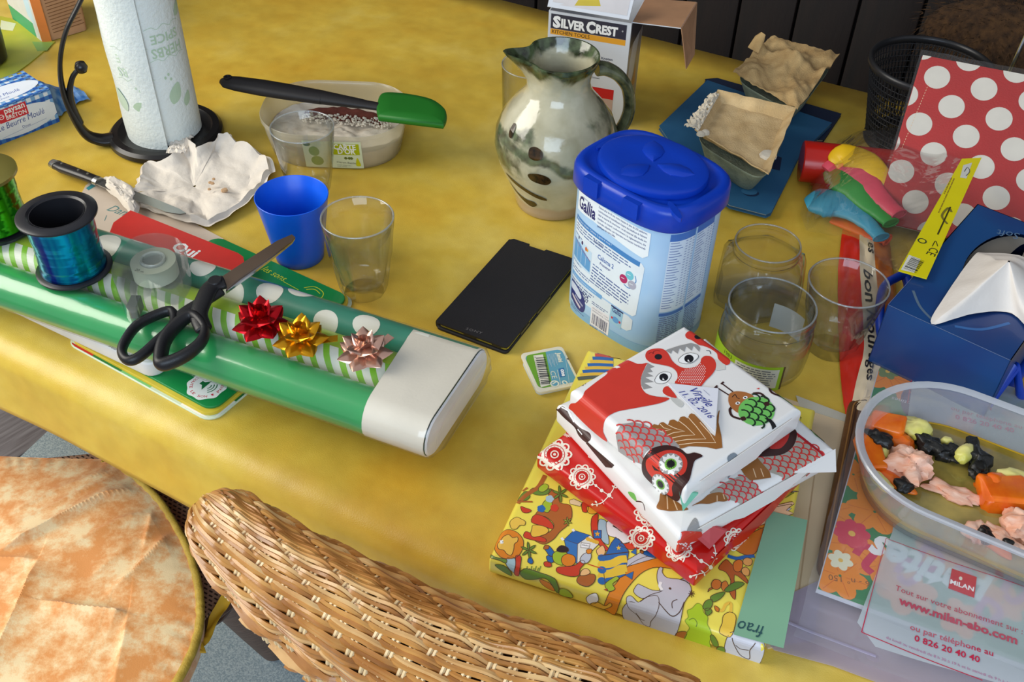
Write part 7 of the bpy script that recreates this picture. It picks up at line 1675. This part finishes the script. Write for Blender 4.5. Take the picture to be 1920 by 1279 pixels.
def chunk(name, label, px, sx, sy, sz, mat, rot, seed, z=.012, rough=.25, box_=False):
    p = bf2.uv(px[0], px[1], z); v = []; f = []
    if box_: ge = rbox(sx * 2, sy * 2, -sz, sz, min(sx, sy) * .4, sz * .4, 3, 3)
    else: ge = lathe([(.0001, -1)] + [(cos(a) , sin(a)) for a in [x * .18 for x in range(-8, 9)]] + [(.0001, 1)], 30)
    vs = []
    for a, b_, c_ in ge[0]:
        if not box_: a, b_, c_ = a * sx, b_ * sy, c_ * sz
        k = 1 + rough * 1.7 * fb(a * 90 + seed, b_ * 90, c_ * 90) + rough * 1.0 * fb(a * 260, b_ * 260, c_ * 260 + seed)
        vs.append((a * k, b_ * k, c_ * k))
    o = mk(name, (vs, ge[1]), mat, None, 50); o.matrix_world = bf2.mat() @ Matrix.Translation((p[0], p[1], z)) @ Matrix.Rotation(rot, 4, 'Z')
    tag(o, label, {'carrot_piece': 'carrot', 'salmon_piece': 'salmon', 'mushroom_piece': 'mushroom', 'celery_piece': 'celery'}[name], 'food pieces in the clear tub')
for a in (
    ('carrot_piece', 'square carrot chunk at the far left of the tub', (1662, 798), .0135, .010, .005, car, .2, 1, .021, .15, True),
    ('carrot_piece', 'long carrot slice standing against the left tub wall', (1632, 850), .0095, .020, .006, car, .5, 2, .018, .15, True),
    ('carrot_piece', 'carrot piece beneath the big salmon piece', (1690, 828), .012, .009, .006, car, -.3, 3, .017, .2),
    ('carrot_piece', 'thin carrot slice near the front left tub wall', (1675, 900), .018, .006, .004, car, -.3, 4, .016, .15),
    ('carrot_piece', 'large carrot chunk at the right photo edge', (1880, 925), .018, .014, .007, car, .5, 5, .018, .2, True),
    ('carrot_piece', 'small carrot cube near the right photo edge', (1872, 908), .009, .009, .006, car, .2, 6, .020, .2),
    ('carrot_piece', 'flat carrot slice at the front right of the tub', (1860, 1015), .018, .006, .004, car, -.5, 7, .015, .1),
    ('salmon_piece', 'large pale salmon piece at the left of the tub', (1705, 868), .017, .0175, .010, sal, .4, 11, .020, .35),
    ('salmon_piece', 'flat salmon flake floating in the middle of the broth', (1785, 925), .022, .008, .003, sal, .1, 12, .0145, .35),
    ('salmon_piece', 'pink salmon chunk at the right photo edge', (1915, 985), .014, .016, .009, sal, .2, 13, .020, .3),
    ('salmon_piece', 'small salmon shred near the front wall', (1832, 1000), .010, .008, .005, sal, .9, 14, .016, .4),
    ('salmon_piece', 'long salmon shred beside the flat carrot slice', (1880, 1008), .017, .006, .004, sal, -.2, 15, .019, .4),
    ('mushroom_piece', 'dark mushroom bit beside the square carrot chunk', (1646, 820), .009, .006, .005, mush, 0, 21, .023, .6),
    ('mushroom_piece', 'dark mushroom bit behind the large salmon piece', (1742, 832), .0135, .007, .006, mush, -.6, 22, .019, .5),
    ('mushroom_piece', 'left one of the two mushrooms beside the celery slice', (1782, 852), .011, .009, .006, mush, -.2, 23, .017, .5),
    ('mushroom_piece', 'largest dark mushroom, right of the celery slice', (1830, 865), .008, .017, .007, mush, .3, 24, .018, .5),
    ('mushroom_piece', 'small mushroom bit in front of the large salmon piece', (1697, 910), .006, .008, .004, mush, .3, 25, .019, .5),
    ('mushroom_piece', 'tiny mushroom bit beside the small salmon shred', (1846, 1000), .006, .006, .004, mush, .3, 26, .019, .5),
    ('mushroom_piece', 'tiny mushroom bit on the long salmon shred', (1892, 1017), .004, .003, .003, mush, .3, 27, .023, .4),
    ('celery_piece', 'round yellow celery chunk at the back left', (1714, 803), .013, .012, .008, cel, .2, 31, .018, .2),
    ('celery_piece', 'green-white celery slice between two mushrooms', (1810, 850), .006, .012, .006, cel, -.2, 32, .021, .15),
    ('celery_piece', 'pale celery piece at the right edge behind the carrot', (1905, 895), .013, .007, .005, cel, 0, 33, .020, .2),
    ('celery_piece', 'yellow celery strip beside the long carrot slice', (1653, 848), .005, .016, .005, cel, .1, 34, .018, .2),
    ('celery_piece', 'pale celery end at the front left wall', (1653, 903), .013, .005, .005, cel, -.55, 35, .019, .15),
    ('celery_piece', 'small pale celery bit at the back centre', (1778, 828), .006, .004, .004, cel, 0, 36, .018, .2)): chunk(*a)

# ================================================================ dark chair with a brown fleece behind the table
ch = Fr(TN(-.02, 1.46, -TZ), tdir)
t = thing('dark_chair', 'dark wooden chair behind the table with brown fleece on its back', 'chair', ch); dw = M('dark_chair_wood', (40, 26, 18), r=.5)
for u_, v__, h_ in ((-.2, -.2, .44), (.2, -.2, .44), (-.085, .06, .70), (.085, .06, .70)): mk('leg', tube([(u_, v__, .0075), (u_, v__, h_)], .018, 10), dw, t)
mk('seat', rbox(.44, .36, .44, .465, .03, .006), dw, t).location = (0, -.08, 0); mk('backrest', rbox(.16, .024, .55, .77, .01, .006), dw, t).location = (0, .06, 0)
fz = TZ - .0
g = G(); gg = lathe([(.0001, -1)] + [(cos(a), sin(a)) for a in [x * .25 for x in range(-5, 6)]] + [(.0001, 1)], 40)
t2 = thing('fleece', 'shaggy brown fleece draped over the dark chair back', 'fleece', Fr(ch.o + tdir * .0 + ndir * (-.02) + Vector((0, 0, TZ + .040)), tdir))
vs = [(a * .115 * (1 + .1 * fb(a * 3, c_ * 3)), b_ * .050 + .004 * fb(a * 30, b_ * 30, c_ * 30), c_ * .052 + .006 * fb(a * 20, b_ * 20, c_ * 9)) for a, b_, c_ in gg[0]]
fm_ = M('brown_fleece', (74, 50, 26), r=1, rgb2=(44, 28, 14), scale=90, bump=1, bscale=400, det=6)
mk('fleece_body', (vs, gg[1]), fm_, t2, 60, sub=1)
rd = random.Random(8); g = G()
for k in range(2600):
    a, b_, c_ = vs[rd.randrange(len(vs))]; n_2 = Vector((a / .115, b_ / .05, c_ / .052)).normalized(); p = Vector((a, b_, c_)) + Vector((rd.uniform(-.014, .014), 0, rd.uniform(-.012, .012))); e_ = p + n_2 * rd.uniform(.006, .014) + Vector((rd.uniform(-.005, .005), rd.uniform(-.003, .003), -.006)); s_ = Vector((rd.uniform(-1, 1), rd.uniform(-1, 1), rd.uniform(-1, 1))).normalized() * .001
    g.add(([tuple(p - s_), tuple(p + s_), tuple(e_)], [(0, 1, 2)]))
tag(g.build('fleece_hair', fm_, t2, 0, recalc=False), kind='stuff')
# ================================================================ wicker armchair in front of the table
wc = P(640, 1120, .06); wo = Fr((wc.x, wc.y, -TZ), tdir)
t = thing('wicker_chair', 'honey-coloured wicker armchair with thick rolled back, its leg on the blue rug', 'chair', wo)
I_ = wo.mat().inverted()
def WL(p): return I_ @ (Vector(p) + Vector((0, 0, TZ)))
cpx = [(388, 946, .062), (408, 970, .062), (448, 1012, .062), (538, 1082, .061), (638, 1144, .060), (758, 1214, .058), (900, 1286, .056), (1060, 1346, .054), (1260, 1440, .050)]
cl_ = spline([WL(P(*q)) for q in cpx], 40); s_acc = [0]
for a, b_ in zip(cl_, cl_[1:]): s_acc.append(s_acc[-1] + (b_ - a).length)
LT = s_acc[-1]; clp, cfr = frames(cl_)
def rollat(s_, ang, off):
    """point on the roll: s_ metres along, ang round it"""
    i = 0; lo, hi = 0, len(s_acc) - 1
    s2 = min(max(s_, 0), LT - 1e-6)
    while hi - lo > 1:
        m_ = (lo + hi) // 2
        if s_acc[m_] <= s2: lo = m_
        else: hi = m_
    f_ = (s2 - s_acc[lo]) / (s_acc[hi] - s_acc[lo]); p = clp[lo].lerp(clp[hi], f_); tt_, a_, b_ = cfr[lo]
    R_ = lerp(.023, .050, min(1, s2 / .36) ** .8)
    if s2 < .034: R_ *= sqrt(max(0, 1 - (1 - s2 / .034) ** 2)) * .92 + .08
    # a little fuller below, like the sloping chair back
    el = 1
    return p + a_ * ((R_ + off) * sin(ang) * 1.0 * el) + b_ * ((R_ + off) * cos(ang)) * 1.0
m_w = [M('rattan_%d' % i, c, r=.32, rgb2=c2, scale=30, stretch=(1, 1, 1), coat=.25) for i, (c, c2) in enumerate([((200, 148, 80), (166, 110, 54)), ((178, 122, 62), (142, 90, 40)), ((214, 176, 120), (188, 138, 80))])]
SP = .0118; NW = 84; g = G(); rd = random.Random(12)
def circ_t(g, pts, nrm_r, r, mi, n=5):
    g.add(tube(pts, r, n, cap=False), mi)
AMP = .0015
for k in range(NW):
    ang = 2 * pi * k / NW; pts = []; step = SP / 4; s_ = .002 + .004 * rd.random(); ph = (k // 2) % 4 if True else 0
    while s_ < LT:
        x = s_ / SP + ph; c_ = (x % 4) / 4    # under the stake once in four
        off = AMP * (1 - 2.6 * exp(-((c_ - .5) / .13) ** 2)) + .0012 * sin(2 * pi * (s_ / .047 + k / 9.0))
        pts.append(rollat(s_, ang + .02 * sin(2 * pi * (s_ / (SP * 4) + ph / 4)), off)); s_ += step
    g.add(tube(pts, .0017, 5, cap=False), rd.choice((0, 0, 1, 1, 2)))
tag(g.build('weave', m_w, t, 70, recalc=False), kind='stuff')
g = G(); s_ = .014
while s_ < LT:
    for d in (-.0016, .0016):
        g.add(tube([rollat(s_ + d, 2 * pi * i / 44, -.0002) for i in range(44)], .0015, 5, closed=True))
    s_ += SP
tag(g.build('stakes', M('pale_rattan', (222, 196, 150), r=.4), t, 70, recalc=False), kind='stuff')
g = G()
for k in range(0, len(cl_) - 1, 8): pass
core = []
for k in range(0, 60): core.append([rollat(.004 + (LT - .006) * k / 59, 2 * pi * i / 24, -.0042) for i in range(24)])
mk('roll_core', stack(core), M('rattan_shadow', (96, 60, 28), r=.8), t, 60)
# back panel, seat, legs and stretchers (mostly below the picture)
end = cl_[-1]
def backat(s_, d, off):
    p = rollat(s_, -.12, off); return Vector((p.x + .04 * d, p.y - .05 * d, p.z - d))
def panel(u, v_):
    return backat(min(LT - .006, .02 + 3.7 * .16 * v_ + (LT - .026) * u), .16 * v_, -.0042)
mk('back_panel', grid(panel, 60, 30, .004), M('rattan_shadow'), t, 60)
g = G()
for k in range(44):
    d = .002 + .0036 * k; pts = []; s_ = .012 + 3.7 * d + .004 * rd.random(); ph = (k // 2) % 4
    while s_ < LT:
        c_ = ((s_ / SP + ph) % 4) / 4; pts.append(backat(s_, d, AMP * (1 - 2.6 * exp(-((c_ - .5) / .13) ** 2)) + .0014 * sin(2 * pi * (s_ / .047 + k / 9.0)))); s_ += SP / 3
    len(pts) > 2 and g.add(tube(pts, .0018, 5, cap=False), rd.choice((0, 0, 1, 1, 2)))
tag(g.build('back_weave', m_w, t, 70, recalc=False), kind='stuff')
g = G(); s_ = .014
while s_ < LT:
    for dd in (-.0016, .0016): g.add(tube([backat(s_ + dd, min(.16, max(0, s_ - .014) / 3.7) * i / 8, -.0002) for i in range(9)], .0015, 5))
    s_ += SP
tag(g.build('back_stakes', M('pale_rattan'), t, 70, recalc=False), kind='stuff')
mk('seat', stack([[(.30 + .27 * x, .24 + .26 * y, z) for x, y, _ in rr(2, 2, .5, 0, 8)] for z in (.40, .44)]), m_w[1], t, 30)
dkl = M('leg_binding', (128, 100, 84), r=.5, rgb2=(96, 72, 58), scale=40, stretch=(1, 1, 8), bump=.3)
l0, l1 = WL(P(514, 1214, -TZ + .004)), WL(P(418, 1117, -.42)); l1 = l0.lerp(l1, 1.0)
for q0, q1 in (((.04, .45, .0078), (.06, .42, .42)), ((.55, .45, .0078), (.50, .42, .42)), ((.52, -.02, .0078), (.50, .02, .42)), ((.04, -.02, .0078), (.06, .02, .42))): mk('leg', tube([q0, q1], .02, 14), dkl, t, 60)

# ================================================================ second wicker seat with the orange cushion
ZC = -.285
c = P(100, 1100, ZC); t = thing('cushioned_chair', 'dark wicker chair at lower left carrying the orange cushion', 'chair', Vector((c.x, c.y, -TZ)))
c0_ = Vector((c.x, c.y, -TZ)); LQ = lambda x, y, z: P(x, y, z) - c0_
bord = [(-380, 900), (-100, 880), (205, 850), (262, 884), (300, 902), (350, 930), (368, 962), (402, 1010), (446, 1075), (436, 1112), (392, 1150), (366, 1190), (340, 1240), (300, 1300), (180, 1440), (-100, 1650), (-380, 1500)]
dwm = bpy.data.materials.new('dark_open_weave'); dwm.use_nodes = True; N = dwm.node_tree.nodes; L = dwm.node_tree.links; b = N['Principled BSDF']; b.inputs['Roughness'].default_value = .55
tc = N.new('ShaderNodeTexCoord'); mp = N.new('ShaderNodeMapping'); mp.inputs['Scale'].default_value = (1, 1, 1); mp.inputs['Rotation'].default_value = (0, 0, .5); br = N.new('ShaderNodeTexBrick'); br.inputs['Scale'].default_value = 100; br.inputs['Mortar Size'].default_value = .035; br.inputs['Brick Width'].default_value = .75; br.inputs['Row Height'].default_value = .45; br.inputs['Color1'].default_value = lin((52, 38, 32)); br.inputs['Color2'].default_value = lin((66, 48, 40)); br.inputs['Mortar'].default_value = lin((176, 140, 116)); br.inputs['Mortar Size'].default_value = .14
L.new(tc.outputs['Object'], mp.inputs[0]); L.new(mp.outputs[0], br.inputs[0]); L.new(br.outputs[0], b.inputs['Base Color'])
q = [LQ(x, y, ZC - .03) for x, y in bord]; sp = spline(q, 5, True)
mk('woven_seat', stack([[(p.x, p.y, p.z + z) for p in sp] for z in (-.018, 0)]), dwm, t, 30)
mk('seat_rim', tube([p + Vector((0, 0, -.010)) for p in sp], .007, 8, closed=True), M('dark_rattan', (92, 62, 42), r=.45, rgb2=(60, 38, 26), scale=80), t, 60)
g = G()
for j in range(2):      # coarse woven apron strands round the seat's side
    g.add(tube([Vector((c_.x, c_.y, 0)) + (p - c_) * (1 - .02 * (j > 5)) + Vector((0, 0, 0)) for p in []] or [LQ(60, 1110, ZC - .03) * .05 + p * .95 + Vector((0, 0, -.024 - .009 * j + .002 * sin(i * 1.1 + j * pi))) for i, p in enumerate(sp)], .0042, 6, closed=True)) if True else None
tag(g.build('apron_weave', M('dark_rattan'), t, 60), kind='stuff')
l0, l1 = LQ(514, 1214, -TZ + .0095), LQ(418, 1117, -.42); mk('leg', tube([l0, l0.lerp(l1, .5), l1, l1 + (l1 - l0) * .12], [.021, .022, .022, .022], 18), dkl, t, 60)
mk('stretcher', tube([LQ(440, 1112, -.45), LQ(330, 1164, -.47)], .011, 12), dkl, t, 60)
for x, y in ((200, 1380), (-250, 1380), (-220, 960)): p = LQ(x, y, ZC - .06); mk('leg', tube([(p.x, p.y, .0078), (p.x, p.y, p.z)], .02, 14), dkl, t, 60)

rb_ = [(205, 862), (238, 884), (272, 912), (302, 944), (326, 982), (346, 1018), (362, 1060), (372, 1105), (375, 1150), (370, 1190), (356, 1230), (330, 1279), (290, 1340), (220, 1420)]
RBp = spline([P(x, y, ZC) for x, y in rb_], 10); cc = P(60, 1100, ZC)
t = thing('seat_cushion', 'orange mottled cloth seat cushion with yellow piping, lower left corner', 'cushion', Vector((cc.x, cc.y, ZC - .028)))
oc_ = Vector((cc.x, cc.y, ZC - .028))
om = bpy.data.materials.new('orange_mottled_cloth'); om.use_nodes = True; N = om.node_tree.nodes; L = om.node_tree.links; b = N['Principled BSDF']; b.inputs['Roughness'].default_value = .62; b.inputs['Sheen Weight'].default_value = .25
tc = N.new('ShaderNodeTexCoord')
n1 = N.new('ShaderNodeTexNoise'); n1.inputs['Scale'].default_value = 24; n1.inputs['Detail'].default_value = 9; n1.inputs['Roughness'].default_value = .72; L.new(tc.outputs['Object'], n1.inputs[0])
r1 = N.new('ShaderNodeValToRGB'); e = r1.color_ramp.elements; e[0].position = .42; e[0].color = lin((226, 150, 78)); e[1].position = .59; e[1].color = lin((246, 218, 166)); x_ = e.new(.5); x_.color = lin((238, 182, 120)); L.new(n1.outputs[0], r1.inputs[0])
L.new(r1.outputs[0], b.inputs['Base Color'])
n2 = N.new('ShaderNodeTexNoise'); n2.inputs['Scale'].default_value = 700; L.new(tc.outputs['Object'], n2.inputs[0]); bp = N.new('ShaderNodeBump'); bp.inputs['Strength'].default_value = .3; bp.inputs['Distance'].default_value = .0005; L.new(n2.outputs[0], bp.inputs['Height']); L.new(bp.outputs[0], b.inputs['Normal'])
folds = [  # polyline in photo points, height, soft width, side
    ([(0, 990), (120, 930), (235, 880)], .0035, .010, 1), ([(0, 1057), (60, 1022), (125, 985), (200, 945), (258, 922)], .011, .016, 1), ([(76, 1066), (150, 1030), (230, 985), (290, 962)], .004, .010, -1),
    ([(78, 1066), (62, 1110), (40, 1165), (0, 1250), (-30, 1320)], .012, .022, 1), ([(-40, 1062), (20, 1064), (78, 1066)], .006, .010, 1), ([(88, 1145), (150, 1156), (215, 1160), (245, 1163)], .009, .014, -1),
    ([(205, 1128), (255, 1085), (290, 1045), (322, 1003)], .007, .013, -1), ([(245, 1163), (238, 1210), (222, 1279), (210, 1340)], .006, .025, 1), ([(288, 963), (282, 1000), (272, 1040)], .0045, .014, 1),
    ([(0, 1015), (100, 968), (215, 905)], .003, .008, 1), ([(170, 1100), (230, 1050), (300, 990)], .002, .010, 1)]
FD = [([P(x, y, ZC) for x, y in pl], h_, w_, sd_) for pl, h_, w_, sd_ in folds]
def foldz(x, y):
    z = 0
    for pl, h_, w_, sd_ in FD:
        best = None
        tot = len(pl) - 1
        for i in range(tot):
            a, b_ = pl[i], pl[i + 1]; dx, dy = b_.x - a.x, b_.y - a.y; L2 = dx * dx + dy * dy; f_ = ((x - a.x) * dx + (y - a.y) * dy) / L2; fc_ = min(max(f_, 0), 1); ex_, ey_ = x - a.x - dx * fc_, y - a.y - dy * fc_; d = sqrt(ex_ * ex_ + ey_ * ey_)
            if best is None or d < best[0]: best = (d, 1 if (dx * (y - a.y) - dy * (x - a.x)) > 0 else -1, (i + fc_) / tot, f_ if 0 < i < tot - 1 else f_)
        d, sg, tt_, _ = best
        if d > w_ * 4: continue
        env = min(1, 4 * tt_ + .15, 4 * (1 - tt_) + .15)
        s2 = d * sg * sd_
        z += h_ * env * (exp(-s2 / w_) if s2 > 0 else exp(s2 / .0032))
    return z
outline_c = RBp + [P(60, 1560, ZC), P(-250, 1600, ZC), P(-420, 1300, ZC), P(-380, 1000, ZC), P(-160, 880, ZC), P(0, 856, ZC), P(100, 860, ZC), P(170, 861, ZC)]
# resample boundary evenly
per_ = [0]
for a, b_ in zip(outline_c, outline_c[1:] + outline_c[:1]): per_.append(per_[-1] + (b_ - a).length)
def bpt(u):
    s_ = (u % 1) * per_[-1]; i = 0
    while i < len(per_) - 2 and per_[i + 1] < s_: i += 1
    a = outline_c[i]; b_ = outline_c[(i + 1) % len(outline_c)]; return a.lerp(b_, (s_ - per_[i]) / max(per_[i + 1] - per_[i], 1e-9))
NBp = 420; bps = [bpt(i / NBp) for i in range(NBp)]; ctr_ = P(40, 1110, ZC)
def cush(u, v_):
    p = bps[int(round(u * NBp)) % NBp]; k = v_ ** .8; x = lerp(ctr_.x, p.x, k); y = lerp(ctr_.y, p.y, k)
    dome = .020 * (1 - k ** 5); z = ZC + dome * .6 + foldz(x, y) * min(1, (1 - k) * 9) + .002 * fb(x * 18, y * 18) * (1 - k)
    # small pleats pulled in at the piped edge
    z += .0016 * sin(u * 2 * pi * 75 + 3 * fb(u * 40)) * max(0, (k - .84) / .16) * (1 - max(0, k - .97) / .03) * (.5 + .5 * fb(u * 22, 5))
    return (x - oc_.x, y - oc_.y, z - oc_.z)
mk('cover', grid(cush, NBp, 210), om, t, 60)
mk('cover_side', stack([[(p.x - oc_.x, p.y - oc_.y, z) for p in bps] for z in (.0005, .016, .0283)], True, False), om, t, 60)
pm_ = M('olive_yellow_piping', (196, 164, 64), r=.6, rgb2=(170, 140, 50), scale=60, bump=.5, bscale=500)
mk('piping', tube([p - oc_ + Vector((.0006 * fb(i * .3), .0006 * fb(i * .3, 2), -.001 + .001 * fb(i * .5, 5))) for i, p in enumerate(RBp)], .0048, 10), pm_, t, 60)
for k in range(6): a = k * 1.05; mk('piping_knot', tube([RBp[0] - oc_ + Vector((0, 0, .002)), RBp[0] - oc_ + Vector((.010 * cos(a), .010 * sin(a), .004 + .002 * (k % 3)))], [.004, .0015], 7, fa=.5), pm_, t, 60)
def strap(u, v_):
    pts = [P(445, 1088, -.30), P(425, 1120, -.305), P(405, 1155, -.31), P(388, 1195, -.315), P(372, 1212, -.31)]
    f_ = v_ * 4; i = min(int(f_), 3); p = pts[i].lerp(pts[i + 1], f_ - i); w_ = lerp(.008, .003, v_) * (1 - .5 * abs(sin(v_ * 7))) + .003
    return (p.x + (u - .5) * 2 * w_ - oc_.x, p.y + (u - .5) * w_ - oc_.y, p.z - oc_.z + .003 * sin(u * 3 + v_ * 8))
mk('tie_strap', grid(strap, 4, 24, .0008), M('yellow_strap', (206, 160, 34), r=.6), t, 60)
mk('tie_knot', tube([P(372, 1205, -.306) - oc_, P(380, 1222, -.310) - oc_, P(366, 1218, -.306) - oc_], .004, 8, fa=.6), M('yellow_strap'), t, 60)
